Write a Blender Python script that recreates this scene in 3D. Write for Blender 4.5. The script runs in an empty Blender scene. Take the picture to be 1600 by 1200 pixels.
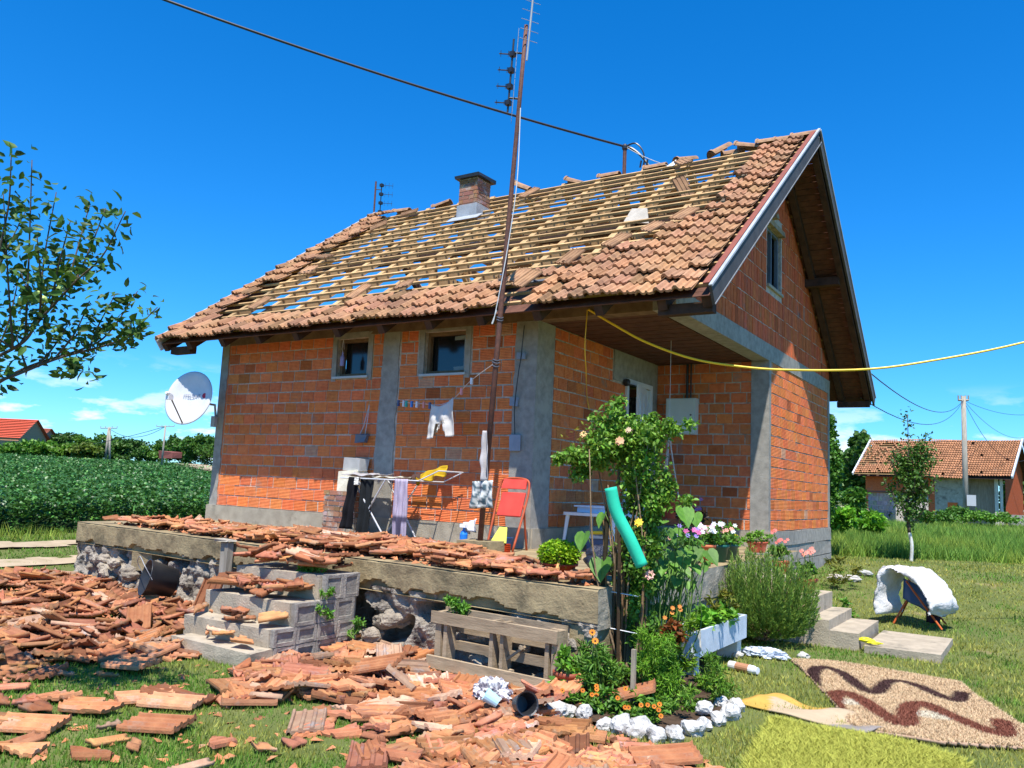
import bpy, bmesh, math, random
import numpy as np
from mathutils import Vector, Matrix, noise, Euler
R_ = math.radians
random.seed(7); rng = np.random.default_rng(7)
S = bpy.context.scene; COL = S.collection

# ---------------------------------------------------------------- camera
CAM = np.array([3.386, -8.558, 1.5]); YAW, PIT, ROL = (R_(-32.781), R_(7.1665), R_(-2.586)); FP = 1286.39
Fw = np.array([math.sin(YAW)*math.cos(PIT), math.cos(YAW)*math.cos(PIT), math.sin(PIT)])
_r = np.cross(Fw, [0, 0, 1]); _r /= np.linalg.norm(_r); _u = np.cross(_r, Fw)
Rv = math.cos(ROL)*_r - math.sin(ROL)*_u; Uv = math.sin(ROL)*_r + math.cos(ROL)*_u
cd = bpy.data.cameras.new('camera'); cam = bpy.data.objects.new('camera', cd); COL.objects.link(cam)
cam.matrix_world = Matrix(((Rv[0], Uv[0], -Fw[0], CAM[0]), (Rv[1], Uv[1], -Fw[1], CAM[1]), (Rv[2], Uv[2], -Fw[2], CAM[2]), (0, 0, 0, 1)))
cd.sensor_width = 36; cd.lens = 36*FP/1600; cd.clip_start = .05; cd.clip_end = 4000
S.camera = cam
def ray(px, py): return Fw + Rv*(px-800)/FP - Uv*(py-600)/FP
def gz(px, py, z=0.): d = ray(px, py); return CAM + d*(z-CAM[2])/d[2]
def gy(px, py, y): d = ray(px, py); return CAM + d*(y-CAM[1])/d[1]
def gx(px, py, x): d = ray(px, py); return CAM + d*(x-CAM[0])/d[0]
def gd(px, py, t): return CAM + ray(px, py)*t

# ---------------------------------------------------------------- sun and sky
SUN = np.array([.25, -.40, 1.0]); SUN /= np.linalg.norm(SUN)
sd = bpy.data.lights.new('sun', 'SUN'); sd.energy = 4.4; sd.angle = R_(.5); sd.color = (1, .955, .88)
so = bpy.data.objects.new('sun', sd); COL.objects.link(so)
so.rotation_euler = Vector(SUN).to_track_quat('Z', 'Y').to_euler(); so.location = (3, -6, 14)
W = bpy.data.worlds.new('World'); S.world = W; W.use_nodes = True
nt = W.node_tree; nt.nodes.clear()
def N(t, ty, **k):
    n = t.nodes.new(ty)
    for a, b in k.items(): setattr(n, a, b)
    return n
def L(t, a, b): t.links.new(a, b)
sky = N(nt, 'ShaderNodeTexSky', sky_type='NISHITA', sun_disc=False)
sky.sun_elevation = math.asin(SUN[2]); sky.sun_rotation = math.atan2(SUN[0], SUN[1])
sky.altitude = 300; sky.air_density = 1.0; sky.dust_density = .25; sky.ozone_density = 3.5
hs = N(nt, 'ShaderNodeHueSaturation'); hs.inputs['Saturation'].default_value = 1.13; hs.inputs['Value'].default_value = 1.0; hs.inputs['Hue'].default_value = .5
tn_ = N(nt, 'ShaderNodeMix', data_type='RGBA', blend_type='MULTIPLY'); tn_.inputs[0].default_value = 1; tn_.inputs[7].default_value = (.46, .79, 1.12, 1)
L(nt, sky.outputs[0], tn_.inputs[6]); L(nt, tn_.outputs[2], hs.inputs['Color'])
# small fair-weather clouds low over the horizon, a function of direction only
tc = N(nt, 'ShaderNodeTexCoord'); sx = N(nt, 'ShaderNodeSeparateXYZ'); L(nt, tc.outputs['Generated'], sx.inputs[0])
mp = N(nt, 'ShaderNodeMapping'); mp.inputs['Scale'].default_value = (9, 9, 30); L(nt, tc.outputs['Generated'], mp.inputs[0])
cn = N(nt, 'ShaderNodeTexNoise'); cn.inputs['Scale'].default_value = 1.5; cn.inputs['Detail'].default_value = 7; cn.inputs['Roughness'].default_value = .58; L(nt, mp.outputs[0], cn.inputs[0])
band = N(nt, 'ShaderNodeValToRGB'); e = band.color_ramp.elements
e[0].position = .0; e[0].color = (0, 0, 0, 1); e[1].position = .13; e[1].color = (0, 0, 0, 1)
for p, v in ((.015, .9), (.05, 1), (.075, .55)):
    q = e.new(p); q.color = (v, v, v, 1)
L(nt, sx.outputs[2], band.inputs[0])
def MM(t, op, a, b, clamp=False):
    n = N(t, 'ShaderNodeMath', operation=op); n.use_clamp = clamp
    for i, v in enumerate((a, b)):
        if isinstance(v, (int, float)): n.inputs[i].default_value = v
        else: L(t, v, n.inputs[i])
    return n.outputs[0]
m1 = MM(nt, 'MULTIPLY', MM(nt, 'SUBTRACT', cn.outputs[0], .515), 9., True)
m2 = MM(nt, 'MULTIPLY', m1, band.outputs[0])
cmx = N(nt, 'ShaderNodeMix', data_type='RGBA'); L(nt, m2, cmx.inputs[0]); L(nt, hs.outputs[0], cmx.inputs[6]); cmx.inputs[7].default_value = (6.0, 6.3, 6.8, 1)
bg = N(nt, 'ShaderNodeBackground'); bg.inputs[1].default_value = .122; L(nt, cmx.outputs[2], bg.inputs[0])
wo = N(nt, 'ShaderNodeOutputWorld'); L(nt, bg.outputs[0], wo.inputs[0])
S.render.engine = 'CYCLES'; S.view_settings.view_transform = 'Standard'; S.view_settings.look = 'None'
S.view_settings.exposure = 0.75; S.view_settings.gamma = 1
S.cycles.max_bounces = 7; S.cycles.diffuse_bounces = 3; S.cycles.glossy_bounces = 2; S.cycles.transmission_bounces = 4; S.cycles.transparent_max_bounces = 8
S.cycles.use_denoising = True; S.cycles.caustics_reflective = False; S.cycles.caustics_refractive = False
try: S.cycles.denoiser = 'OPENIMAGEDENOISE'
except Exception: pass

# ---------------------------------------------------------------- materials
MATS = {}
def mat(name, c1, c2=None, sc=6., rough=.85, bump=0., bs=None, spec=.3, det=6., metal=0., c3=None, s3=1.5, t3=.55, trans=0., groove=None, rnd=0., ostretch=None, w3=.12, bd=.01, alpha=None):
    """noise mix of two colours times the mesh's own tint; c3 = patches of dirt or wear; groove=(axis, period) fine ribs"""
    if name in MATS: return MATS[name]
    m = bpy.data.materials.new(name); m.use_nodes = True; t = m.node_tree; b = t.nodes['Principled BSDF']
    c2 = c2 or c1
    geo = N(t, 'ShaderNodeTexCoord'); vec = geo.outputs['Object']
    if ostretch:
        mp_ = N(t, 'ShaderNodeMapping'); mp_.inputs['Scale'].default_value = ostretch; L(t, vec, mp_.inputs[0]); vec = mp_.outputs[0]
    n1 = N(t, 'ShaderNodeTexNoise'); n1.inputs['Scale'].default_value = sc; n1.inputs['Detail'].default_value = det; n1.inputs['Roughness'].default_value = .6; L(t, vec, n1.inputs[0])
    rp = N(t, 'ShaderNodeMapRange'); rp.inputs[1].default_value = .35; rp.inputs[2].default_value = .65; L(t, n1.outputs[0], rp.inputs[0])
    mx = N(t, 'ShaderNodeMix', data_type='RGBA'); L(t, rp.outputs[0], mx.inputs[0]); mx.inputs[6].default_value = (*c1, 1); mx.inputs[7].default_value = (*c2, 1)
    out = mx.outputs[2]
    if c3:
        n3 = N(t, 'ShaderNodeTexNoise'); n3.inputs['Scale'].default_value = s3; n3.inputs['Detail'].default_value = 8; n3.inputs['Roughness'].default_value = .65; L(t, vec, n3.inputs[0])
        r3 = N(t, 'ShaderNodeMapRange'); r3.inputs[1].default_value = t3; r3.inputs[2].default_value = t3+w3; L(t, n3.outputs[0], r3.inputs[0])
        m3 = N(t, 'ShaderNodeMix', data_type='RGBA'); L(t, r3.outputs[0], m3.inputs[0]); L(t, out, m3.inputs[6]); m3.inputs[7].default_value = (*c3, 1); out = m3.outputs[2]
    at = N(t, 'ShaderNodeAttribute', attribute_name='tint')
    ml = N(t, 'ShaderNodeMix', data_type='RGBA', blend_type='MULTIPLY'); ml.inputs[0].default_value = 1; L(t, out, ml.inputs[6]); L(t, at.outputs[0], ml.inputs[7]); out = ml.outputs[2]
    if rnd:
        oi = N(t, 'ShaderNodeObjectInfo'); mr = N(t, 'ShaderNodeMapRange'); L(t, oi.outputs['Random'], mr.inputs[0]); mr.inputs[3].default_value = 1-rnd; mr.inputs[4].default_value = 1+rnd*.6
        hv = N(t, 'ShaderNodeHueSaturation'); L(t, out, hv.inputs['Color']); L(t, mr.outputs[0], hv.inputs['Value']); out = hv.outputs[0]
    L(t, out, b.inputs['Base Color'])
    b.inputs['Roughness'].default_value = rough; b.inputs['Specular IOR Level'].default_value = spec; b.inputs['Metallic'].default_value = metal
    hgt = None
    if bump:
        n2 = N(t, 'ShaderNodeTexNoise'); n2.inputs['Scale'].default_value = bs or sc*5; n2.inputs['Detail'].default_value = 5; n2.inputs['Roughness'].default_value = .65; L(t, vec, n2.inputs[0]); hgt = n2.outputs[0]
    if groove:
        ax, per = groove; sp = N(t, 'ShaderNodeSeparateXYZ'); L(t, geo.outputs['Object'], sp.inputs[0])
        wv = MM(t, 'SINE', MM(t, 'MULTIPLY', sp.outputs[ax], 6.283/per), 0); wv = MM(t, 'MULTIPLY', wv, .5)
        hgt = MM(t, 'ADD', hgt, wv) if hgt else wv
    if hgt is not None:
        bp = N(t, 'ShaderNodeBump'); bp.inputs['Strength'].default_value = bump or .6; bp.inputs['Distance'].default_value = bd; L(t, hgt, bp.inputs['Height']); L(t, bp.outputs[0], b.inputs['Normal'])
    if trans:
        tr = N(t, 'ShaderNodeBsdfTranslucent'); L(t, out, tr.inputs[0]); ms = N(t, 'ShaderNodeMixShader'); ms.inputs[0].default_value = trans
        L(t, b.outputs[0], ms.inputs[1]); L(t, tr.outputs[0], ms.inputs[2]); L(t, ms.outputs[0], t.nodes['Material Output'].inputs[0])
    if alpha is not None: b.inputs['Alpha'].default_value = alpha
    MATS[name] = m; return m
mBrick = mat('clay block', (.85, .255, .084), (.72, .175, .057), 14, .9, .6, 90, .2, c3=(.44, .25, .17), s3=2.6, t3=.60, groove=(2, .021), bd=.012)
mBrickV = mat('clay block standing', (.74, .175, .06), (.60, .125, .045), 12, .9, .5, 80, .2, c3=(.27, .17, .14), s3=2.2, t3=.60, groove=(1, .024), bd=.012)
mMortar = mat('mortar', (.70, .60, .49), (.44, .37, .30), 18, .95, .8, 60, .2, c3=(.12, .10, .09), s3=5, t3=.58, bd=.02)
mOldBrick = mat('old brick', (.40, .19, .11), (.30, .16, .10), 10, .95, .6, 50, .2, c3=(.46, .38, .30), s3=5, t3=.52, bd=.01)
mConc = mat('column concrete', (.38, .355, .31), (.26, .245, .215), 9, .95, .55, 70, .2, c3=(.38, .355, .31), s3=3, t3=.52, bd=.01)
mConcL = mat('pale concrete', (.46, .405, .31), (.34, .295, .225), 6, .95, .7, 60, .2, c3=(.19, .17, .13), s3=2.5, t3=.55, bd=.012)
mTerr = mat('terrace concrete', (.40, .31, .17), (.23, .175, .10), 3.5, .95, .7, 40, .2, c3=(.12, .10, .06), s3=2.4, t3=.54, w3=.16, bd=.012)
mRub = mat('rubble concrete', (.44, .385, .31), (.25, .215, .175), 7, .95, 1., 35, .2, c3=(.065, .055, .048), s3=3, t3=.56, bd=.03)
mStep = mat('step block', (.50, .42, .31), (.37, .31, .23), 7, .95, .8, 55, .2, c3=(.22, .195, .15), s3=3, t3=.55, bd=.012)
mBlock = mat('grey hollow block', (.44, .40, .345), (.29, .26, .225), 12, .95, .9, 60, .2, bd=.012)
mTile = mat('roof tile clay', (.48, .265, .14), (.37, .19, .10), 8, .85, .5, 60, .25, c3=(.21, .115, .075), s3=4.5, t3=.54, w3=.2, bd=.008)
mShard = mat('broken tile clay', (.60, .275, .125), (.46, .18, .082), 9, .9, .6, 60, .25, c3=(.47, .33, .23), s3=6, t3=.56, w3=.15, rnd=.3, bd=.008)
mWoodY = mat('new rafter timber', (.62, .41, .20), (.42, .26, .12), 5, .8, .3, 30, .25, ostretch=(1, .3, .3), bd=.004)
mWoodD = mat('dark roof timber', (.085, .045, .03), (.045, .025, .018), 6, .85, .4, 40, .25, bd=.006)
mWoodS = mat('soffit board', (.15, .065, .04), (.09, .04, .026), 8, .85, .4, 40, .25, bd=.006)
mWoodB = mat('beam formwork timber', (.25, .165, .10), (.16, .10, .06), 7, .9, .4, 40, .2, bd=.006)
mWoodG = mat('weathered pallet wood', (.45, .34, .22), (.31, .23, .145), 9, .9, .6, 45, .2, c3=(.15, .11, .075), s3=6, t3=.58, ostretch=(.35, 1, 1.6), bd=.006)
mPlank = mat('grey plank', (.42, .38, .31), (.29, .255, .20), 9, .9, .5, 45, .2, ostretch=(2, 2, .25))
mWhiteM = mat('white metal', (.66, .67, .68), (.58, .59, .60), 5, .35, 0, spec=.5)
mZinc = mat('zinc sheet', (.42, .44, .46), (.32, .335, .35), 6, .6, .1, 20, .4, metal=.1)
mBarge = mat('bargeboard edge strip', (.075, .07, .07), (.045, .042, .042), 6, .75, .1, 20, .5)
mRust = mat('rusty steel', (.17, .07, .045), (.09, .042, .032), 20, .75, .4, 80, .4)
mBlack = mat('black plastic', (.018, .019, .022), (.03, .031, .035), 8, .4, .1, 30, .5)
mDark = mat('dark void', (.02, .016, .014), (.012, .01, .009), 5, .9)
mGlass = mat('dark window glass', (.012, .013, .015), None, 5, .12, 0, spec=.7)
mPVC = mat('white pvc', (.78, .79, .80), (.70, .71, .73), 4, .35, 0, spec=.5)
mGreyF = mat('grey window frame', (.16, .19, .22), (.12, .14, .165), 6, .5, 0, spec=.4)
mTerra = mat('terracotta pot', (.42, .095, .04), (.33, .07, .03), 6, .6, .1, 30, .35)
mSoil = mat('soil', (.10, .065, .042), (.055, .036, .024), 20, .95, .9, 40, .1)
mRock = mat('white painted rock', (.60, .58, .54), (.45, .43, .39), 7, .85, .9, 25, .2, c3=(.25, .21, .17), s3=7, t3=.56, bd=.02)
mStem = mat('woody stem', (.23, .15, .09), (.33, .23, .13), 12, .9, .4, 60)
mGStem = mat('green stem', (.16, .26, .05), (.10, .19, .04), 9, .7)
mBark = mat('bark', (.13, .10, .075), (.075, .06, .045), 14, .95, .8, 40)
mLeaf = mat('leaf', (.115, .23, .035), (.07, .155, .025), 30, .5, 0, spec=.4, trans=.30)
mGrass = mat('grass blade', (.19, .31, .052), (.14, .24, .04), 3, .6, 0, spec=.25, trans=.28)
mCloth = mat('cotton cloth', (.80, .79, .76), (.72, .70, .67), 10, .95, .3, 60, .1, trans=.12)
mFiber = mat('rug fibre', (.95, .95, .95), (.8, .8, .8), 25, .95, 0, spec=.05)
mPetal = mat('petal', (1, 1, 1), (.9, .9, .9), 20, .6, 0, trans=.25)
mPlastic = mat('tinted plastic', (1, 1, 1), (.94, .94, .94), 6, .42, 0, spec=.45)
mPlaster = mat('rough tinted surface', (1, 1, 1), (.8, .8, .8), 8, .92, .6, 50, .2)

# ---------------------------------------------------------------- mesh helpers
class MB:
    def __init__(s): s.v = []; s.f = []; s.c = []; s.m = []
    def poly(s, pts, col=(1, 1, 1), mi=0):
        b = len(s.v); s.v += [tuple(p) for p in pts]; s.c += [col]*len(pts); s.f.append(tuple(range(b, b+len(pts)))); s.m.append(mi)
    def add(s, V, F, col=(1, 1, 1), mi=0):
        b = len(s.v); s.v += [tuple(p) for p in V]; s.c += [col]*len(V)
        for f in F: s.f.append(tuple(i+b for i in f)); s.m.append(mi)
    def box(s, lo, hi, col=(1, 1, 1), M=None, mi=0, jit=0):
        (x0, y0, z0), (x1, y1, z1) = lo, hi
        V = [(x0, y0, z0), (x1, y0, z0), (x1, y1, z0), (x0, y1, z0), (x0, y0, z1), (x1, y0, z1), (x1, y1, z1), (x0, y1, z1)]
        if jit: V = [tuple(c+random.uniform(-jit, jit) for c in p) for p in V]
        if M is not None: V = [tuple(M @ Vector(p)) for p in V]
        s.add(V, [(3, 2, 1, 0), (4, 5, 6, 7), (0, 1, 5, 4), (1, 2, 6, 5), (2, 3, 7, 6), (3, 0, 4, 7)], col, mi)
    def bar(s, a, b, w, h, col=(1, 1, 1), up=(0, 0, 1), mi=0):
        a = Vector(a); b = Vector(b); d = (b-a); ln = d.length; d.normalize(); up = Vector(up)
        x = d.cross(up)
        if x.length < 1e-4: x = d.cross(Vector((1, 0, 0)))
        x.normalize(); y = x.cross(d)
        M = Matrix((( x[0], y[0], d[0], a[0]), (x[1], y[1], d[1], a[1]), (x[2], y[2], d[2], a[2]), (0, 0, 0, 1)))
        s.box((-w/2, -h/2, 0), (w/2, h/2, ln), col, M, mi)
    def tube(s, pts, r, n=8, col=(1, 1, 1), cap=True, mi=0):
        pts = [Vector(p) for p in pts]; rr = r if isinstance(r, (list, tuple)) else [r]*len(pts)
        V = []; F = []; px = None
        for i, p in enumerate(pts):
            d = (pts[min(i+1, len(pts)-1)]-pts[max(i-1, 0)]).normalized()
            x = d.cross(Vector((0, 0, 1))) if px is None else px-d*px.dot(d)
            if x.length < 1e-3: x = d.cross(Vector((1, 0, 0)))
            x.normalize(); px = x; y = d.cross(x)
            for k in range(n): a = 6.28318*k/n; V.append(tuple(p+(x*math.cos(a)+y*math.sin(a))*rr[i]))
        for i in range(len(pts)-1):
            for k in range(n): F.append((i*n+k, i*n+(k+1) % n, (i+1)*n+(k+1) % n, (i+1)*n+k))
        if cap: F.append(tuple(range(n-1, -1, -1))); F.append(tuple(range((len(pts)-1)*n, len(pts)*n)))
        s.add(V, F, col, mi)
    def lathe(s, prof, c=(0, 0, 0), n=20, col=(1, 1, 1), M=None, mi=0):
        V = []; F = []
        for (r, z) in prof:
            for k in range(n): a = 6.28318*k/n; V.append((r*math.cos(a), r*math.sin(a), z))
        for i in range(len(prof)-1):
            for k in range(n): F.append((i*n+k, i*n+(k+1) % n, (i+1)*n+(k+1) % n, (i+1)*n+k))
        M = M or Matrix.Identity(4); V = [tuple((M @ Vector(p))+Vector(c)) for p in V]
        s.add(V, F, col, mi)
    def build(s, name, m, parent=None, smooth=False, org=None):
        me = bpy.data.meshes.new(name); V = s.v
        if org is not None: V = [(x-org[0], y-org[1], z-org[2]) for x, y, z in V]
        me.from_pydata(V, [], s.f)
        for q in (m if isinstance(m, (list, tuple)) else [m]): me.materials.append(q)
        if any(s.m): me.polygons.foreach_set('material_index', s.m)
        a = me.color_attributes.new('tint', 'FLOAT_COLOR', 'POINT')
        c = np.ones((len(s.v), 4), np.float32); c[:, :3] = np.array(s.c, np.float32).reshape(-1, 3); a.data.foreach_set('color', c.ravel())
        if smooth: me.polygons.foreach_set('use_smooth', [True]*len(me.polygons))
        me.update(); o = bpy.data.objects.new(name, me); COL.objects.link(o)
        if org is not None: o.location = org
        if parent is not None: o.parent = parent
        return o
def npmesh(name, V, F, C, m, parent=None, smooth=False):
    """V (n,3), F (k,3|4), C (n,3)"""
    me = bpy.data.meshes.new(name); V = np.asarray(V, np.float32); F = np.asarray(F, np.int32); k = F.shape[1]
    me.vertices.add(len(V)); me.vertices.foreach_set('co', V.ravel())
    me.loops.add(F.size); me.loops.foreach_set('vertex_index', F.ravel())
    me.polygons.add(len(F)); me.polygons.foreach_set('loop_start', np.arange(0, F.size, k, dtype=np.int32))
    try: me.polygons.foreach_set('loop_total', np.full(len(F), k, np.int32))
    except Exception: pass
    me.materials.append(m)
    a = me.color_attributes.new('tint', 'FLOAT_COLOR', 'POINT'); c = np.ones((len(V), 4), np.float32); c[:, :3] = C; a.data.foreach_set('color', c.ravel())
    if smooth: me.polygons.foreach_set('use_smooth', np.ones(len(F), bool))
    me.update(calc_edges=True); me.validate()
    o = bpy.data.objects.new(name, me); COL.objects.link(o)
    if parent is not None: o.parent = parent
    return o
def tag(o, label=None, cat=None, group=None, kind=None):
    for k, v in (('label', label), ('category', cat), ('group', group), ('kind', kind)):
        if v: o[k] = v
    return o
def thing(name, label, cat, loc=(0, 0, 0), group=None):
    o = bpy.data.objects.new(name, None); COL.objects.link(o); o.empty_display_size = .1
    return tag(o, label, cat, group)
def leaves(P, size, col, up=.5, asp=.55, fold=.25, dirs=None, r=None):
    """leaf blades at P: 4 verts, 2 tris each"""
    r = r or rng; n = len(P); size = np.broadcast_to(size, (n,))[:, None]
    d = r.normal(size=(n, 3)) if dirs is None else dirs+r.normal(size=(n, 3))*.35
    d[:, 2] *= (1-up*.6); d /= np.linalg.norm(d, axis=1)[:, None]
    nn = r.normal(size=(n, 3))*(1-up); nn[:, 2] += up*1.6; s = np.cross(d, nn); s /= (np.linalg.norm(s, axis=1)[:, None]+1e-6); nn = np.cross(s, d)
    A = P; B = P+d*size; mid = P+d*size*.45+nn*size*fold*.0
    Lf = mid+s*size*asp*.5+nn*size*fold*.5; Rt = mid-s*size*asp*.5+nn*size*fold*.5
    V = np.stack([A, B, Lf, Rt], 1).reshape(-1, 3); i = np.arange(n)[:, None]*4
    F = np.concatenate([i+np.array([[0, 3, 1]]), i+np.array([[0, 1, 2]])], 0)
    C = np.repeat(np.broadcast_to(col, (n, 3)), 4, axis=0)
    return V, F, C
def leaves8(P, size, col, up=.3, asp=.5, dirs=None, curl=.25, r=None):
    """rounder leaf blade for near foliage: 8 verts, 8 tris, folded and curled"""
    r = r or rng; n = len(P); size = np.broadcast_to(size, (n,))[:, None]
    d = r.normal(size=(n, 3)) if dirs is None else dirs+r.normal(size=(n, 3))*.35
    d[:, 2] *= (1-up*.6); d /= np.linalg.norm(d, axis=1)[:, None]
    nn = r.normal(size=(n, 3))*(1-up); nn[:, 2] += up*1.6; s = np.cross(d, nn); s /= (np.linalg.norm(s, axis=1)[:, None]+1e-6); nn = np.cross(s, d)
    pt = lambda t, w, h: P+d*size*t+s*size*asp*w+nn*size*(h-curl*t*t)
    V = np.stack([pt(0, 0, 0), pt(1, 0, 0), pt(.30, .46, .10), pt(.68, .40, .09), pt(.30, -.46, .10), pt(.68, -.40, .09), pt(.30, 0, 0), pt(.68, 0, 0)], 1).reshape(-1, 3); i = np.arange(n)[:, None]*8
    F = np.concatenate([i+np.array([f]) for f in ((0, 6, 2), (0, 4, 6), (2, 6, 7), (2, 7, 3), (6, 4, 5), (6, 5, 7), (3, 7, 1), (7, 5, 1))], 0)
    return V, F, np.repeat(np.broadcast_to(col, (n, 3)), 8, axis=0)
def merge(*L_):
    Vs = []; Fs = []; Cs = []; b = 0
    for V, F, C in L_: Vs.append(V); Fs.append(F+b); Cs.append(C); b += len(V)
    return np.concatenate(Vs), np.concatenate(Fs), np.concatenate(Cs)
def tint(n, v=.3, h=.12, r=None):
    r = r or rng; a = 1+r.uniform(-v, v, (n, 1)); b = np.concatenate([1+r.uniform(-h, 2*h, (n, 1)), np.ones((n, 1)), 1+r.uniform(-h, h, (n, 1))], 1); return a*b
def ss(a, b, x): t = np.clip((x-a)/(b-a), 0, 1); return t*t*(3-2*t)
def G(x, y):
    x = np.asarray(x, float); y = np.asarray(y, float)
    A = .42*ss(2, 9, y); B = .35*ss(-6., -10.5, x); return A+B*(1-A/.42)+1.75*ss(-25, -112, x)
def Gz(x, y): return float(G(x, y))
def inpoly(x, y, P):
    c = np.zeros(x.shape, bool); j = len(P)-1
    for i in range(len(P)):
        xi, yi = P[i][:2]; xj, yj = P[j][:2]
        c ^= ((yi > y) != (yj > y)) & (x < (xj-xi)*(y-yi)/((yj-yi) or 1e-9)+xi); j = i
    return c
def nz(x, y, z=0., s=1.): return noise.noise(Vector((x*s, y*s, z*s)))
def vnoise(x, y, sc, seed=0):
    """cheap vectorised value noise"""
    x = np.asarray(x)*sc+seed*17.3; y = np.asarray(y)*sc-seed*9.1; i = np.floor(x); j = np.floor(y); fx = x-i; fy = y-j
    h = lambda a, b: np.modf(np.abs(np.sin(a*127.1+b*311.7+seed)*43758.5453))[0]
    u = fx*fx*(3-2*fx); v = fy*fy*(3-2*fy)
    return (h(i, j)*(1-u)+h(i+1, j)*u)*(1-v)+(h(i, j+1)*(1-u)+h(i+1, j+1)*u)*v
# ---------------------------------------------------------------- ground
def warp(n, lo, hi, c, p=3.2):
    t = np.linspace(-1, 1, n); s = np.sign(t)*np.abs(t)**p; return np.where(s < 0, c+s*(c-lo), c+s*(hi-c))
gxs = warp(230, -900, 900, 0.); gys = warp(230, -300, 1500, -1.)
XX, YY = np.meshgrid(gxs, gys); ZZ = G(XX, YY)+(vnoise(XX, YY, 2.2, 1)-.5)*.03
nx, ny = len(gxs), len(gys); ii = (np.arange(ny-1)[:, None]*nx+np.arange(nx-1)[None, :]).ravel()
gF = np.stack([ii, ii+1, ii+nx+1, ii+nx], 1)
tm = np.ones((nx*ny, 3)); xr = XX.ravel(); yr = YY.ravel()
mGround = mat('lawn soil', (.155, .17, .055), (.10, .125, .035), 1.3, .95, .6, 30, .1, c3=(.30, .225, .12), s3=.8, t3=.60, w3=.12)
lawn = npmesh('lawn', np.stack([XX.ravel(), YY.ravel(), ZZ.ravel()], 1), gF, tm, mGround, smooth=True); tag(lawn, kind='structure')
def sheet(name, poly, m, dz=.012, kind='structure', n=40, col=(1, 1, 1)):
    xs = [p[0] for p in poly]; ys = [p[1] for p in poly]; gx_ = np.linspace(min(xs), max(xs), n); gy_ = np.linspace(min(ys), max(ys), n)
    X, Y = np.meshgrid(gx_, gy_); cx = (X[:-1, :-1]+X[1:, 1:])/2; cy = (Y[:-1, :-1]+Y[1:, 1:])/2
    rag = (vnoise(cx, cy, 3., 5)-.5)*.25; keep = inpoly(cx+rag, cy-rag, poly).ravel()
    i = (np.arange(n-1)[:, None]*n+np.arange(n-1)[None, :]).ravel()[keep]
    V = np.stack([X.ravel(), Y.ravel(), (G(X, Y)+.016+dz+(vnoise(X, Y, 6, 3)-.5)*.012).ravel()], 1)
    return tag(npmesh(name, V, np.stack([i, i+1, i+n+1, i+n], 1), np.tile(col, (n*n, 1)), m, smooth=True), kind=kind)
mDirt = mat('track dirt', (.46, .36, .24), (.36, .28, .18), 4, .95, .6, 30, .1, c3=(.20, .21, .07), s3=2.5, t3=.6)
sheet('field_track', [(-9.75, -16), (-9.2, -16), (-9.35, 9), (-9.8, 9)], mDirt, n=120)
sheet('wheel_path', [(-8.45, -16), (-8.05, -16), (-8.1, 9), (-8.55, 9)], mDirt, n=120)
sheet('bare_soil', [(-.9, -3.0), (.5, -3.2), (.8, -3.5), (1.25, -3.55), (1.47, -3.3), (1.5, -2.7), (1.25, -2.1), (.9, -1.6), (.6, -.4), (.3, -.2), (.2, -2.6), (-1.9, -2.6), (-1.9, -3.0)], mSoil, dz=.01, n=60)
sheet('dirt_bank', [(-95, 62), (-60, 40), (-20, 40), (-20, 110), (-95, 110)], mDirt, dz=.75, n=30)

# ---------------------------------------------------------------- house
H = thing('brick_house', 'unplastered orange clay block house with its tiles half stripped off the roof', 'house')
ZB, ZT, ZR = 1.025, 3.564, 3.814
HL, HP, HD, HW = 7.72, 1.784, 3.80, 8.0
A_ = math.atan(.744); cA, sA = math.cos(A_), math.sin(A_); EY, EZ, RG, LG, ROW = -.77, 3.54, .69, -8.33, .285
def fp(x, t, n=0.): return (x, EY+t*cA-n*sA, EZ+t*sA+n*cA)          # front slope: t up the slope, n off it
def bp_(x, t, n=0.): p = fp(x, t, n); return (p[0], 8.0-p[1], p[2])   # back slope
SL = 4.77/cA

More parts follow.
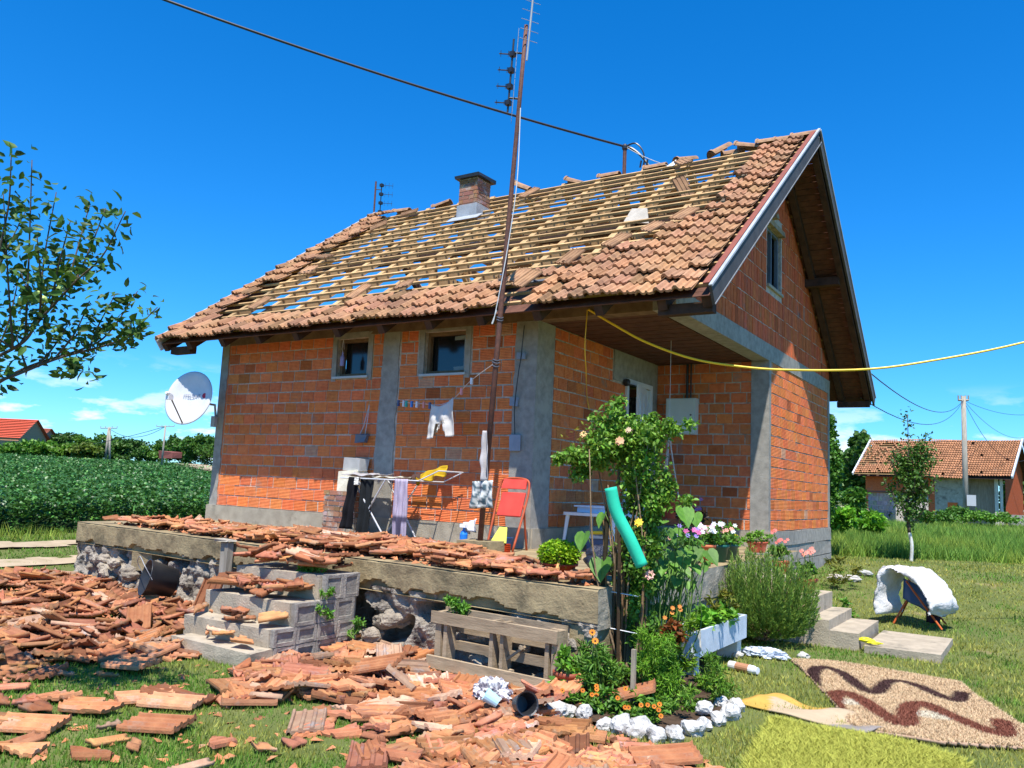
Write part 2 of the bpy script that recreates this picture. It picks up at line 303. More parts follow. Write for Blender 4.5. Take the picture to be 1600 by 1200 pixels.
def clip_poly(P, hp):
    for a, b, c in hp:
        Q = []
        for i in range(len(P)):
            p, q = P[i], P[(i+1) % len(P)]; dp = a*p[0]+b*p[1]-c; dq = a*q[0]+b*q[1]-c
            if dp <= 0: Q.append(p)
            if dp*dq < 0: t = dp/(dp-dq); Q.append((p[0]+(q[0]-p[0])*t, p[1]+(q[1]-p[1])*t))
        P = Q
        if len(P) < 3: return []
    return P
def bricks(mb, org, U, Nn, Wd, Hh, rh, bl, holes=(), hp=(), gap=.017, seed=1, ghost=.008, dark=.035, sink=.006):
    r = random.Random(seed); U = Vector(U); Nn = Vector(Nn); O = Vector(org); Z = Vector((0, 0, 1)); row = 0; v = 0.
    while v < Hh-.03:
        v1 = min(v+rh, Hh); iv = [(0., Wd)]
        for (a, b, c, d) in holes:
            if d > v+rh*.45 and b < v1-rh*.45:
                nv = []
                for (p, q) in iv:
                    if a > p: nv.append((p, min(q, a)))
                    if c < q: nv.append((max(p, c), q))
                iv = [z for z in nv if z[1]-z[0] > .03]
        for (p, q) in iv:
            u = p; L0 = bl*(.5 if row % 2 else 1)*r.uniform(.75, 1.05)
            while u < q-.03:
                e = min(u+L0, q); L0 = bl*r.choice([1, 1, 1, 1, .96, .5 if r.random() < .15 else 1]); e = q if q-e < .06 else e
                if r.random() > ghost*.15:
                    g = gap*r.uniform(.5, 1.5); j = lambda: r.uniform(-.003, .003)
                    P = clip_poly([(u+g/2+j(), v+g/2+j()), (e-g/2+j(), v+g/2+j()), (e-g/2+j(), v1-g/2+j()), (u+g/2+j(), v1-g/2+j())], hp)
                    if P:
                        pr = r.uniform(0, .007); val = r.uniform(.86, 1.10)*(r.uniform(.55, .75) if r.random() < dark else 1); c = (val*r.uniform(.95, 1.07), val*r.uniform(.88, 1.14), val*r.uniform(.85, 1.2))
                        if r.random() < ghost: c = (.80*val, 1.55*val, 2.9*val)
                        f = [O+U*a+Z*b+Nn*pr for a, b in P]; k = [O+U*a+Z*b-Nn*(sink+.01) for a, b in P]; n = len(P)
                        mb.add([tuple(x) for x in f+k], [tuple(range(n))]+[(i+n, (i+1) % n+n, (i+1) % n, i) for i in range(n)], c)
                u = e
        v = v1; row += 1
def wallbody(mb, org, U, Nn, Wd, z0, z1, th, holes=(), sink=.004, hp=()):
    """mortar body behind the blocks, holes cut through; holes in (u, v) from org"""
    U = Vector(U); Nn = Vector(Nn); O = Vector(org); Z = Vector((0, 0, 1))
    us = sorted({0., Wd}|{h[0] for h in holes}|{h[2] for h in holes}); vs = sorted({0., z1-z0}|{h[1] for h in holes}|{h[3] for h in holes})
    inh = lambda a, b: any(h[0] < a < h[2] and h[1] < b < h[3] for h in holes)
    for i in range(len(us)-1):
        for j in range(len(vs)-1):
            a, b, c, d = us[i], vs[j], us[i+1], vs[j+1]
            if inh((a+c)/2, (b+d)/2): continue
            P = clip_poly([(a, b), (c, b), (c, d), (a, d)], hp)
            if not P: continue
            f = [tuple(O+U*p+Z*q-Nn*sink) for p, q in P]; k = [tuple(O+U*p+Z*q-Nn*th) for p, q in P]
            mb.poly(f); mb.poly(k[::-1])
            if hp: continue
    for (a, b, c, d) in [(0, 0, Wd, z1-z0)]+list(holes):
        for (p, q) in (((a, b), (c, b)), ((c, b), (c, d)), ((c, d), (a, d)), ((a, d), (a, b))):
            if hp and (a, b) == (0, 0): continue
            X = [O+U*p[0]+Z*p[1]-Nn*sink, O+U*q[0]+Z*q[1]-Nn*sink, O+U*q[0]+Z*q[1]-Nn*th, O+U*p[0]+Z*p[1]-Nn*th]; mb.poly([tuple(x) for x in X])
def wall(name, org, U, Nn, Wd, z0, z1, holes, bm_, rh=.159, bl=.25, parent=H, hp=(), keepout=(), th=.19, **k):
    b = MB(); wallbody(b, org, U, Nn, Wd, z0, z1, th, holes, hp=hp); o = b.build(name, mMortar, parent)
    b = MB(); bricks(b, org, U, Nn, Wd, z1-z0, rh, bl, list(holes)+list(keepout), hp, **k); b.build('brickwork', bm_, o)
    return o
X_, Y_, mX, mY = (1, 0, 0), (0, 1, 0), (-1, 0, 0), (0, -1, 0)
BH = ZT-ZB
# windows in the long wall (u from the left corner, v from ZB)
w1 = (2.56, 1.95, 3.16, 2.50); w2 = (4.17, 1.93, 4.85, 2.50)
wf = wall('front_wall', (-HL, 0, ZB), X_, mY, HL-HP, ZB, ZT, [w1, w2], mBrick, keepout=[(0, -1, .20, 9), (3.44, -1, 3.76, 9), (5.66, -1, 9, 9), (w1[0]-.09, w1[1]-.03, w1[2]+.09, 3), (w2[0]-.11, w2[1]-.04, w2[2]+.11, 3)], seed=3)
dr = (2.60, -.2, 3.56, 2.17)
wall('door_wall', (-HP, 0, ZB), Y_, X_, HD-.02, ZB, ZT, [(2.60, 0, 3.56, 2.17)], mBrick, keepout=[(0, -1, .44, 9), (2.15, 2.1, 3.79, 9), (3.62, -1, 4, 9)], seed=5, dark=.05)
wall('inner_wall', (-HP, HD, ZB), X_, mY, HP-.25, ZB, ZT, [], mBrick, seed=8, dark=.06, ghost=.012)
wall('gable_wall', (0, HD, ZB), Y_, X_, HW-HD, ZB, ZT, [], mBrick, keepout=[(0, -1, .10, 9), (4.06, -1, 5, 9)], seed=9, ghost=.01)
wall('rear_wall', (-.2, HW, ZB), mX, Y_, HL-.4, ZB, ZT, [], mBrick, seed=10)
b = MB(); wallbody(b, (-HL, 0, ZB), Y_, mX, HW, ZB, ZT, .19, sink=0); b.build('side_wall', mBrick, H)
# gable above the ring beam: blocks laid upright, window opening
gh = [(-sA, cA, (0-EY)*-sA+(ZR-EZ)*-cA*-1)]
def rl(y): return EZ+.744*(y-EY)-ZR-.12
hp = [(-.744, 1, rl(0)), (.744, 1, rl(0)+.744*8)]
wall('upper_gable', (0, 0, ZR), Y_, X_, HW, ZR, 7.2, [(3.68, .92, 4.48, 1.86)], mBrickV, rh=.262, bl=.135, hp=hp, keepout=[(3.64, .86, 4.52, 2.0)], seed=12, ghost=.01, dark=.05)
b = MB(); wallbody(b, (-HL, .9, ZR), Y_, mX, HW-1.8, ZR, 4.25, .19, sink=0); b.build('side_wall', mBrick, H)
# concrete skeleton
def cbox(name, lo, hi, m=mConc, parent=H, jit=.004): b = MB(); b.box(lo, hi, jit=jit); return b.build(name, m, parent)
def cpanel(name, pts, nrm, th, m=mConc, parent=H):
    b = MB(); f = [Vector(p) for p in pts]; k = [p-Vector(nrm)*th for p in f]; n = len(f)
    b.add([tuple(x) for x in f+k], [tuple(range(n))]+[(i+n, (i+1) % n+n, (i+1) % n, i) for i in range(n)]); return b.build(name, m, parent)
def ragcol(name, y, xa, xb, z0, z1, tp=0., m=mConc, side=None, seed=0, pr=.012):
    """cast column face with wandering edges, on a front (y) or side (x) plane"""
    r = random.Random(seed); n = 26; b = MB(); Lp = []; Rp = []
    for i in range(n+1):
        z = z0+(z1-z0)*i/n; t = 1-i/n
        Lp.append((xa-tp*t+r.uniform(-.014, .014), z)); Rp.append((xb+tp*t*.3+r.uniform(-.014, .014), z))
    if side == 'fixR': Rp = [(xb, z) for _, z in Rp]
    if side == 'fixL': Lp = [(xa, z) for _, z in Lp]
    for i in range(n):
        q = [(Lp[i]), (Rp[i]), (Rp[i+1]), (Lp[i+1])]
        if y[0] == 'y':
            F_ = [(u, y[1]-pr, v) for u, v in q]; K_ = [(u, y[1]+.05, v) for u, v in q]
        else:
            F_ = [(y[1]+pr, u, v) for u, v in q]; K_ = [(y[1]-.05, u, v) for u, v in q]
        b.add(F_+K_, [(0, 1, 2, 3), (1, 5, 6, 2), (0, 3, 7, 4)])
    return b.build(name, m, H)
ragcol('concrete_column', ('y', 0), -HL, -HL+.17, .80, ZR, .03, side='fixL', seed=1)
ragcol('concrete_column', ('y', 0), -4.27, -3.99, .80, ZT, .07, seed=2)
ragcol('concrete_column', ('y', 0), -2.09, -1.95, .80, ZT, .03, side='fixR', seed=3)
cbox('concrete_column', (-1.951, -.013, .79), (-HP+.014, .42, ZT-.002))
b = MB(); b.box((-.26, HD-.012, .79), (.012, HD+.09, ZT), jit=.003); b.build('concrete_column', mConc, H)
ragcol('concrete_column', ('x', 0), 7.86, HW, .5, ZT, 0, seed=6, side='fixR')
b = MB(); b.box((-.24, 0.26, ZT+.002), (.014, HW+.01, ZR), jit=.003); b.build('ring_beam', mConc, H)
b = MB(); b.box((-.26, -.03, ZT-.004), (.02, .258, ZR+.02), jit=.003); b.build('beam_end', mConc, H)
b = MB(); b.box((-2.0, -.02, ZT), (-.262, .18, ZR), jit=.004); b.build('porch_beam', mWoodB, H)
b = MB(); b.box((-HL, -.008, ZT), (-2.002, .18, ZR), jit=.004); b.build('wall_plate', mWoodB, H)
b = MB()
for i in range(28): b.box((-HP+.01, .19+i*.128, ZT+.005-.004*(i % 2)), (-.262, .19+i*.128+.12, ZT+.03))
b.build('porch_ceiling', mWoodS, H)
cpanel('door_surround', [(-HP+.014, 2.17, 3.12), (-HP+.014, 3.78, 3.12), (-HP+.014, 3.78, ZT), (-HP+.014, 2.17, ZT)], (1, 0, 0), .03)
cpanel('door_surround', [(-HP+.014, 3.60, .8), (-HP+.014, 3.78, .8), (-HP+.014, 3.78, 3.12), (-HP+.014, 3.60, 3.12)], (1, 0, 0), .03)
# plinth
def rough(name, org, U, V, W_, H_, nu, nv, Nn, amp, m, parent=None, sc=4., edge=.0, seed=0, col=None, fn=None):
    """displaced face"""
    O = Vector(org); U = Vector(U); V = Vector(V); Nn = Vector(Nn); Vs = []; F = []
    for j in range(nv+1):
        for i in range(nu+1):
            u = W_*i/nu; v = H_*j/nv; p = O+U*u+V*v; d = noise.fractal(Vector((u*sc+seed, v*sc, seed*3.1)), .9, 2.1, 4)*amp
            if fn: d += fn(u, v)
            if edge and (i in (0, nu) or j in (0, nv)): d = -edge
            Vs.append(tuple(p+Nn*d))
    for j in range(nv):
        for i in range(nu): a = j*(nu+1)+i; F.append((a, a+1, a+nu+2, a+nu+1))
    b = MB(); b.add(Vs, F); return b.build(name, m, parent, smooth=False)
cbox('plinth', (-HL-.03, -.035, .6), (-HP+.012, .3, ZB-.004), mConcL, jit=.006)
cbox('plinth', (-HP-.2, .012, .6), (-HP+.03, HD-.02, ZB-.004), mConcL)
cbox('plinth', (-HP+.032, HD-.03, .6), (.028, HD+.3, ZB-.004), mConcL)
b = MB()
for (y0, y1, z0, z1) in ((HD+.305, 5.6, .8, ZB-.01), (5.61, HW+.01, .8, ZB-.01), (HD+.305, 4.8, .56, .79), (4.81, 6.6, .56, .79), (6.61, HW+.01, .56, .79), (HD+.305, 5.9, .1, .55), (5.91, HW+.01, .1, .55)):
    b.box((-.2, y0, z0), (.03, y1, z1), (1, 1, 1), jit=.008)
b.build('plinth', mBlock, H)

# windows
def window(u0, u1, z0, z1, wood, sash_open, lab=None):
    x0, x1 = -HL+u0, -HL+u1; f = MB(); t = .045; y0, y1 = .07, .13
    for lo, hi in (((x0, y0, z0), (x0+t, y1, z1)), ((x1-t, y0, z0), (x1, y1, z1)), ((x0+t, y0, z0), (x1-t, y1, z0+t)), ((x0+t, y0, z1-t), (x1-t, y1, z1))): f.box(lo, hi)
    w = f.build('window', mWoodB if wood else mGreyF, H)
    p = MB(); p.box((x0+t, .15, z0+t), (x1-t, .155, z1-t)); p.build('pane', mGlass, w)
    if sash_open:
        s_ = MB(); M = Matrix.Translation((x1-t-.01, .10, z0+t+.01)) @ Matrix.Rotation(R_(-12), 4, 'Z'); ww = x1-x0-2*t-.02; hh = z1-z0-2*t-.02
        for lo, hi in (((-ww, 0, 0), (-ww+.045, .035, hh)), ((-.045, 0, 0), (0, .035, hh)), ((-ww+.045, 0, 0), (-.045, .035, .05)), ((-ww+.045, 0, hh-.05), (-.045, .035, hh))): s_.box(lo, hi, M=M)
        s_.build('sash', mat('sash paint', (.30, .34, .36), (.24, .28, .30), 6, .45), w)
    s_ = MB(); s_.box((x0-.04, -.045, z0-.035), (x1+.04, .07, z0-.004), (.75, .78, .76)); s_.build('sill', mWhiteM, w)
    c = MB()
    for lo, hi in (((x0-.09, -.009, z0-.07), (x0, .02, z1+.08)), ((x1, -.009, z0-.07), (x1+.09, .02, z1+.08)), ((x0, -.009, z1), (x1, .02, z1+.08))): c.box(lo, hi, jit=.006)
    c.build('window_surround', mConc, w); return w
window(w1[0], w1[2], ZB+w1[1], ZB+w1[3], True, False)
window(w2[0], w2[2], ZB+w2[1], ZB+w2[3], True, True)
f = MB(); y0, y1, z0, z1 = 3.68, 4.48, ZR+.92, ZR+1.86
for lo, hi in (((-.1, y0, z0), (-.05, y0+.05, z1)), ((-.1, y1-.05, z0), (-.05, y1, z1)), ((-.1, y0+.05, z0), (-.05, y1-.05, z0+.05)), ((-.1, y0+.05, z1-.05), (-.05, y1-.05, z1)), ((-.1, (y0+y1)/2-.02, z0+.05), (-.05, (y0+y1)/2+.02, z1-.05))): f.box(lo, hi)
wg = f.build('window', mGreyF, H)
p = MB(); p.box((-.125, y0, z0), (-.12, y1, z1)); p.build('pane', mGlass, wg)
p = MB(); p.box((-.04, y0-.06, z1+.0), (.05, y1+.04, z1+.09), jit=.01); p.box((.0, y0+.1, z1+.1), (.12, y0+.2, z1+.17), jit=.01); p.build('lintel', mWoodG, wg)
p = MB(); p.box((-.05, y0-.02, z0-.05), (.035, y1+.02, z0-.004)); p.build('sill', mConcL, wg)
# door
f = MB(); dz0, dz1 = .80, ZB+2.17
for lo, hi in (((-HP-.06, 2.60, dz0), (-HP+.03, 2.67, dz1)), ((-HP-.06, 3.49, dz0), (-HP+.03, 3.56, dz1)), ((-HP-.06, 2.67, dz1-.07), (-HP+.03, 3.49, dz1))): f.box(lo, hi)
df = f.build('door', mPVC, H)
p = MB(); M = Matrix.Translation((-HP-.04, 3.48, 0)) @ Matrix.Rotation(R_(14), 4, 'Z')
p.box((-.02, -.80, dz0), (.02, 0, dz1-.08), M=M)
for a in (-.68, -.36): 
    for z in (1.0, 1.75, 2.45): p.box((.02, a, z), (.03, a+.24, z+.55), (.86, .88, .9), M=M)
p.build('door_leaf', mPVC, df)
p = MB(); p.tube([(-HP+.03, 2.75, 1.9), (-HP+.07, 2.75, 1.9), (-HP+.07, 2.86, 1.9)], .011); p.build('handle', mZinc, df)
cbox('interior_floor', (-HL+.2, .2, .7), (-HP-.2, HW-.2, .78), mDark)
cbox('attic_floor', (-HL+.1, .2, ZR-.06), (-.1, HW-.1, ZR-.01), mat('attic board', (.36, .25, .15), (.22, .15, .09), 4, .9, .4, 30))

# ---------------------------------------------------------------- roof
TP = [(u*.87, h) for u, h in [(0, .002), (.010, .030), (.035, .047), (.062, .044), (.084, .014), (.10, .004), (.126, .006), (.136, .026), (.154, .026), (.164, .006), (.19, .002), (.225, .010), (.236, .002)]]
def rooftile(mb, P, x, t, col, yaw=0., lift=0., ln=.335, r=random):
    V = []; n = len(TP); c, s_ = math.cos(yaw), math.sin(yaw)
    for k, (tt, nn) in enumerate(((0, .048), (0, .022), (ln, .006))):
        for (u, h) in TP:
            uu = u-.10; tq = tt-.17; a = uu*c-tq*s_+.10; b_ = uu*s_+tq*c+.17
            hh = h if k != 1 else h*.8
            V.append(P(x+a, t+b_, nn+hh+lift+(lift*.8 if tt == 0 else 0)))
    F = []
    for i in range(n-1): F.append((i, i+1, 2*n+i+1, 2*n+i)); F.append((n+i, n+i+1, i+1, i)); F.append((2*n+i, 2*n+i+1, n+i+1, n+i))
    mb.add(V, F, col)
def tcol(r, dust=.0):
    v = r.uniform(.82, 1.1)
    if r.random() < .12: v *= .72
    return (v*r.uniform(.98, 1.05), v*r.uniform(.96, 1.06), v*r.uniform(.92, 1.1))
Rb = [-9, -9, -2.15, -1.85, -1.25, -.70, -.42, -.20, -.10, -.12, -.14, -.18, -.22, -.24, -.28, -.22, -.15]
Lb = [9, 9, -7.95, -7.9, -7.9, -7.95, -7.9, -7.85, -7.9, -7.9, -7.8, -7.7, -7.8, -7.8, -7.8, -7.75, -7.7]
RbF = lambda k: float(np.interp(k*ROW/.35, range(17), Rb)) if k > 2 else -9.
LbF = lambda k: float(np.interp(k*ROW/.35, range(17), Lb)) if k > 2 else 9.
r = random.Random(4); b = MB()
for k in range(21):
    x = LG+.01
    while x < RG-.22:
        kp = x >= RbF(k)+r.uniform(-.1, .1) or x <= LbF(k)+r.uniform(-.25, .12)
        if k in (1, 2) and -2.25 < x < -1.55: kp = False
        if k == 0 and -1.95 < x < -1.7: kp = False
        if k == 2: kp = kp and (-4.9 < x or x < -7.8) and r.random() < .94
        if 2 < k < 16 and x < -7.7: kp = kp and r.random() < .86
        if kp:
            sl = k <= 2 or abs(x-RbF(k)) < .5 or x < -7
            rooftile(b, fp, x, k*ROW-.03, tcol(r), yaw=r.gauss(0, .02 if not sl else .045), lift=abs(r.gauss(0, .004 if not sl else .012)), ln=.335 if k < 20 else .24)
        x += .2
b.build('roof_tiles', mTile, H)
b = MB()
for k in range(19):
    x = LG+.01
    while x < RG-.22:
        kp = x > -1.2 or k < 4 or (x > -4 and r.random() < .55) or (x > -6.2 and k < 14 and r.random() < .35)
        if kp: rooftile(b, bp_, x, k*ROW-.03, tcol(r), yaw=r.gauss(0, .02))
        x += .2
b.build('rear_roof_tiles', mTile, H)
def slopebox(mb, P, x0, x1, t0, t1, n0, n1, col=(1, 1, 1)):
    V = [P(x0, t0, n0), P(x1, t0, n0), P(x1, t1, n0), P(x0, t1, n0), P(x0, t0, n1), P(x1, t0, n1), P(x1, t1, n1), P(x0, t1, n1)]
    mb.add(V, [(3, 2, 1, 0), (4, 5, 6, 7), (0, 1, 5, 4), (1, 2, 6, 5), (2, 3, 7, 6), (3, 0, 4, 7)], col)
rx = [LG+.06]+[-7.68+.785*i for i in range(10)]+[.12, RG-.09]
for P in (fp, bp_):
    for x in rx:
        b = MB(); v = r.uniform(.85, 1.1); dk = (x < LG+.2 or x > 0)
        if dk: slopebox(b, P, x-.05, x+.05, .03, SL-.02, -.19, -.053); b.build('rafter', mWoodD, H)
        else: slopebox(b, P, x-.048, x+.048, .55, SL-.02, -.19, -.053, (v, v, v)); b.build('rafter', mWoodY, H); b = MB(); slopebox(b, P, x-.05, x+.05, .03, .548, -.19, -.053); b.build('rafter_tail', mWoodD, H)
    for k in range(20):
        b = MB(); v = r.uniform(.8, 1.25); w = r.uniform(-.01, .01); slopebox(b, P, LG+.02, RG-.02, k*ROW+.245+w, k*ROW+.288+w, -.052, -.018, (v, v*.97, v*.9)); b.build('batten', mWoodY, H)
# sheathing: gable and eave overhangs, rear boards over the right half
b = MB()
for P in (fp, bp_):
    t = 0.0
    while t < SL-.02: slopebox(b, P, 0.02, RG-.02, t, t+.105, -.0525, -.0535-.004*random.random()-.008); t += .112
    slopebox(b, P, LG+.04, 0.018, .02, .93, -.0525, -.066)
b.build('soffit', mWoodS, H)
b = MB(); t = .9
while t < SL-.7:
    x0 = -6.3+r.uniform(-.6, .3)+(.8 if t > 4 else 0); v = r.uniform(.8, 1.15)
    if r.random() < .9: slopebox(b, bp_, x0, -.05, t, t+.16, -.21, -.193, (v, v, v))
    t += .165
b.build('ceiling_boards', mat('attic ceiling board', (.40, .25, .13), (.26, .15, .08), 4, .85, .4, 30, ostretch=(.3, 1, 1)), H)
b = MB(); b.box((LG+.05, 3.93, 6.84), (RG-.06, 4.07, 6.95)); b.build('ridge_beam', mWoodD, H)
for (y, z) in ((1.9, 5.25), (6.1, 5.25)):
    b = MB(); b.box((LG+.1, y-.07, z-.03), (RG-.12, y+.07, z+.11)); b.build('purlin', mWoodD, H)
for y in (-.55, 8.55):
    for xa, xb in ((LG+.12, LG+.6), (.05, RG-.05)): b = MB(); b.box((xa, y-.06, 3.36), (xb, y+.06, 3.47)); b.build('eave_purlin', mWoodD, H)
for i, x in enumerate(rx[2:-2]):
    b = MB(); b.box((x+.05, 2.35, 5.62), (x+.09, 5.65, 5.76), (1, .95, .9)); b.build('collar_tie', mWoodY, H)
for x in (-6.9, -5.0, -3.0, -1.3):
    b = MB(); b.box((x-.05, 1.85, ZR), (x+.05, 1.95, 5.24)); b.box((x-.05, 6.05, ZR), (x+.05, 6.15, 5.24)); b.build('post', mWoodY, H)
b = MB(); b.box((-4.4, 1.96, ZR), (-.1, 2.0, 4.75)); b.build('knee_wall', mat('knee wall board', (.50, .34, .16), (.38, .25, .12), 4, .85, .4, 30, ostretch=(.4, 1, 2)), H)
# verge boards and flashings
for P, s in ((fp, 1), (bp_, 0)):
    b = MB(); slopebox(b, P, RG-.018, RG+.012, -.03, SL+.02, -.15, .055); b.build('bargeboard', mBarge, H)
    b = MB(); slopebox(b, P, RG+.0135, RG+.026, -.04, SL+.02, .056, .078, (1.1, 1.1, 1.1)); slopebox(b, P, RG-.012, RG+.0125, -.04, SL+.02, .066, .078, (1.2, 1.2, 1.2)); slopebox(b, P, RG+.0135, RG+.02, -.04, SL+.02, -.142, -.130, (.7, .7, .7)); b.build('verge_flashing', mZinc, H)
    b = MB(); slopebox(b, P, RG-.10, RG-.032, .05, SL, .055, .068); b.build('verge_strip', mat('red verge strip', (.30, .085, .05), (.22, .07, .05), 8, .7, .2), H)
    b = MB(); slopebox(b, P, LG-.02, LG+.008, -.02, SL+.02, -.15, .075, (1.5, 1.5, 1.5)); b.build('verge_flashing', mZinc, H)
# chimney, standing through the slope
ch = MB(); cx0, cx1, cy0, cy1 = -5.33, -4.93, 2.92, 3.33; ch.box((cx0+.01, cy0+.01, 5.6), (cx1-.01, cy1-.01, 6.99)); co = ch.build('chimney', mMortar, H)
ch = MB()
for (o_, U_, n_, wd) in (((cx0, cy0, 6.3), X_, mY, cx1-cx0), ((cx1, cy0, 6.3), Y_, X_, cy1-cy0), ((cx0, cy1, 6.3), mY, mX, cy1-cy0), ((cx1, cy1, 6.3), mX, Y_, cx1-cx0)): bricks(ch, o_, U_, n_, wd, .68, .075, .22, gap=.014, seed=int(wd*100), sink=.0, dark=.2, ghost=.0)
ch.build('brickwork', mOldBrick, co)
ch = MB(); ch.box((cx0-.07, cy0-.07, 6.99), (cx1+.07, cy1+.07, 7.05), jit=.008); ch.box((cx0+.04, cy0+.04, 7.051), (cx1-.04, cy1-.04, 7.09)); ch.build('cap', mBlack, co)
ch = MB(); ch.box((cx0-.02, cy0-.02, 6.2), (cx1+.02, cy1+.02, 6.50)); slopebox(ch, fp, cx0-.12, cx1+.15, (cy0-EY)/cA-.22, (cy0-EY)/cA, .0, .01); ch.build('flashing', mZinc, co)
# ---------------------------------------------------------------- terrace, its broken footing, steps
T = thing('concrete_terrace', 'mossy concrete terrace round the house with a crumbling undercut footing', 'terrace')
TZ = .785; TA = (-7.56, -2.20); TB = (.62, -2.96); TC = (.45, 3.80)
def tfy(x): return TA[1]+(TB[1]-TA[1])*(x-TA[0])/(TB[0]-TA[0])      # y of the front edge at x
b = MB(); out = [TA, TB, TC, (-HP, 3.8), (-HP, 0.0), (-7.85, 0.0)]
b.poly([(x, y, TZ) for x, y in out]); b.poly([(x, y, TZ-.27) for x, y in out][::-1])
b.build('slab', mTerr, T)
ux = Vector((TB[0]-TA[0], TB[1]-TA[1], 0)); wl = ux.length; ux.normalize(); un = Vector((ux.y, -ux.x, 0))
def chip(u, v):
    g = noise.fractal(Vector((u*2.1, 3.3, 0)), .9, 2, 4)*.10+.03
    d = 0
    if v < .02+max(0, g): d -= .05
    if v > .275: d -= .012
    return d
rough('slab_edge', (TA[0], TA[1], TZ-.285), ux, (0, 0, 1), wl, .285, 330, 16, un, .007, mTerr, T, sc=6, seed=2, fn=chip)
ur = Vector((TC[0]-TB[0], TC[1]-TB[1], 0)); wr = ur.length; ur.normalize(); urn = Vector((ur.y, -ur.x, 0))
rough('slab_edge', (TB[0], TB[1], TZ-.30), ur, (0, 0, 1), wr, .30, 160, 10, urn, .012, mConcL, T, sc=5, seed=5)
ul = Vector((TA[0]+7.85, TA[1], 0)); wl2 = ul.length; ul.normalize()
rough('slab_edge', (-7.85, 0, TZ-.285), ul, (0, 0, 1), wl2, .285, 60, 10, (-1, -.1, 0), .01, mTerr, T, sc=5, seed=6)
def cave(u, v):
    g = noise.noise(Vector((u*1.3, v*2.0, 7.7)))+.25*noise.noise(Vector((u*5, v*5, 2))); d = -.035
    if g > .16 and v > .1: d -= min(.34, (g-.16)*4.)
    if v < .16: d += (.16-v)*.8
    d += .05*noise.noise(Vector((u*9, v*9, 1)))+.05*noise.noise(Vector((u*4, v*4, 4)))
    if u > wl-.34: d = max(d, -.02)
    return d
rough('footing', (TA[0], TA[1], -.06), ux, (0, 0, 1), wl, .62, 420, 34, un, .05, mRub, T, sc=7, seed=9, fn=cave)
rough('footing', (TB[0], TB[1], -.06), ur, (0, 0, 1), wr, .60, 200, 20, urn, .025, mConcL, T, sc=5, seed=12, fn=lambda u, v: -.03-.03*(abs(v-.31) < .03))
rough('footing', (-7.85, 0, -.06), ul, (0, 0, 1), wl2, .62, 60, 20, (-1, -.1, 0), .03, mRub, T, sc=7, seed=14, fn=lambda u, v: -.05)
def rock(mb, c, rad, sq=(1, 1, .7), seed=0, col=(1, 1, 1), sub=2, rot=0.):
    bm = bmesh.new(); bmesh.ops.create_icosphere(bm, subdivisions=sub, radius=1.); V = []
    ca, sa = math.cos(rot), math.sin(rot)
    for v in bm.verts:
        p = v.co; d = 1.08+.38*noise.noise(p*1.3+Vector((seed*3.7, 0, seed)))-.34*abs(noise.noise(p*2.2+Vector((0, seed, 0))))-.14*abs(noise.noise(p*5+Vector((seed, 0, 0))))
        q = p*d*rad; q = Vector((q.x*sq[0], q.y*sq[1], q.z*sq[2])); V.append((c[0]+q.x*ca-q.y*sa, c[1]+q.x*sa+q.y*ca, c[2]+q.z))
    mb.add(V, [tuple(v.index for v in f.verts) for f in bm.faces], col); bm.free()
r = random.Random(21)
for i in range(46):
    x = r.uniform(-7.3, .3); 
    if -2.9 < x < -1.9: continue
    b = MB(); v = r.uniform(.6, 1.25); s_ = r.uniform(.05, .12); rock(b, (x, tfy(x)+r.uniform(-.06, .12), r.uniform(.0, .42)), s_, (1.3, .8, .75), i, (v, v*.97, v*.92), 3, rot=r.uniform(0, 3)); b.build('footing_stone', mRub, T)
b = MB(); b.box((-6.05, tfy(-6)-.0, .30), (-5.66, tfy(-5.8)+.2, .52), jit=.01); b.build('footing_block', mTerr, T)
b = MB(); b.box((.36, TB[1]+.03, -.05), (.60, TB[1]+.3, .50), jit=.012); b.build('footing_block', mTerr, T)

ST = thing('block_steps', 'grey hollow block steps climbing to the terrace, half buried in broken tiles', 'steps')
for i, (x0, y0, y1, z0, z1) in enumerate([(-2.86, -4.02, -3.79, -.05, .125), (-2.97, -3.81, -3.58, -.05, .275), (-2.99, -3.60, -3.27, -.05, .46), (-2.99, -3.28, -2.80, -.05, .67)]):
    b = MB()
    if i == 0: b.box((x0, y0, z0), (-1.85, y1, z1), jit=.008)
    else: b.box((x0, y0, z0), (-1.90, y1, z1), jit=.008)
    b.build('step', mStep, ST)
def hollow(mb, x, y0, y1, z0, z1, col):
    """side of a hollow block: ribs round a recess, facing +x"""
    t = .028
    mb.box((x-.05, y0, z0), (x-.012, y1, z1), tuple(c*.85 for c in col), jit=.006)  # recess back tinted darker than the ribs, its shade put into the colour
    mb.box((x-.05, y0, z0), (x, y0+t, z1), col, jit=.003); mb.box((x-.05, y1-t, z0), (x, y1, z1), col, jit=.003)
    mb.box((x-.05, y0+t, z0), (x, y1-t, z0+t), col, jit=.003); mb.box((x-.05, y0+t, z1-t), (x, y1-t, z1), col, jit=.003)
b = MB()
for z0, z1, ya in ((-.04, .128, -3.79), (.135, .275, -3.80), (.28, .462, -3.59), (.467, .672, -3.26)):
    y = ya
    while y < -2.95:
        e = min(y+r.uniform(.22, .27), -2.83); v = r.uniform(.85, 1.15); hollow(b, -1.845+r.uniform(-.006, .006), y+.004, e-.004, z0, z1, (v, v, v)); y = e
b.build('hollow_blocks', mBlock, ST)
GS = thing('garden_steps', 'pale concrete garden steps coming down from the terrace to a flat slab', 'steps')
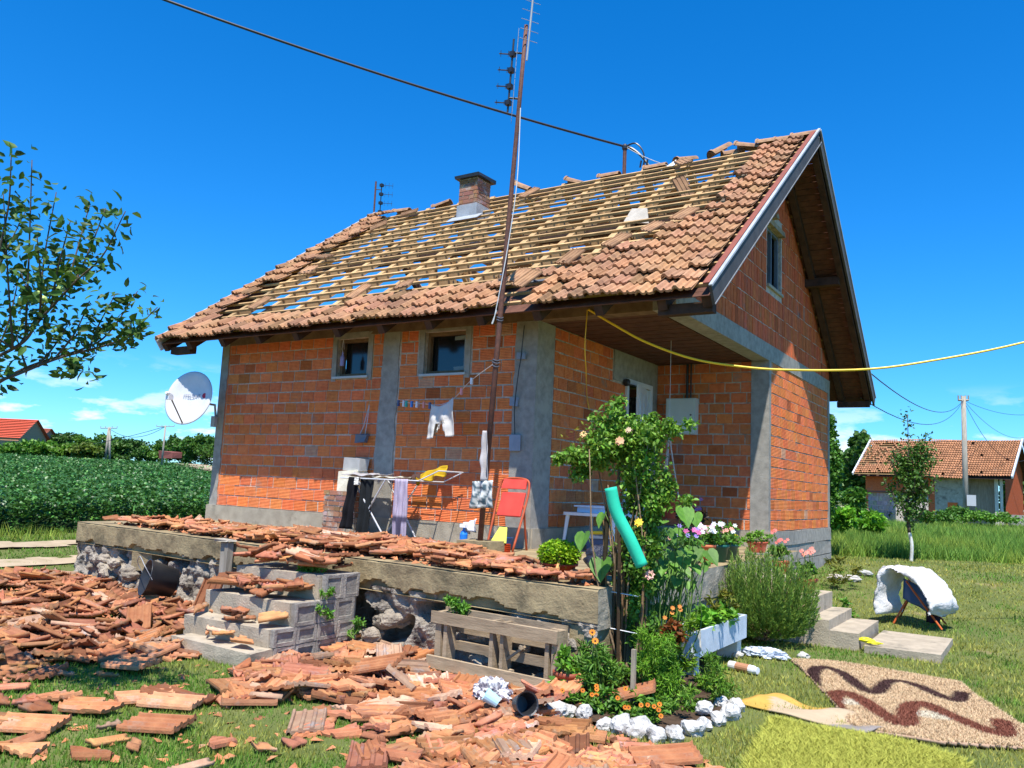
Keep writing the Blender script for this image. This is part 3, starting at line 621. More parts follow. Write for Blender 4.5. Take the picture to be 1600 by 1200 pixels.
for (x0, x1, ya, yb, z1) in ((.46, .92, .72, 2.0, .62), (.9, 1.26, .73, 2.0, .45), (1.24, 1.475, .74, 2.0, .27), (1.46, 1.77, .75, 1.98, .165)):
    b = MB(); b.box((x0, ya, -.1), (x1, yb, z1), jit=.006); b.build('step', mStep, GS)
b = MB(); b.box((1.83, .68, -.08), (2.53, 1.95, .075), jit=.006); b.build('landing_slab', mStep, GS)

# ---------------------------------------------------------------- fallen tiles
def tile_templates():
    out = []
    rr = random.Random(5)
    prof = [(u*.88, z) for u, z in [(0, 0), (.010, .020), (.026, .020), (.032, .004), (.075, .004), (.084, .015), (.102, .015), (.110, .004), (.150, .004), (.158, .015), (.176, .015), (.184, .004), (.222, .004), (.228, .012), (.240, .012), (.246, 0)]]
    for k in range(34):
        whole = k < 4; bm = bmesh.new(); n = len(prof); ln = .40
        rows = []
        for y, h in ((.02, .006), (.04, .0), (.2, .0), (.355, .0), (.37, .012)):
            rows.append([bm.verts.new((u-.108, y-.195, z+.016+h)) for u, z in prof]+[bm.verts.new((u-.108, y-.195, max(0, z-.004)+h*.3)) for u, z in reversed(prof)])
        m = 2*n
        for a, b_ in zip(rows, rows[1:]):
            for i in range(m): bm.faces.new((a[i], a[(i+1) % m], b_[(i+1) % m], b_[i]))
        bm.faces.new(rows[0][::-1]); bm.faces.new(rows[-1])
        if not whole:
            for c in range(rr.choice([1, 2, 2, 3]) if k < 18 else rr.choice([3, 4])):
                a = rr.uniform(0, 6.283); d = rr.uniform(-.02, .10) if k < 18 else rr.uniform(.015, .06)
                nrm = Vector((math.cos(a), math.sin(a), rr.uniform(-.25, .25)))
                geom = list(bm.verts)+list(bm.edges)+list(bm.faces)
                q = bmesh.ops.bisect_plane(bm, geom=geom, plane_co=nrm*d, plane_no=nrm, clear_outer=True)
                ed = [e for e in q['geom_cut'] if isinstance(e, bmesh.types.BMEdge)]
                if ed:
                    try: bmesh.ops.holes_fill(bm, edges=[e for e in bm.edges if e.is_boundary])
                    except Exception: pass
        bmesh.ops.recalc_face_normals(bm, faces=bm.faces)
        if len(bm.verts) < 8: bm.free(); continue
        c = Vector((0, 0, 0))
        for v in bm.verts: c += v.co
        c /= len(bm.verts); c.z = 0
        for v in bm.verts: v.co -= c
        me = bpy.data.meshes.new('roof_tile'); bm.to_mesh(me); bm.free(); me.materials.append(mShard)
        at = me.color_attributes.new('tint', 'FLOAT_COLOR', 'POINT'); at.data.foreach_set('color', np.ones(len(me.vertices)*4, np.float32))
        xs = [v.co.x for v in me.vertices]; ys = [v.co.y for v in me.vertices]
        out.append((me, (max(xs)-min(xs))*(max(ys)-min(ys)), whole))
    return out
TT = tile_templates(); big = [t for t in TT if t[1] > .045 or t[2]]; whole = [t for t in TT if t[2]]; small = [t for t in TT if t[1] <= .045]
def gpoly(pts, z=0.): return [tuple(gz(*p, z)[:2]) for p in pts]
ZA = gpoly([(-60, 905), (60, 898), (225, 905), (330, 910), (395, 955), (330, 995), (290, 1015), (150, 1020), (0, 1025), (-120, 1030)], .1)
ZB2 = gpoly([(400, 1035), (470, 1000), (585, 985), (700, 1035), (890, 1095), (850, 1130), (700, 1130), (560, 1100), (470, 1085), (380, 1100), (330, 1070)], .04)
ZC = gpoly([(600, 1110), (760, 1090), (880, 1130), (960, 1150), (1110, 1190), (1130, 1260), (540, 1260), (560, 1180)], .0)
ZD = gpoly([(-50, 1050), (300, 1040), (420, 1060), (520, 1110), (620, 1110), (560, 1230), (-50, 1230)], .0)
ZF = gpoly([(850, 1040), (960, 1090), (980, 1140), (870, 1140), (820, 1100)], .02)
def mound(x, y):
    a = math.exp(-(((x+4.6)/1.7)**2+((y+3.55)/.75)**2))*.07+math.exp(-(((x+6.2)/1.2)**2+((y+3.3)/.8)**2))*.06
    a += math.exp(-(((x+1.0)/.8)**2+((y+3.45)/.4)**2))*.03+math.exp(-(((x+3.3)/.35)**2+((y+3.2)/.5)**2))*.13
    return a
PC = []                      # pieces: (template, matrix, tint, zone)
rr = random.Random(77)
def put(x, y, z, pool, tilt, zone, dark=0., sc=1., yaw=None):
    t = rr.choice(pool); e = Euler((rr.gauss(0, tilt), rr.gauss(0, tilt)+(math.pi if rr.random() < .3 else 0), rr.uniform(0, 6.28) if yaw is None else yaw), 'XYZ')
    fl = abs(math.cos(e.y)) > 0 and math.cos(e.y) < 0
    M = Matrix.Translation((x, y, z+(.035 if fl else .002)+abs(math.sin(e.x))*.08+abs(math.sin(e.y))*.05)) @ e.to_matrix().to_4x4() @ Matrix.Scale(sc, 4)
    v = rr.uniform(.62, 1.2)*(1-dark*rr.random()); w = rr.random(); cl = (v*rr.uniform(.95, 1.08), v*rr.uniform(.88, 1.1), v*rr.uniform(.85, 1.15))
    if w < .09: cl = (v*1.05, v*1.5, v*2.1)
    elif w < .19: cl = (v*.55, v*.5, v*.5)
    PC.append((t, M, cl, zone))
def scatter(poly, n, pool_w, tilt, zone, layers=1, dark=0., zf=None, clump=0.):
    xs = [p[0] for p in poly]; ys = [p[1] for p in poly]; k = 0; tries = 0
    while k < n and tries < n*40:
        tries += 1; x = rr.uniform(min(xs), max(xs)); y = rr.uniform(min(ys), max(ys))
        if not inpoly(np.array([x]), np.array([y]), poly)[0]: continue
        if clump and noise.noise(Vector((x*1.3, y*1.3, 5)))+rr.uniform(-.25, .25) < clump-.3: continue
        if -.95 < x < .55 and y > -3.36 and zone != 'terrace': continue
        if x > .5 and y > -3.80 and zone != 'terrace': continue
        if y > tfy(x)-.05 and zone != 'terrace': continue
        if -3.05 < x < -1.8 and -4.05 < y < -2.8 and zone not in ('steps', 'terrace'): continue
        lay = rr.random()**.7; base = (zf(x, y) if zf else Gz(x, y)+mound(x, y)*lay)+rr.uniform(0, .02*layers)
        u = rr.random(); pool = whole if u < pool_w[0] else big if u < pool_w[0]+pool_w[1] else small
        put(x, y, base, pool, tilt*(.5+rr.random()), zone, dark); k += 1
scatter(ZA, 760, (.07, .30), .20, 'heap', 2, dark=.42, clump=.10)
scatter(ZB2, 270, (.12, .34), .14, 'front', 2)
scatter(ZC, 190, (.04, .24), .09, 'low', 1, clump=.12)
scatter(ZD, 58, (.05, .14), .05, 'lawn', 1, clump=.24)
scatter(ZF, 45, (.12, .4), .2, 'bed', 2)
tp = [(-7.1, -2.02), (-4, -2.38), (-1.9, -2.6), (.50, -2.92), (.42, -2.55), (-.2, -2.3), (-1.0, -1.85), (-2.2, -1.05), (-4.2, -.95), (-6.6, -1.35)]
tzf = lambda x, y: TZ+.01+.05*math.exp(-((x+2.6)/1.8)**2)*max(0, 1-abs(y-tfy(x)-.5)/1.2)*rr.random()+.02*rr.random()
tp2 = [(x, max(y, tfy(x)+.04)) for x, y in tp]
n0 = len(PC); scatter(tp2, 640, (.0, .22), .10, 'terrace', 2, zf=tzf)
sp = lambda x, y: (.13 if y < -3.8 else .28 if y < -3.6 else .465 if y < -3.28 else .675)+.04*rr.random()
scatter([(-2.95, -3.55), (-1.98, -3.55), (-1.98, -2.85), (-2.95, -2.85)], 95, (.02, .3), .14, 'steps', 3, zf=lambda x, y: sp(x, y)+.05*rr.random())
scatter([(-2.9, -4.0), (-1.95, -4.0), (-1.95, -3.6), (-2.9, -3.6)], 14, (0, .3), .08, 'steps', 1, zf=sp)
# a few large whole tiles the photograph singles out
def spot(px, py, yaw, tilt=(0, 0), dz=0., z=.03, label=None, t=None, sc=1.05, tn=(1.05, 1.02, 1)):
    p = gz(px, py, z+dz); t = t or whole[0]
    M = Matrix.Translation((p[0], p[1], z+dz)) @ Euler((tilt[0], tilt[1], yaw), 'XYZ').to_matrix().to_4x4() @ Matrix.Scale(sc, 4)
    PC.append((t, M, tn, label or 'front'))
spot(592, 1040, -1.25, (.25, .18), .12, label='*large clean tile lying tilted on top of the heap beside the pallet')
spot(438, 1068, -1.1, (.05, .05), .03, label='*upturned whole tile at the foot of the block steps')
spot(135, 1110, -.9, (.0, .02), .0, label='*square tile piece lying flat alone on the lawn', t=big[6])
spot(45, 1135, -1.0, (0, .03), .0, label='*long whole tile lying at the near edge of the lawn')
spot(205, 1040, -1.35, (.05, .05), .02, label='*long ribbed tile resting just below the big tile heap')
spot(505, 1062, -1.35, (.15, -.2), .03, label='*long tile leaning by the upturned one below the steps')
spot(325, 935, .25, (1.25, .15), .22, label='*tile standing on edge beside the bucket, its dark underside showing', tn=(.8, .75, .7))
spot(985, 1085, -1.2, (.3, .0), .10, label='*two ribbed tile resting against the white bed stones', tn=(1, .95, .9))
spot(1040, 1185, -.95, (.1, .05), .02, label='*thick broken tile nearest the white painted stones', tn=(.85, .8, .8))
spot(880, 1080, -.05, (.35, .0), .07, label='*tile propped upright behind the white stones with its ribs vertical')
spot(245, 1135, -1.2, (.05, .05), .0, label='*pair shaped tile with a thick dark rim on the lawn', tn=(.95, .9, .85))
spot(270, 1100, -1.1, (.0, .0), .0, label='*dusty pink tile lying flat on the lawn', tn=(1.1, 1.25, 1.4))
names = {'heap': ('in the heap below the terrace', 'heap'), 'front': ('between block steps and pallet', 'fr'), 'low': ('on grass before the flower bed', 'low'),
         'lawn': ('lying loose on open lawn', 'lawn'), 'bed': ('beside pallet and bed stones', 'bed'), 'terrace': ('along the mossy terrace edge', 'te'), 'steps': ('lying on the block steps', 'st')}
def appar(p):
    c = p[1].translation; d2 = (c.x-CAM[0])**2+(c.y-CAM[1])**2+(c.z-CAM[2])**2; return p[0][1]/d2*(2 if p[3][0] == '*' else 1)
PC.sort(key=appar, reverse=True)
uniq = {}
for i, (t, M, cl, zone) in enumerate(PC[:300]):
    key = (t[0].name, round(sum(cl)*1.5)); 
    if key not in uniq:
        me = t[0].copy(); c = np.ones((len(me.vertices), 4), np.float32); c[:, :3] = cl; me.color_attributes['tint'].data.foreach_set('color', c.ravel()); uniq[key] = me
    o = bpy.data.objects.new('roof_tile', uniq[key]); COL.objects.link(o); o.matrix_world = M
    if zone[0] == '*': lb = zone[1:]
    else:
        tone = 'dark stained' if sum(cl) < 2.45 else 'pale dusty' if sum(cl) > 3.1 else 'orange'
        sz = 'whole roof tile' if t[2] else 'large broken roof tile' if t[1] > .045 else 'small roof tile shard'
        lb = '%s %s %s' % (tone, sz, names[zone][0])
    tag(o, lb, 'roof tile', 'fallen roof tiles', 'thing')
Vs = []; Fs = []; Cs = []; b0 = 0; arr = {}
for (t, M, cl, zone) in PC[300:]:
    me = t[0]
    if me.name not in arr:
        v = np.empty(len(me.vertices)*3, np.float32); me.vertices.foreach_get('co', v); me.calc_loop_triangles()
        f = np.empty(len(me.loop_triangles)*3, np.int32); me.loop_triangles.foreach_get('vertices', f); arr[me.name] = (v.reshape(-1, 3), f.reshape(-1, 3))
    v, f = arr[me.name]; A = np.array(M); Vs.append(v @ A[:3, :3].T+A[:3, 3]); Fs.append(f+b0); Cs.append(np.tile(cl, (len(v), 1))); b0 += len(v)
# fine crumbs of broken clay under and between the pieces
def crumbs(poly, n, zf, smin=.012, smax=.04):
    global b0
    xs = [p[0] for p in poly]; ys = [p[1] for p in poly]; x = rng.uniform(min(xs), max(xs), n); y = rng.uniform(min(ys), max(ys), n); k = inpoly(x, y, poly); x, y = x[k], y[k]
    k = ~((x > -3.05) & (x < -1.8) & (y > -4.05) & (y < -2.8)) if zf is None else np.ones(len(x), bool); x, y = x[k], y[k]
    z = G(x, y)+.01+np.array([mound(a, b_)*.7 for a, b_ in zip(x, y)]) if zf is None else zf(x, y)
    m = len(x); s_ = rng.uniform(smin, smax, m)[:, None, None]; T4 = np.array([[1, 0, 0], [-.5, .87, 0], [-.5, -.87, 0], [.1, .1, .5]])
    V = rng.normal(0, .25, (m, 4, 3))+T4; a = rng.uniform(0, 6.28, m); c, s2 = np.cos(a), np.sin(a); X = V[:, :, 0]*c[:, None]-V[:, :, 1]*s2[:, None]; Y = V[:, :, 0]*s2[:, None]+V[:, :, 1]*c[:, None]
    V = np.stack([X, Y, V[:, :, 2]], 2)*s_+np.stack([x, y, z], 1)[:, None, :]
    i = np.arange(m)[:, None]*4; F = np.concatenate([i+np.array([[0, 1, 3]]), i+np.array([[1, 2, 3]]), i+np.array([[2, 0, 3]])]); cc = np.repeat(tint(m, .3, .06)*np.array([1, .95, .92]), 4, axis=0)
    Vs.append(V.reshape(-1, 3)); Fs.append(F+b0); Cs.append(cc); b0 += m*4
crumbs(ZA, 5000, None); crumbs(ZB2, 3500, None); crumbs(ZC, 1500, None); crumbs(ZF, 500, None); crumbs(ZD, 350, None); crumbs(tp2, 3500, lambda x, y: TZ+.01+0*x)
tag(npmesh('broken_tile_rubble', np.concatenate(Vs), np.concatenate(Fs), np.concatenate(Cs), mShard), kind='stuff')

# ---------------------------------------------------------------- lawn blades, tall grass, soya field
BED = [(.45, -3.0), (.62, -3.5), (1.0, -3.66), (1.45, -3.6), (1.6, -3.2), (1.58, -2.7), (1.2, -1.95), (.75, -1.0), (.55, -.3), (.3, -.3), (.3, -2.9)]
RUG = gpoly([(1238, 1035), (1300, 1038), (1430, 1058), (1500, 1072), (1525, 1092), (1600, 1142), (1640, 1172), (1600, 1174), (1470, 1167), (1335, 1142), (1290, 1085)])
YRUG = [(1.80, -2.64), (2.10, -2.70), (2.55, -2.68), (2.98, -2.88), (3.1, -4.4), (2.1, -4.4), (1.95, -3.7)]
def grassfield(name, n, r0, r1, mask, hgt, wid, colf, a0=-.78, a1=.72, seed=1, lean=.55):
    g = np.random.default_rng(seed); rad = r0*np.exp(g.random(n)*math.log(r1/r0)); an = g.uniform(a0, a1, n); yaw = math.atan2(Fw[0], Fw[1])
    x = CAM[0]+rad*np.sin(yaw+an); y = CAM[1]+rad*np.cos(yaw+an); k = mask(x, y); x, y, rad = x[k], y[k], rad[k]; n = len(x); z = G(x, y)
    h = hgt(x, y, rad)*g.uniform(.6, 1.35, n); w = wid(rad)*g.uniform(.7, 1.3, n); a = g.uniform(0, 6.283, n); ld = g.uniform(0, 6.283, n); ll = h*g.uniform(0, lean*1.6, n)
    P = np.stack([x, y, z-.004], 1); s_ = np.stack([np.cos(a), np.sin(a), 0*a], 1)*w[:, None]*.5; tip = P+np.stack([np.cos(ld)*ll, np.sin(ld)*ll, h], 1)
    V = np.stack([P-s_, P+s_, tip], 1).reshape(-1, 3); F = np.arange(n*3).reshape(-1, 3); C = np.repeat(colf(x, y, g), 3, axis=0)
    return tag(npmesh(name, V, F, C, mGrass), kind='stuff')
def solid(x, y):
    m = (x > -7.9) & (x < .62) & (y > -2.2-(x+7.56)*.093) & (y < 8.05) & ~((x > .5) & (y > 3.8)) & ~((x > .03) & (y > 3.82))
    m |= (x > -3) & (x < -1.85) & (y > -4.02) & (y < -2.8); m |= (x > .4) & (x < 1.77) & (y > .72) & (y < 2.0); m |= (x > 1.83) & (x < 2.53) & (y > .68) & (y < 1.95)
    return m
def lawnmask(x, y):
    m = ~solid(x, y) & ~inpoly(x, y, BED) & ~inpoly(x, y, RUG) & ~inpoly(x, y, YRUG) & (x > -10.7); m &= ~((x > -9.75) & (x < -9.25) & (vnoise(x, y, 5) > .12)); m &= ~((x > -8.5) & (x < -8.08) & (vnoise(x, y, 5) > .15))
    m &= ~(inpoly(x, y, ZA) & (vnoise(x, y, 2, 9) > .35)); m &= ~((y > 9.2+.68*(x+.1)) & (x > -1)); return m
def lawncol(x, y, g):
    n = len(x); d = vnoise(x, y, 1.1, 4)*.6+vnoise(x, y, 3.7, 2)*.4; dry = ss(.52, .74, d+.15*(x > .9)+.06*ss(3, 8, y)-.06*(x < -1))[:, None]; dry = np.clip(dry+(g.random((n, 1)) < .12)*.6, 0, 1)
    c = np.array([.80, 1.0, .75])*(1-dry)+np.array([2.1, 1.35, 1.7])*dry; return c*tint(n, .28, .1, g)
grassfield('lawn_grass', 430000, 2.2, 34, lawnmask, lambda x, y, r_: (.022+.012*vnoise(x, y, 1.7, 6))*(1+r_/40), lambda r_: .0035+.0011*r_, lawncol, seed=2)
def tallmask(x, y): return (y > 9.2+.68*(x+.1)+(vnoise(x, y, .8, 3)-.5)*.5) & (x > -6) & (y < 46) & ~solid(x, y)
def tallcol(x, y, g): n = len(x); d = ss(.45, .75, vnoise(x, y, .5, 8))[:, None]; return (np.array([1.0, 1.12, .95])*(1-d)+np.array([1.5, 1.3, 1.1])*d)*tint(n, .3, .12, g)
grassfield('tall_grass', 120000, 17, 60, tallmask, lambda x, y, r_: .20+.22*vnoise(x, y, .7, 1), lambda r_: .004+.0009*r_, tallcol, seed=3, a0=.2, a1=.75, lean=.6)
grassfield('rough_grass', 40000, 10, 30, lambda x, y: (x < -9.9) & (x > -11.2), lambda x, y, r_: .10+.12*vnoise(x, y, 1.5, 1), lambda r_: .004+.0008*r_, tallcol, seed=5, a0=-.8, a1=0)
def soya():
    g = np.random.default_rng(11); n = 300000; r0, r1 = 13., 150.; rad = r0*np.exp(g.random(n)**1.15*math.log(r1/r0)); an = g.uniform(-.66, -.20, n); yaw = math.atan2(Fw[0], Fw[1])
    x = CAM[0]+rad*np.sin(yaw+an); y = CAM[1]+rad*np.cos(yaw+an); k = (x < -10.9-.15*vnoise(y, y, 2)) & ~((x < -105)); x, y, rad = x[k], y[k], rad[k]; n = len(x)
    top = .52+.14*vnoise(x, y, 1.1, 5)+.10*np.sin(y*8+x*.4); z = G(x, y)+top*(1-.55*g.random(n)**2.2); edge = np.exp(-(-x-10.9)/.5); z = np.where(g.random(n) < edge*.8, G(x, y)+top*g.random(n), z)
    P = np.stack([x, y, z], 1); c = np.array([.62, .95, .66])*tint(n, .38, .15, g)*(1+(g.random((n, 1)) < .12)*.9)
    V, F, C = leaves(P, .070*(rad/13)**.62*g.uniform(.7, 1.3, n), c, up=.65, asp=.8, r=g); return V, F, C
V, F, C = soya(); mSoy = mat('soya leaf', (.105, .19, .045), (.065, .135, .035), 30, .42, 0, spec=.5, trans=.22)
tag(npmesh('soya_crop', V, F, C, mSoy), kind='stuff')
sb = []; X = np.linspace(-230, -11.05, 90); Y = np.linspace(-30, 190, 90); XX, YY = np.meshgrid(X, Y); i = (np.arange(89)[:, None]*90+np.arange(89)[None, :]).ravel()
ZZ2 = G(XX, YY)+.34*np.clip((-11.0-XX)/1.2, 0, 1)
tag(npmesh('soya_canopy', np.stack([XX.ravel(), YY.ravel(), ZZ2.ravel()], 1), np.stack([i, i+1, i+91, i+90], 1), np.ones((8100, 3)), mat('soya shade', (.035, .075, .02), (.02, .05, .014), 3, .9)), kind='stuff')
# ---------------------------------------------------------------- small builders
def obj1(name, mb, m, label, cat, group=None, smooth=False):
    return tag(mb.build(name, m, None, smooth), label, cat, group)
def catenary(a, c, sag, n=24):
    a = np.array(a, float); c = np.array(c, float); return [tuple(a+(c-a)*t-np.array([0, 0, sag*4*t*(1-t)])) for t in np.linspace(0, 1, n)]
def cloth(name, P0, U, V, nu, nv, m, col, amp=.02, fq=6., seed=0, th=.004, parent=None, fn=None, colf=None):
    """hanging cloth grid with folds; V runs down"""
    P0 = Vector(P0); U = Vector(U); V = Vector(V); Nn = U.cross(V).normalized(); Vs = []; C = []; F = []
    for j in range(nv+1):
        for i in range(nu+1):
            u, v = i/nu, j/nv; p = P0+U*u+V*v+Nn*(amp*(.3+v)*math.sin(u*fq*3+seed+1.3*math.sin(v*3+seed))+amp*.7*noise.noise(Vector((u*4+seed, v*4, seed))))
            if fn: p = p+Vector(fn(u, v))
            Vs.append(tuple(p)); C.append(colf(u, v) if colf else col)
    for j in range(nv):
        for i in range(nu): a = j*(nu+1)+i; F.append((a, a+1, a+nu+2, a+nu+1))
    b = MB(); b.v = Vs; b.f = F; b.c = C; b.m = [0]*len(F); o = b.build(name, m, parent, smooth=True)
    sm = o.modifiers.new('th', 'SOLIDIFY'); sm.thickness = th; return o
def bezy(pts, n=14):
    """Catmull-Rom through the points"""
    P = [Vector(p) for p in pts]; P = [P[0]*2-P[1]]+P+[P[-1]*2-P[-2]]; out = []
    for i in range(1, len(P)-2):
        for k in range(n): t = k/n; a, b_, c, d = P[i-1], P[i], P[i+1], P[i+2]; out.append(.5*((2*b_)+(c-a)*t+(2*a-5*b_+4*c-d)*t*t+(3*b_-a-3*c+d)*t**3))
    out.append(P[-2]); return out

# ---------------------------------------------------------------- ridge tiles and loose tiles on the roof
def ridgetile(x, tiltx, yaw, z, label, y=4.0, roll=0.):
    b = MB(); n = 9; V = []; F = []
    for k, (xx, rr_) in enumerate(((0, .135), (.03, .135), (.031, .118), (.40, .100), (.40, .088), (0, .105))):
        for i in range(n): a = math.pi*(.04+.92*i/(n-1)); V.append((xx, rr_*math.cos(a), rr_*math.sin(a)*.92))
    for k in range(5):
        for i in range(n-1): F.append((k*n+i, k*n+i+1, (k+1)*n+i+1, (k+1)*n+i))
    v = random.uniform(.85, 1.2); b.add(V, F, (v, v*1.08, v*1.1)); o = b.build('ridge_tile', mTile, None, smooth=False)
    o.location = (x, y, z); o.rotation_euler = (roll, tiltx, yaw); return tag(o, label, 'ridge tile', 'ridge tiles along the roof top', 'thing')
RT = [(-8.12, .30, .15, 6.93, 'loose ridge tile sloping beside the thin far antenna'), (-7.80, -.03, .05, 7.03, 'ridge tile lying on top of its neighbour near the thin antenna'), (-6.75, -.28, .12, 6.97, 'tilted ridge tile between the thin antenna and the chimney'),
      (-4.86, .42, 0, 7.16, 'ridge tile leaning down from the chimney on its mast side'), (-3.75, .30, .2, 7.05, 'ridge tile raised at one end right of the tall mast'), (-3.05, -.04, .0, 6.97, 'flat ridge tile just left of the cable pole'),
      (-2.18, -.05, .0, 6.97, 'flat ridge tile just right of the cable pole'), (-1.62, -.3, .9, 7.02, 'ridge tile turned across the ridge by the white sheet'),
      (-1.0, -.60, .8, 7.02, 'ridge tile standing up steeply near the gable'), (-.82, -.25, .5, 6.97, 'ridge tile slumped below the upright one'), (-.62, .22, .05, 7.10, 'ridge tile tilted towards the gable'),
      (-.26, .0, 0, 7.06, 'straight ridge tile third from the gable peak'), (.02, -.02, 0, 7.04, 'straight ridge tile second from the gable peak'), (.28, -.03, 0, 7.05, 'ridge tile at the gable peak')]
for a in RT: ridgetile(*a)
def looset(x, t, yaw, tx, ty, lift, label, tn=(1, 1, 1), me=None):
    me2 = (me or TT[0][0]).copy(); me2.materials.clear(); me2.materials.append(mTile); c = np.ones((len(me2.vertices), 4), np.float32); c[:, :3] = tn; me2.color_attributes['tint'].data.foreach_set('color', c.ravel())
    o = bpy.data.objects.new('slipped_tile', me2); COL.objects.link(o)
    B = Matrix(((1, 0, 0, 0), (0, cA, -sA, 0), (0, sA, cA, 0), (0, 0, 0, 1))); o.matrix_world = Matrix.Translation(fp(x, t, .02+lift)) @ B @ Euler((tx, ty, yaw), 'XYZ').to_matrix().to_4x4()
    tag(o, label, 'roof tile', 'slipped tiles on the battens', 'thing')
LT = [(-7.75, 4.55, .5, .1, 0, .06, 'square slipped tile just below the thin antenna'), (-7.25, 4.7, -1.0, .1, .1, .05, 'slipped tile lying slanted right of the thin antenna foot'), (-6.95, 5.35, -1.1, 0, 0, .04, 'slipped tile up under the ridge by the thin antenna'),
      (-7.15, 2.45, .2, 0, .1, .04, 'slipped tile on the lower left battens'), (-7.3, 3.1, 1.2, 0, .1, .05, 'slipped tile along the left verge at mid height'),
      (-6.9, 1.0, -.35, .1, 0, .06, 'slipped tile sitting crooked at the lower left tile rows'), (-4.75, .95, -.4, .15, 0, .07, 'slipped tile raised above the small left window'), (-4.0, 1.05, .4, -.1, 0, .05, 'slipped tile above the open window'),
      (-1.75, .62, -.45, .15, .05, .09, 'slipped tile hanging over the hole right of the mast'), (-2.05, .9, -.2, .05, 0, .04, 'slipped tile behind the mast over the eave'), (-1.45, 1.25, -.3, .1, 0, .08, 'slipped tile stacked on the third row right of the mast'),
      (-1.0, 1.7, -.5, .05, 0, .07, 'slipped tile on the stepped edge of the tiling, lower one'), (-.65, 2.1, -.55, .05, 0, .06, 'slipped tile on the stepped edge of the tiling, middle one'), (-.35, 2.45, -.5, .05, 0, .06, 'slipped tile on the stepped edge of the tiling, upper one'),
      (-4.1, 5.2, -.6, .1, 0, .04, 'slipped tile just under the ridge right of the mast'), (-3.6, 4.4, -.3, .0, 0, -.12, 'slipped tile between rafters high on the bare slope'), (-1.3, 5.4, .6, 0, 0, .04, 'slipped tile under the upright ridge tile'), (-.95, 4.2, .8, .9, 0, -.04, 'slipped tile stuck on edge between two battens')]
rk = random.Random(9)
for i, a in enumerate(LT): v = rk.uniform(.7, 1.1); looset(*a, tn=(v, v*1.05, v*1.05), me=(TT[0][0] if i % 3 else big[(i*5) % len(big)][0]))
b = MB(); b.add([fp(-1.45, 3.0, -.05), fp(-1.05, 2.9, -.10), fp(-1.15, 3.2, .03), fp(-1.42, 3.3, .03)], [(0, 1, 2, 3)], (.52, .46, .38)); o = obj1('insulation_board', b, mPlaster, 'grey sheet of board lying between the bare battens', 'board'); s_ = o.modifiers.new('t', 'SOLIDIFY'); s_.thickness = .02
b = MB(); b.add([(-1.86, 3.92, 6.92), (-1.55, 3.75, 6.9), (-1.60, 3.95, 7.08), (-1.75, 4.0, 7.02)], [(0, 1, 2, 3)], (.85, .9, .95)); o = obj1('plastic_sheet', b, mPlastic, 'white plastic scrap caught on the ridge', 'sheet'); s_ = o.modifiers.new('t', 'SOLIDIFY'); s_.thickness = .006
cloth('roof_membrane', fp(-2.35, 1.25, -.16), (.9, 0, .05), (.1, -.25, -.1), 14, 8, mPlastic, (.12, .14, .17), .05, 4, 3); o = bpy.data.objects['roof_membrane']; tag(o, 'crumpled dark foil between the lowest battens right of the mast', 'foil', None, 'thing')

# ---------------------------------------------------------------- masts, aerials, overhead lines
def vband(mb, c, h, w, ax, n=4, col=(1, 1, 1)):
    pass
M1 = thing('antenna_mast', 'tall leaning rusty steel mast carrying aerials in front of the house', 'mast')
mb0, mt0 = Vector((-1.90, -.86, .90)), Vector((-1.60, -.86, 6.92))
def mp_(z): t = (z-.90)/(6.92-.90); return mb0+(mt0-mb0)*t
b = MB(); b.tube([mp_(.88), mp_(3.4), mp_(6.0), mp_(6.95)], [.033, .032, .026, .024], 10); b.build('pole', mRust, M1, True)
def yagi(parent, c, boomv, n, ln, up=(0, 0, 1), m=mZinc, refl=True, rr_=.006):
    c = Vector(c); d = Vector(boomv); b = MB(); b.tube([c, c+d], .011, 6)
    s_ = d.normalized().cross(Vector((.85, -.5, .1))).normalized(); s_ = Vector((.84, -.54, 0))*.9
    for i in range(n): p = c+d*((i+.2)/n); b.tube([p-s_*ln*.5, p+s_*ln*.5], rr_*.6, 4)
    b.build('aerial', m, parent)
# stacked panel aerial: short vertical boom with cross dipoles on stand-offs, grid reflector behind
def panel(parent, z0, z1, off, nd, m=mBlack):
    side = Vector((-.82, -.57, 0)); acr = Vector((-.57, .82, 0)); b = MB(); t = (z1-z0); base = [mp_(z0)+side*off, mp_(z1)+side*off]
    b.tube([base[0]-Vector((0, 0, .05)), base[1]+Vector((0, 0, .05))], .012, 6)
    for i in range(nd):
        p = base[0]+(base[1]-base[0])*(i+.3)/nd; b.tube([p, p+side*.16], .008, 5); b.box((-.03, -.03, -.03), (.03, .03, .03), M=Matrix.Translation(p))
        for k in (-1, 1):
            for s2 in (.05, .14): q = p+side*s2; b.tube([q, q+acr*.16*k+Vector((0, 0, .05*k))], .004, 4)
    for k in range(2): p = mp_(z0+(z1-z0)*(.15+.7*k)); b.tube([p, p+side*off], .012, 6)
    b.build('aerial', m, parent)
    g = MB()
    for k in range(5): o_ = base[0]-side*.05+acr*(-.16+.08*k); g.tube([o_-Vector((0, 0, .12)), o_+(base[1]-base[0])+Vector((0, 0, .1))], .003, 3)
    for k in range(12): o_ = base[0]-side*.05+(base[1]-base[0])*k/11; g.tube([o_-acr*.17, o_+acr*.17], .003, 3)
    g.build('reflector_grid', mZinc, parent)
panel(M1, 5.92, 6.72, .13, 4)
b = MB(); b.tube([mp_(6.5)+Vector((.05, 0, 0)), mp_(7.9)+Vector((.07, 0, 0))], .012, 6)
for k in range(9): p = mp_(6.75+.12*k)+Vector((.05, 0, 0)); b.tube([p+Vector((.06, .1, 0)), p-Vector((.06, .1, 0))], .004, 4)
b.build('aerial', mZinc, M1)
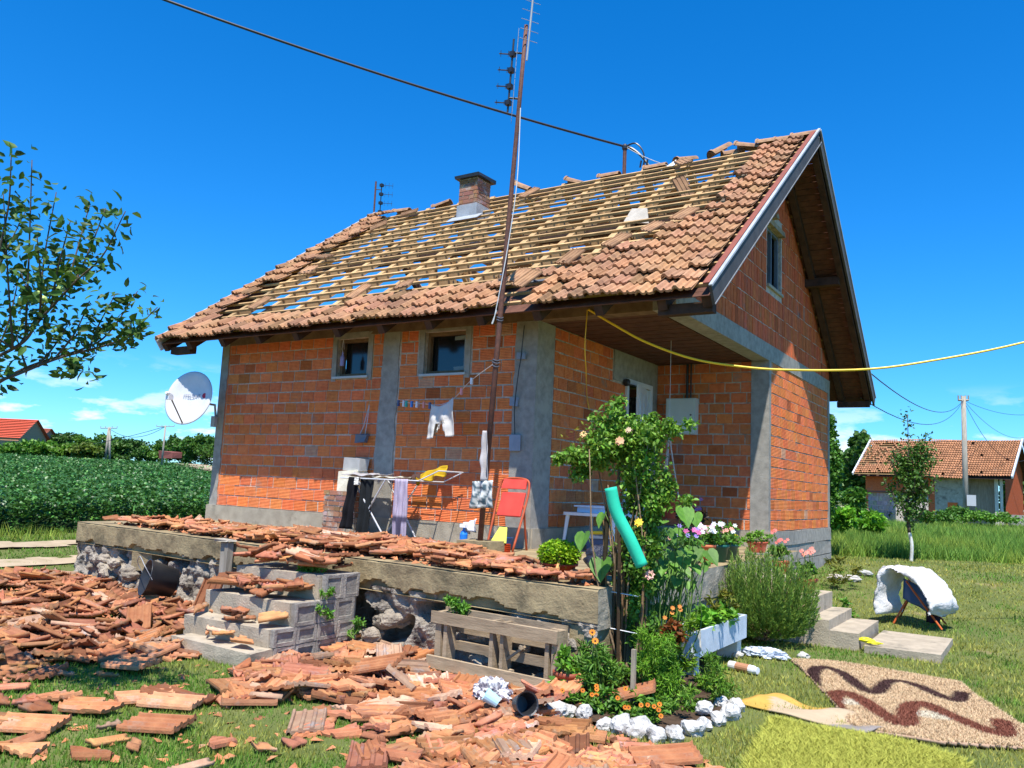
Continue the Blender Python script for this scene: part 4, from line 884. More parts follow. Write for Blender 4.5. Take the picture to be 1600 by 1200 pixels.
b = MB(); b.tube(bezy([mp_(5.9)+Vector((.05, -.04, 0)), mp_(5.0)+Vector((.10, -.05, 0)), mp_(4.2)+Vector((.05, -.05, 0)), mp_(3.45)+Vector((-.04, -.05, 0)), mp_(3.36)+Vector((-.07, -.05, 0)), mp_(3.5)+Vector((-.02, -.05, 0))]), .006, 6, (.9, .9, .85)); b.build('aerial_cable', mPVC, M1)
b = MB()
for z, s_ in ((2.93, .04), (2.9, .045), (2.86, .04), (3.42, .036), (3.39, .036)): c = mp_(z); b.tube([c+Vector((math.cos(a)*s_, math.sin(a)*s_, .01*math.sin(a*2))) for a in np.linspace(0, 6.28, 12)], .006, 5, (.12, .13, .16))
b.build('wire_tie', mPlastic, M1)
b = MB(); b.box((-2.12, -1.0, TZ-.0), (-1.66, -.70, TZ+.115), jit=.01); obj1('mast_footing', b, mTerr, 'stained concrete block at the foot of the tall mast', 'concrete block')
M2 = thing('thin_antenna', 'thin pole aerial rising behind the far end of the ridge', 'antenna')
c = Vector((-8.62, 4.25, 6.6)); b = MB(); b.tube([c-Vector((0, 0, .5)), c+Vector((0, 0, 1.38))], .02, 6); b.build('pole', mRust, M2)
b = MB(); sd_ = Vector((.82, .57, 0)); q = c+sd_*.13
b.tube([q+Vector((0, 0, .45)), q+Vector((0, 0, 1.35))], .011, 5)
for k in range(5):
    p = q+Vector((0, 0, .5+.2*k)); b.box((-.035, -.035, -.03), (.035, .035, .03), M=Matrix.Translation(p))
    for s2 in (.08, .16, .24): b.tube([p+sd_*s2-Vector((0, 0, .06)), p+sd_*s2+Vector((0, 0, .06))], .004, 4)
    b.tube([p, p+sd_*.25], .005, 4)
for k in (0, 1): b.tube([c+Vector((0, 0, .6+.6*k)), q+Vector((0, 0, .6+.6*k))], .01, 5)
b.build('aerial', mBlack, M2)
P3 = thing('cable_pole', 'short dark steel pole on the ridge where the power cable ends', 'pole')
pp = Vector((-2.62, 4.1, 6.8)); b = MB(); b.tube([pp, pp+Vector((0, 0, .78))], .035, 8); b.build('pole', mRust, P3)
b = MB(); t0 = pp+Vector((0, 0, .76)); b.lathe([(0, 0), (.05, 0), (.055, .05), (.03, .09), (0, .1)], t0-Vector((0, 0, .05)))
b.tube(bezy([t0, t0+Vector((.12, .02, -.05)), t0+Vector((.3, .05, -.22)), t0+Vector((.5, .08, -.52)), t0+Vector((.55, .1, -.75))]), .022, 6)
b.tube(bezy([t0, t0+Vector((.2, 0, .02)), t0+Vector((.34, .03, -.16)), t0+Vector((.36, .05, -.45)), t0+Vector((.42, .1, -.8))]), .014, 6)
for dx in (.3, .36, .42): b.tube([t0+Vector((dx, .04, -.3)), t0+Vector((dx-.02, .04, -.42))], .016, 5)
b.build('cable_loop', mBlack, P3)
b = MB(); a_ = gz(389, -3, 8.9); e_ = np.array(t0)
far = a_+(a_-e_)*.9; far[2] = 9.6
mid = (far+e_)/2; pts = [tuple(e_+(far-e_)*t+np.array([0, 0, -1])*(.25*4*t*(1-t))) for t in np.linspace(0, 1, 60)]
b.tube(pts, .020, 6); obj1('power_cable', b, mBlack, 'thick black power cable crossing the sky down to the ridge pole', 'cable')
b = MB(); b.tube(catenary(t0, (-1.75, 3.95, 7.0), .03, 8), .007, 5); obj1('stay_wire', b, mZinc, 'thin pale wire from the ridge pole to a crosswise ridge tile', 'wire')
# yellow lead from the porch beam out past the camera's right
A0 = np.array([-1.06, -.06, 3.63]); Dq = np.array([.86, .51, 0]); Dq /= np.linalg.norm(Dq); nrm = np.array([-Dq[1], Dq[0], 0])
def onplane(px, py): d = ray(px, py); t = ((A0-CAM)@nrm)/(d@nrm); return CAM+d*t
ypts = [A0]+[onplane(*p) for p in ((960, 508), (1010, 535), (1080, 560), (1150, 572), (1230, 578), (1354, 577), (1460, 563), (1600, 535))]
dy2 = ypts[-1]-ypts[-2]; dy2 = dy2/np.linalg.norm(dy2[:2]); ypts += [ypts[-1]+dy2*1.5+np.array([0, 0, .12]), ypts[-1]+dy2*4+np.array([0, 0, .5]), ypts[-1]+dy2*8+np.array([0, 0, 1.5])]; b = MB(); b.tube(bezy(ypts, 6), .014, 6, (.95, .62, .03)); obj1('yellow_lead', b, mPlastic, 'long yellow electric lead slung from the porch beam across the gable', 'cable')
b = MB(); b.tube(bezy([(-1.08, -.05, 3.63), (-1.10, -.04, 3.2), (-1.2, .2, 2.95), (-1.55, .9, 2.8), (-1.74, 1.3, 2.72), (-1.76, 1.4, 2.6)], 6), .007, 5, (.85, .5, .03)); obj1('thin_lead', b, mPlastic, 'thin yellow lead dropping from the porch beam to the door wall', 'cable')

# ---------------------------------------------------------------- satellite dish
D = thing('satellite_dish', 'white satellite dish on the far corner column, half in shade', 'satellite dish')
dn = Vector((.30, -.92, .22)).normalized(); dx_ = Vector((0, 0, 1)).cross(dn).normalized(); dy_ = dn.cross(dx_); dc = Vector((-7.73, -.50, 2.64))
def dpt(u, v, w): return dc+dx_*u+dy_*v+dn*w
b = MB(); n = 40; rings = [0, .12, .24, .34, .41, .425]; V = []; F = []
for i, q in enumerate(rings[1:]):
    for k in range(n): a = 6.28318*k/n; V.append(tuple(dpt(q*math.cos(a)*.95, q*math.sin(a)*1.02, q*q*.42-(.012 if i == 4 else 0))))
V.append(tuple(dpt(0, 0, 0)))
for i in range(4):
    for k in range(n): F.append((i*n+k, i*n+(k+1) % n, (i+1)*n+(k+1) % n, (i+1)*n+k))
for k in range(n): F.append((k, len(V)-1, (k+1) % n))
b.add(V, F, (1, 1, 1)); o = b.build('reflector', mWhiteM, D, True); s_ = o.modifiers.new('t', 'SOLIDIFY'); s_.thickness = .012
b = MB(); b.tube([dpt(0, -.42, .06), dpt(.04, -.16, .52)], .012, 6, (.7, .6, .5)); b.build('feed_arm', mZinc, D)
b = MB(); b.lathe([(0, -.04), (.03, -.04), (.032, .06), (.02, .09), (0, .09)], M=Matrix.Translation(dpt(.04, -.12, .56)) @ dn.to_track_quat('Z', 'Y').to_matrix().to_4x4(), n=12, col=(1, 1, 1)); b.box((-.05, -.04, -.03), (.05, .04, .03), M=Matrix.Translation(dpt(.04, -.17, .56))); b.build('receiver', mPVC, D)
b = MB(); b.tube([dpt(0, 0, -.02), dpt(0, .0, -.12), Vector((-7.74, -.05, 2.6)), Vector((-7.73, -.01, 2.35))], .02, 8); b.box((-7.78, -.07, 2.25), (-7.69, -.0, 2.42)); b.build('wall_bracket', mZinc, D)
def text(s, size, M, m, parent=None, name='lettering', ext=.001, label=None):
    cu = bpy.data.curves.new(name, 'FONT'); cu.body = s; cu.size = size; cu.extrude = ext; cu.align_x = 'CENTER'; cu.align_y = 'CENTER'
    o = bpy.data.objects.new(name, cu); COL.objects.link(o); o.matrix_world = M; bpy.context.view_layer.update()
    me = bpy.data.meshes.new_from_object(o.evaluated_get(bpy.context.evaluated_depsgraph_get())); bpy.data.objects.remove(o)
    at = me.color_attributes.new('tint', 'FLOAT_COLOR', 'POINT'); at.data.foreach_set('color', np.ones(len(me.vertices)*4, np.float32)); me.materials.clear(); me.materials.append(m)
    q = bpy.data.objects.new(name, me); COL.objects.link(q); q.matrix_world = M
    if parent is not None: q.parent = parent
    return q
def basis(c, x, y, z): return Matrix(((x[0], y[0], z[0], c[0]), (x[1], y[1], z[1], c[1]), (x[2], y[2], z[2], c[2]), (0, 0, 0, 1)))
mInk = mat('grey lettering', (.35, .36, .42), None, 5, .6); mInkB = mat('dark lettering', (.05, .05, .07), None, 5, .6); mRed = mat('red emblem', (.55, .03, .06), None, 5, .5)
text('ITELSAT', .085, basis(dpt(.02, .04, .035), dx_, dy_, dn), mInk, D)
b = MB(); b.lathe([(0, 0), (.042, 0), (.042, .004), (0, .004)], M=basis(dpt(.255, .05, .045), dx_, dy_, dn), n=18); b.build('emblem', mRed, D)

# ---------------------------------------------------------------- wall fittings
MBX = thing('meter_box', 'grey metal electricity meter cabinet on the porch wall', 'meter box')
b = MB(); b.box((-1.56, HD-.16, 2.44), (-1.08, HD-.012, 3.005), (.62, .66, .60)); b.build('cabinet', mPlastic, MBX)
b = MB(); b.box((-1.54, HD-.172, 2.46), (-1.10, HD-.1605, 2.985), (.66, .70, .64)); o = b.build('cabinet_door', mPlastic, MBX)
b = MB(); b.lathe([(0, 0), (.014, 0), (.014, .012), (0, .012)], M=basis((-1.145, HD-.172, 2.74), (1, 0, 0), (0, 0, 1), (0, -1, 0)), n=10, col=(.1, .1, .1)); b.build('lock', mPlastic, o)
b = MB(); b.box((-1.46, HD-.176, 2.50), (-1.24, HD-.1725, 2.61), (.92, .94, .95)); lb = b.build('number_label', mPlastic, MBX)
text('3134', .075, basis((-1.35, HD-.178, 2.555), (1, 0, 0), (0, 0, 1), (0, -1, 0)), mInkB, lb)
b = MB(); b.tube([(-1.26, HD-.04, 3.005), (-1.26, HD-.04, 3.56)], .02, 8); b.tube([(-1.20, HD-.04, 3.005), (-1.20, HD-.04, 3.56)], .012, 8); b.build('conduit', mBlack, MBX)
b = MB(); b.lathe([(0, 0), (.05, .0), (.055, .03), (.05, .07), (0, .09)], M=basis((-HP+.02, 2.52, 3.12), (0, 1, 0), (0, 0, 1), (1, 0, 0)), n=14); obj1('wall_lamp', b, mBlack, 'small black round lamp fitting left of the porch door', 'lamp')
b = MB()
for (x, z, w, h) in ((-1.99, 3.12, .13, .09), (-2.06, 2.55, .11, .10), (-2.02, 2.05, .15, .20)):
    c_ = MB(); c_.box((x-w/2, -.045, z-h/2), (x+w/2, -.014, z+h/2), (.75, .8, .9), jit=.008); obj1('junction_box', c_, mZinc, {3.12: 'topmost small metal box beside the mast', 2.55: 'middle small metal box beside the mast', 2.05: 'largest and lowest metal box beside the mast'}[z], 'junction box', 'metal boxes on the wall by the mast')
b = MB(); b.tube(bezy([(-2.02, -.05, 2.15), (-2.04, -.05, 2.5), (-2.0, -.06, 2.9), (-1.98, -.05, 3.1), (-1.95, -.05, 3.5)]), .006, 5); obj1('wall_cable', b, mBlack, 'black cable linking the metal boxes beside the mast', 'cable')
# small things hung on the wall left of the column
b = MB(); b.tube([(-4.42, -.04, 3.42), (-4.42, -.05, 2.62), (-4.45, -.05, 2.52)], .004, 4, (.3, .4, .2)); b.tube([(-4.42, -.06, 2.55), (-4.5, -.06, 2.25), (-4.58, -.06, 2.1)], .006, 5, (.5, .5, .52)); b.tube([(-4.42, -.06, 2.55), (-4.44, -.06, 2.3), (-4.47, -.06, 2.1)], .006, 5, (.5, .5, .52)); b.box((-4.60, -.10, 2.02), (-4.42, -.03, 2.14), (.13, .14, .17), jit=.015)
obj1('hung_basket', b, mPlastic, 'small dark peg basket hung on strings from the eave', 'basket')
b = MB(); b.tube([(-5.0, -.06, 3.5), (-5.02, -.06, 3.36), (-4.98, -.06, 3.3)], .003, 4, (.8, .8, .8)); b.tube([(-5.0, -.06, 3.5), (-4.97, -.06, 3.36)], .003, 4, (.8, .8, .8)); b.lathe([(0, 0), (.03, 0), (.032, .12), (.015, .16), (.012, .2), (0, .2)], (-4.995, -.06, 3.12), 12, (.30, .28, .55)); obj1('hanging_bottle', b, mPlastic, 'violet plastic bottle hung in front of the smaller window', 'bottle')
# clothes line with pegs and shorts
cl = [(-3.80, -.22, 2.56), (-3.3, -.3, 2.52), (-2.98, -.32, 2.50), (-2.75, -.34, 2.58), (-2.45, -.45, 2.76), (-1.84, -.84, 2.90)]
b = MB(); b.tube(bezy(cl, 6), .004, 5, (.6, .6, .6)); obj1('clothes_line', b, mPlastic, 'thin washing line from the wall column to the mast', 'washing line')
pegc = [(-3.74, (.05, .08, .2), 'navy'), (-3.66, (.8, .8, .8), 'pale grey'), (-3.57, (.05, .45, .35), 'green'), (-3.47, (.05, .25, .7), 'blue'), (-3.37, (.85, .8, .8), 'cream'), (-3.27, (.85, .3, .25), 'salmon'), (-3.15, (.1, .12, .25), 'dark blue'), (-2.62, (.9, .35, .35), 'pink'), (-2.40, (.9, .9, .9), 'white')]
bz = bezy(cl, 10)
for x, c_, nm in pegc:
    p = min(bz, key=lambda q: abs(q.x-x)); b = MB(); b.box((p.x-.012, p.y-.016, p.z-.055), (p.x+.012, p.y-.004, p.z+.025), c_); b.box((p.x-.012, p.y+.002, p.z-.055), (p.x+.012, p.y+.014, p.z+.025), c_); obj1('clothes_peg', b, mPlastic, '%s clothes peg on the washing line' % nm, 'clothes peg', 'pegs on the washing line')
def shorts(u, v):
    z = .0
    if v > .45 and abs(u-.52) < (v-.45)*.35: z = .14*(v-.45)+.10
    return (.10*(v*(u-.4)), 0, z*1.0-.06*(1-v)*math.sin(u*3.1)+.05*u*(1-v))
cloth('white_shorts', (-3.12, -.33, 2.50), (.36, -.02, .04), (-.02, 0, -.44), 26, 22, mCloth, (.95, .93, .9), .022, 5, 2, fn=lambda u, v: shorts(u, v)); tag(bpy.data.objects['white_shorts'], 'crumpled white shorts hung on the washing line', 'shorts', None, 'thing')
# rags tied to the mast
cloth('white_rag', (-1.89, -.93, 2.12), (.07, -.01, 0), (.01, 0, -.56), 10, 20, mCloth, (.72, .70, .72), .035, 3, 1, fn=lambda u, v: ((u-.5)*.06*math.sin(v*3.1), 0, 0)); tag(bpy.data.objects['white_rag'], 'long white rag tied halfway down the mast', 'rag', None, 'thing')
cloth('spotted_rag', (-1.98, -.95, 1.55), (.26, .03, .02), (.0, -.01, -.30), 14, 12, mCloth, (.7, .75, .75), .03, 5, 4, colf=lambda u, v: ((.85, .9, .9) if noise.noise(Vector((u*6, v*6, 2))) > -.05 else (.12, .2, .25))); tag(bpy.data.objects['spotted_rag'], 'dark and white patterned rag draped over the red folding chair', 'rag', None, 'thing')

# ---------------------------------------------------------------- red folding chair, bucket things, bricks
RC = thing('folding_chair', 'faded red folding chair leaning flat against the wall column', 'chair'); cr = (.80, .10, .07)
mRedP = mat('red chair paint', (.72, .085, .055), (.60, .06, .04), 6, .45, .05, 20, .4); mRedF = mat('chair frame paint', (.50, .10, .035), (.40, .075, .03), 8, .5)
for nm, pts in (('frame', [(-1.62, -.62, .79), (-1.62, -.40, 1.25), (-1.63, -.30, 1.50), (-1.70, -.27, 1.60), (-1.98, -.27, 1.60), (-2.04, -.30, 1.50), (-2.03, -.42, 1.15), (-2.02, -.55, .79)]), ('frame', [(-1.66, -.25, .79), (-1.64, -.35, 1.1), (-1.64, -.38, 1.3)])):
    b = MB(); b.tube(bezy(pts, 5), .014, 8); b.build(nm, mRedF, RC, True)
b = MB(); b.add([(-1.99, -.43, 1.17), (-1.66, -.43, 1.17), (-1.655, -.335, 1.45), (-1.98, -.335, 1.45)], [(0, 1, 2, 3)]); o = b.build('seat', mRedP, RC); s_ = o.modifiers.new('t', 'SOLIDIFY'); s_.thickness = .03; s2 = o.modifiers.new('b', 'BEVEL'); s2.width = .012; s2.segments = 3
b = MB(); b.add([(-2.0, -.33, 1.49), (-1.66, -.33, 1.49), (-1.67, -.29, 1.60), (-1.99, -.29, 1.60)], [(0, 1, 2, 3)]); o = b.build('backrest', mRedP, RC); s_ = o.modifiers.new('t', 'SOLIDIFY'); s_.thickness = .02
b = MB(); b.lathe([(0, 0), (.045, 0), (.047, .15), (.03, .19), (.014, .2), (.014, .23), (0, .23)], (-2.30, -.62, TZ), 14, (.02, .22, .75)); b.box((-2.33, -.67, TZ+.23), (-2.25, -.60, TZ+.27), (.9, .9, .95)); obj1('spray_bottle', b, mPlastic, 'blue spray bottle standing by the mast foot', 'bottle')
b = MB(); b.lathe([(0, 0), (.10, 0), (.13, .13), (.135, .14), (.12, .14), (.09, .02)], (-1.88, -.45, TZ), 18, (.02, .08, .25)); obj1('blue_basin', b, mPlastic, 'dark blue basin under the folding chair', 'basin')
b = MB(); b.box((-1.80, -.72, TZ+.0), (-1.62, -.66, TZ+.09), (.45, .14, .05)); obj1('clay_block', b, mBrick, 'grooved clay block beside the mast foot', 'brick')
b = MB(); b.add([(-1.84, -.75, TZ+.10), (-1.64, -.73, TZ+.10), (-1.68, -.66, TZ+.27), (-1.78, -.66, TZ+.27)], [(0, 1, 2, 3)], (.75, .78, .12)); o = obj1('yellow_dustpan', b, mPlastic, 'yellow green dustpan propped under the folding chair', 'dustpan'); s_ = o.modifiers.new('t', 'SOLIDIFY'); s_.thickness = .01
cloth('white_bag', (-2.36, -.56, 1.06), (.20, 0, .06), (0, -.04, -.14), 10, 8, mCloth, (.9, .9, .95), .04, 5, 8); tag(bpy.data.objects['white_bag'], 'white plastic bag behind the blue spray bottle', 'bag', None, 'thing')
BO = thing('brick_stub', 'small stub of old reddish bricks with a whitewashed block on it', 'masonry')
b = MB(); b.box((-4.93, -.27, TZ), (-4.37, -.03, 1.33)); o_ = b.build('masonry_core', mMortar, BO)
b = MB(); bricks(b, (-4.95, -.28, TZ), X_, mY, .60, .57, .072, .22, gap=.016, seed=41, sink=0, dark=.2, ghost=.0); bricks(b, (-4.36, -.28, TZ), Y_, X_, .25, .57, .072, .22, gap=.016, seed=42, sink=0, dark=.3, ghost=0); b.build('brickwork', mOldBrick, BO)
b = MB(); b.box((-4.72, -.26, 1.34), (-4.38, -.04, 1.63), (.95, .88, .68), jit=.015); b.build('whitewashed_block', mPlaster, BO)
b = MB(); b.box((-4.66, -.24, 1.635), (-4.36, -.06, 1.80), (.55, .55, .52), jit=.012); b.build('grey_block', mPlaster, BO)

# drying rack and its washing
DR = thing('drying_rack', 'white folding clothes airer on the terrace, loaded with washing', 'clothes airer')
zt = 1.53; xa, xb, ya, yb = -4.32, -3.02, -.62, -.12
for (p, q) in (((-4.12, ya, zt), (-3.60, ya+.1, TZ+.02)), ((-3.55, ya, zt), (-4.10, ya+.08, TZ+.02)), ((-3.95, yb, zt), (-3.42, yb, TZ+.02)), ((-3.40, yb, zt), (-3.93, yb, TZ+.02))):
    b = MB(); b.tube([p, q], .011, 7); b.build('leg', mWhiteM, DR)
b = MB()
for y in (ya, yb): b.tube([(xa, y, zt), (xb, y, zt)], .010, 6)
for x in (xa, -3.95, -3.4, xb): b.tube([(x, ya, zt), (x, yb, zt)], .009, 6)
for k in range(6): y = ya+.07+k*.075; b.tube([(xa, y, zt), (xb, y, zt)], .004, 5)
for (x0, x1, z1) in ((-3.02, -2.72, 1.66),):
    b.tube([(x0, ya, zt), (x1, ya, z1), (x1, yb, z1), (x0, yb, zt)], .008, 6)
b.build('rail_frame', mWhiteM, DR)
def drop(nm, x, y, w, h, col, lab, cat, seed, amp=.03, dxy=(0, 0), colf=None, fn=None):
    cloth(nm, (x, y, zt+.015), (w, .01, 0), (dxy[0], dxy[1], -h), 16, 22, mCloth, col, amp, 5, seed, fn=fn, colf=colf); tag(bpy.data.objects[nm], lab, cat, None, 'thing')
leg = lambda u, v: (0, 0, 0)
drop('black_trouser', -4.14, -.66, .20, .66, (.02, .02, .025), 'black trouser leg hanging nearest the block stub', 'trousers', 1, dxy=(-.10, -.02))
drop('dark_trouser', -3.98, -.60, .22, .86, (.03, .035, .04), 'long black trousers hanging from the airer middle', 'trousers', 3, dxy=(-.05, 0))
drop('lilac_scarf', -3.34, -.68, .20, .80, (.62, .55, .72), 'lilac striped scarf hanging at the end of the airer', 'scarf', 5, amp=.022, colf=lambda u, v: ((.13, .12, .2) if (.58 < v < .66 or (v > .6 and .35 < u < .62)) else (.72, .64, .82) if int(u*14) % 2 else (.55, .48, .66)))
drop('white_sock', -4.02, -.68, .08, .10, (.9, .9, .88), 'white sock hanging over the airer front rail', 'sock', 7)
cloth('grey_garment', (-4.38, -.55, 1.575), (.55, 0, .0), (.02, .40, 0), 14, 10, mCloth, (.55, .52, .55), .03, 4, 9); tag(bpy.data.objects['grey_garment'], 'grey garment spread flat over the left half of the airer', 'garment', None, 'thing')
cloth('pale_garment', (-3.80, -.6, 1.56), (.50, 0, .0), (.0, .40, 0), 12, 8, mCloth, (.75, .72, .62), .02, 4, 10); tag(bpy.data.objects['pale_garment'], 'pale garment spread over the middle of the airer', 'garment', None, 'thing')
cloth('mustard_cloth', (-3.20, -.45, 1.60), (.46, .02, .14), (.03, -.06, -.12), 16, 10, mCloth, (.75, .48, .03), .035, 5, 12); tag(bpy.data.objects['mustard_cloth'], 'mustard yellow cloth bunched on the raised airer wing', 'cloth', None, 'thing')
cloth('brown_sock', (-3.22, -.5, 1.60), (.16, .0, .03), (.0, -.06, -.06), 8, 6, mCloth, (.12, .07, .06), .02, 5, 14); tag(bpy.data.objects['brown_sock'], 'dark brown sock beside the mustard cloth', 'sock', None, 'thing')

# ---------------------------------------------------------------- porch things
TB_ = thing('plastic_table', 'low white plastic table by the porch wall', 'table')
b = MB(); b.box((-1.56, .42, 1.20), (-.86, 1.15, 1.235)); b.build('tabletop', mPVC, TB_)
for (x, y, dx2, dy2) in ((-1.52, .46, -.04, -.03), (-.90, .46, .04, -.03), (-1.52, 1.11, -.04, .03), (-.90, 1.11, .04, .03)):
    b = MB(); b.tube([(x, y, 1.20), (x+dx2, y+dy2, TZ+.003)], [.026, .018], 8); b.build('leg', mPVC, TB_)
b = MB(); b.box((-1.44, .55, 1.236), (-.92, .95, 1.30), (.72, .76, .84), jit=.004); b.box((-1.47, .52, 1.301), (-.89, .98, 1.325), (.85, .87, .92), jit=.004); obj1('storage_tub', b, mPlastic, 'pale blue lidded tub on the white plastic table', 'storage box')
b = MB(); b.box((-1.30, .55, .80), (-.95, .8, .93), (.12, .13, .2), jit=.01); b.box((-1.28, .53, .931), (-.98, .78, .97), (.7, .72, .75), jit=.01); obj1('crate', b, mPlastic, 'dark crate with a grey lid under the white table', 'crate')
b = MB(); b.tube([(-1.22, .52, 1.0), (-.95, .50, 1.02)], .022, 8, (.95, .65, .03)); obj1('yellow_tool', b, mPlastic, 'bright yellow handled tool on the crate under the table', 'tool')
HP_ = thing('hanging_planter', 'red plastic pot hanging in a white rope sling under the porch', 'hanging pot')
hx, hy = -.76, 1.8
b = MB(); b.tube([(hx, hy, ZT), (hx, hy, 2.42)], .004, 5, (.6, .6, .6)); b.build('wire', mPlastic, HP_)
for k in range(3):
    a = .6+2.09*k; b = MB(); b.tube([(hx, hy, 2.42), (hx+.03*math.cos(a), hy+.03*math.sin(a), 2.1), (hx+.15*math.cos(a), hy+.15*math.sin(a), 1.42)], .010, 6, (.85, .72, .66)); b.build('rope', mCloth, HP_)
b = MB(); b.lathe([(0, 0), (.10, 0), (.15, .24), (.155, .245), (.14, .245), (.135, .22), (0, .22)], (hx, hy, 1.19), 20, (1, .6, .55)); b.build('pot', mTerra, HP_)

# ---------------------------------------------------------------- pallet, bucket, boards by the footing
PL = thing('wooden_pallet', 'weathered wooden pallet section standing on its side against the footing', 'pallet')
def pbx(nm, u0, u1, v0, v1, w0, w1, j=.003): # u along, v depth (towards viewer negative), w up
    b = MB(); O = Vector((-.80, -2.93, .0)); ux2 = Vector((.995, -.07, 0)).normalized(); vy = Vector((.07, .995, 0)); M = Matrix(((ux2.x, vy.x, 0, O.x), (ux2.y, vy.y, 0, O.y), (0, 0, 1, O.z), (0, 0, 0, 1))); s_ = random.uniform(.85, 1.15); b.box((u0, v0, w0), (u1, v1, w1), (s_, s_, s_), M, jit=j); b.build(nm, mWoodG, PL)
pbx('front_board', -.03, 1.20, -.13, -.108, .38, .475); pbx('front_board', -.05, 1.18, -.14, -.118, .03, .125)
pbx('back_board', .02, 1.19, .015, .036, .31, .385); pbx('back_board', .0, 1.19, .015, .036, .17, .245); pbx('back_board', .0, 1.19, .015, .036, .42, .50)
for u in (.0, .09, .56, .66, 1.08, 1.14): pbx('upright', u, u+(.035 if u in (.09, .56, .66, 1.08) else .06), -.105, .013, .035 if u in (0, 1.14) else .06, .47)
pbx('corner_block', 1.12, 1.20, -.107, .012, .39, .47); pbx('loose_stick', .72, .755, -.06, -.03, .08, .12)
b = MB(); b.bar((-.18, -3.02, .14), (.03, -3.0, .30), .03, .018); obj1('wood_offcut', b, mWoodG, 'short wood offcut leaning inside the pallet', 'stick')
b = MB(); b.box((-4.06, tfy(-4)-.10, .30), (-3.97, tfy(-4)-.07, .80), jit=.006); b.box((-3.965, tfy(-4)-.12, .30), (-3.925, tfy(-4)-.04, .78), (.85, .85, .85), jit=.006); b.box((-4.12, tfy(-4)-.14, .79), (-3.9, tfy(-4)-.02, .81), (1.1, 1.1, 1.1), jit=.008); obj1('formwork_plank', b, mPlank, 'short grey formwork plank standing against the terrace edge', 'plank')
BK = thing('black_bucket', 'black rubber builder bucket lying on its side in the tile heap', 'bucket')
M = Matrix.Translation((-4.72, -2.86, .33)) @ Vector((-.35, -.90, .22)).to_track_quat('Z', 'Y').to_matrix().to_4x4()
b = MB(); b.lathe([(0, -.15), (.15, -.15), (.19, .15), (.20, .16), (.185, .16), (.14, -.12), (0, -.12)], n=28, M=M); o = b.build('shell', mBlack, BK, True)
b = MB(); b.tube([tuple(M @ Vector(p)) for p in bezy([(.19, 0, .13), (.17, .12, .24), (0, .2, .28), (-.17, .12, .24), (-.19, 0, .13)], 6)], .004, 5); b.build('handle', mZinc, BK)
p = gz(795, 1105, .12); q = gz(812, 1100, .12)
b = MB(); b.lathe([(0, 0), (.055, 0), (.075, .12), (.078, .125), (.068, .12), (.05, .01), (0, .01)], n=20, M=Matrix.Translation(q) @ Euler((R_(75), 0, R_(55))).to_matrix().to_4x4(), col=(1, 1, 1)); obj1('black_plant_pot', b, mBlack, 'small ribbed black plant pot tipped over on the tiles', 'plant pot')
b = MB(); b.lathe([(0, 0), (.035, 0), (.045, .10), (.04, .10), (.03, .01)], n=16, M=Matrix.Translation(gz(778, 1098, .10)) @ Euler((R_(60), 0, R_(-60))).to_matrix().to_4x4(), col=(.45, .75, .85)); obj1('blue_cup', b, mPlastic, 'light blue cup lying by the tipped black pot', 'cup')
def crumple(name, c, size, seed, m, colf, label, cat):
    bm = bmesh.new(); bmesh.ops.create_icosphere(bm, subdivisions=5, radius=1.); V = []; C = []
    for v in bm.verts:
        p = v.co.copy(); q = p*2.1+Vector((seed, seed*2, 0)); d = 1-.55*abs(noise.noise(q))-.30*abs(noise.noise(q*2.3))-.12*abs(noise.noise(q*5)); p = p*d; V.append((c[0]+p.x*size[0], c[1]+p.y*size[1], c[2]+max(-.2, p.z)*size[2])); C.append(colf(v.co))
    b = MB(); b.v = V; b.c = C; b.f = [tuple(v.index for v in f.verts) for f in bm.faces]; b.m = [0]*len(b.f); bm.free(); return obj1(name, b, m, label, cat)
crumple('crumpled_bag', gz(770, 1085, .10), (.17, .12, .13), 4, mPlaster, lambda p: (.72, .70, .68) if noise.noise(p*3) > -.1 else (.30, .27, .30), 'crumpled patterned plastic bag on the tiles by the pallet', 'bag')
# ---------------------------------------------------------------- plants
def lf(name, parent, P, size, col, m=None, v=.3, h=.12, **k):
    P = np.asarray(P, float); c = np.asarray(col)*tint(len(P), v, h); V, F, C = leaves(P, size, c, **k); return npmesh(name, V, F, C, m or mLeaf, parent)
def ball(n, c, r, power=.5, g=None, flat=1.):
    g = g or rng; d = g.normal(size=(n, 3)); d /= np.linalg.norm(d, axis=1)[:, None]; q = g.random(n)[:, None]**power; return np.asarray(c)+d*q*np.asarray(r)
def clumps(n, c, r, k, cr, g=None, power=.6):
    g = g or rng; cc = ball(k, c, r, .45, g); out = []
    for q in cc: out.append(ball(n//k, q, np.asarray(cr)*g.uniform(.6, 1.3), power, g))
    return np.concatenate(out)
def stems(name, parent, base, tips, r0, r1, m, bend=.1, col=(1, 1, 1), n=6, g=None):
    g = g or random; b = MB()
    for bs, tp_ in zip(base, tips):
        bs = Vector(bs); tp_ = Vector(tp_); md = (bs+tp_)/2+Vector((g.uniform(-bend, bend), g.uniform(-bend, bend), 0)); pts = bezy([bs, md, tp_], 5); b.tube(pts, list(np.linspace(r0, r1, len(pts))), n, col)
    return b.build(name, m, parent, True)
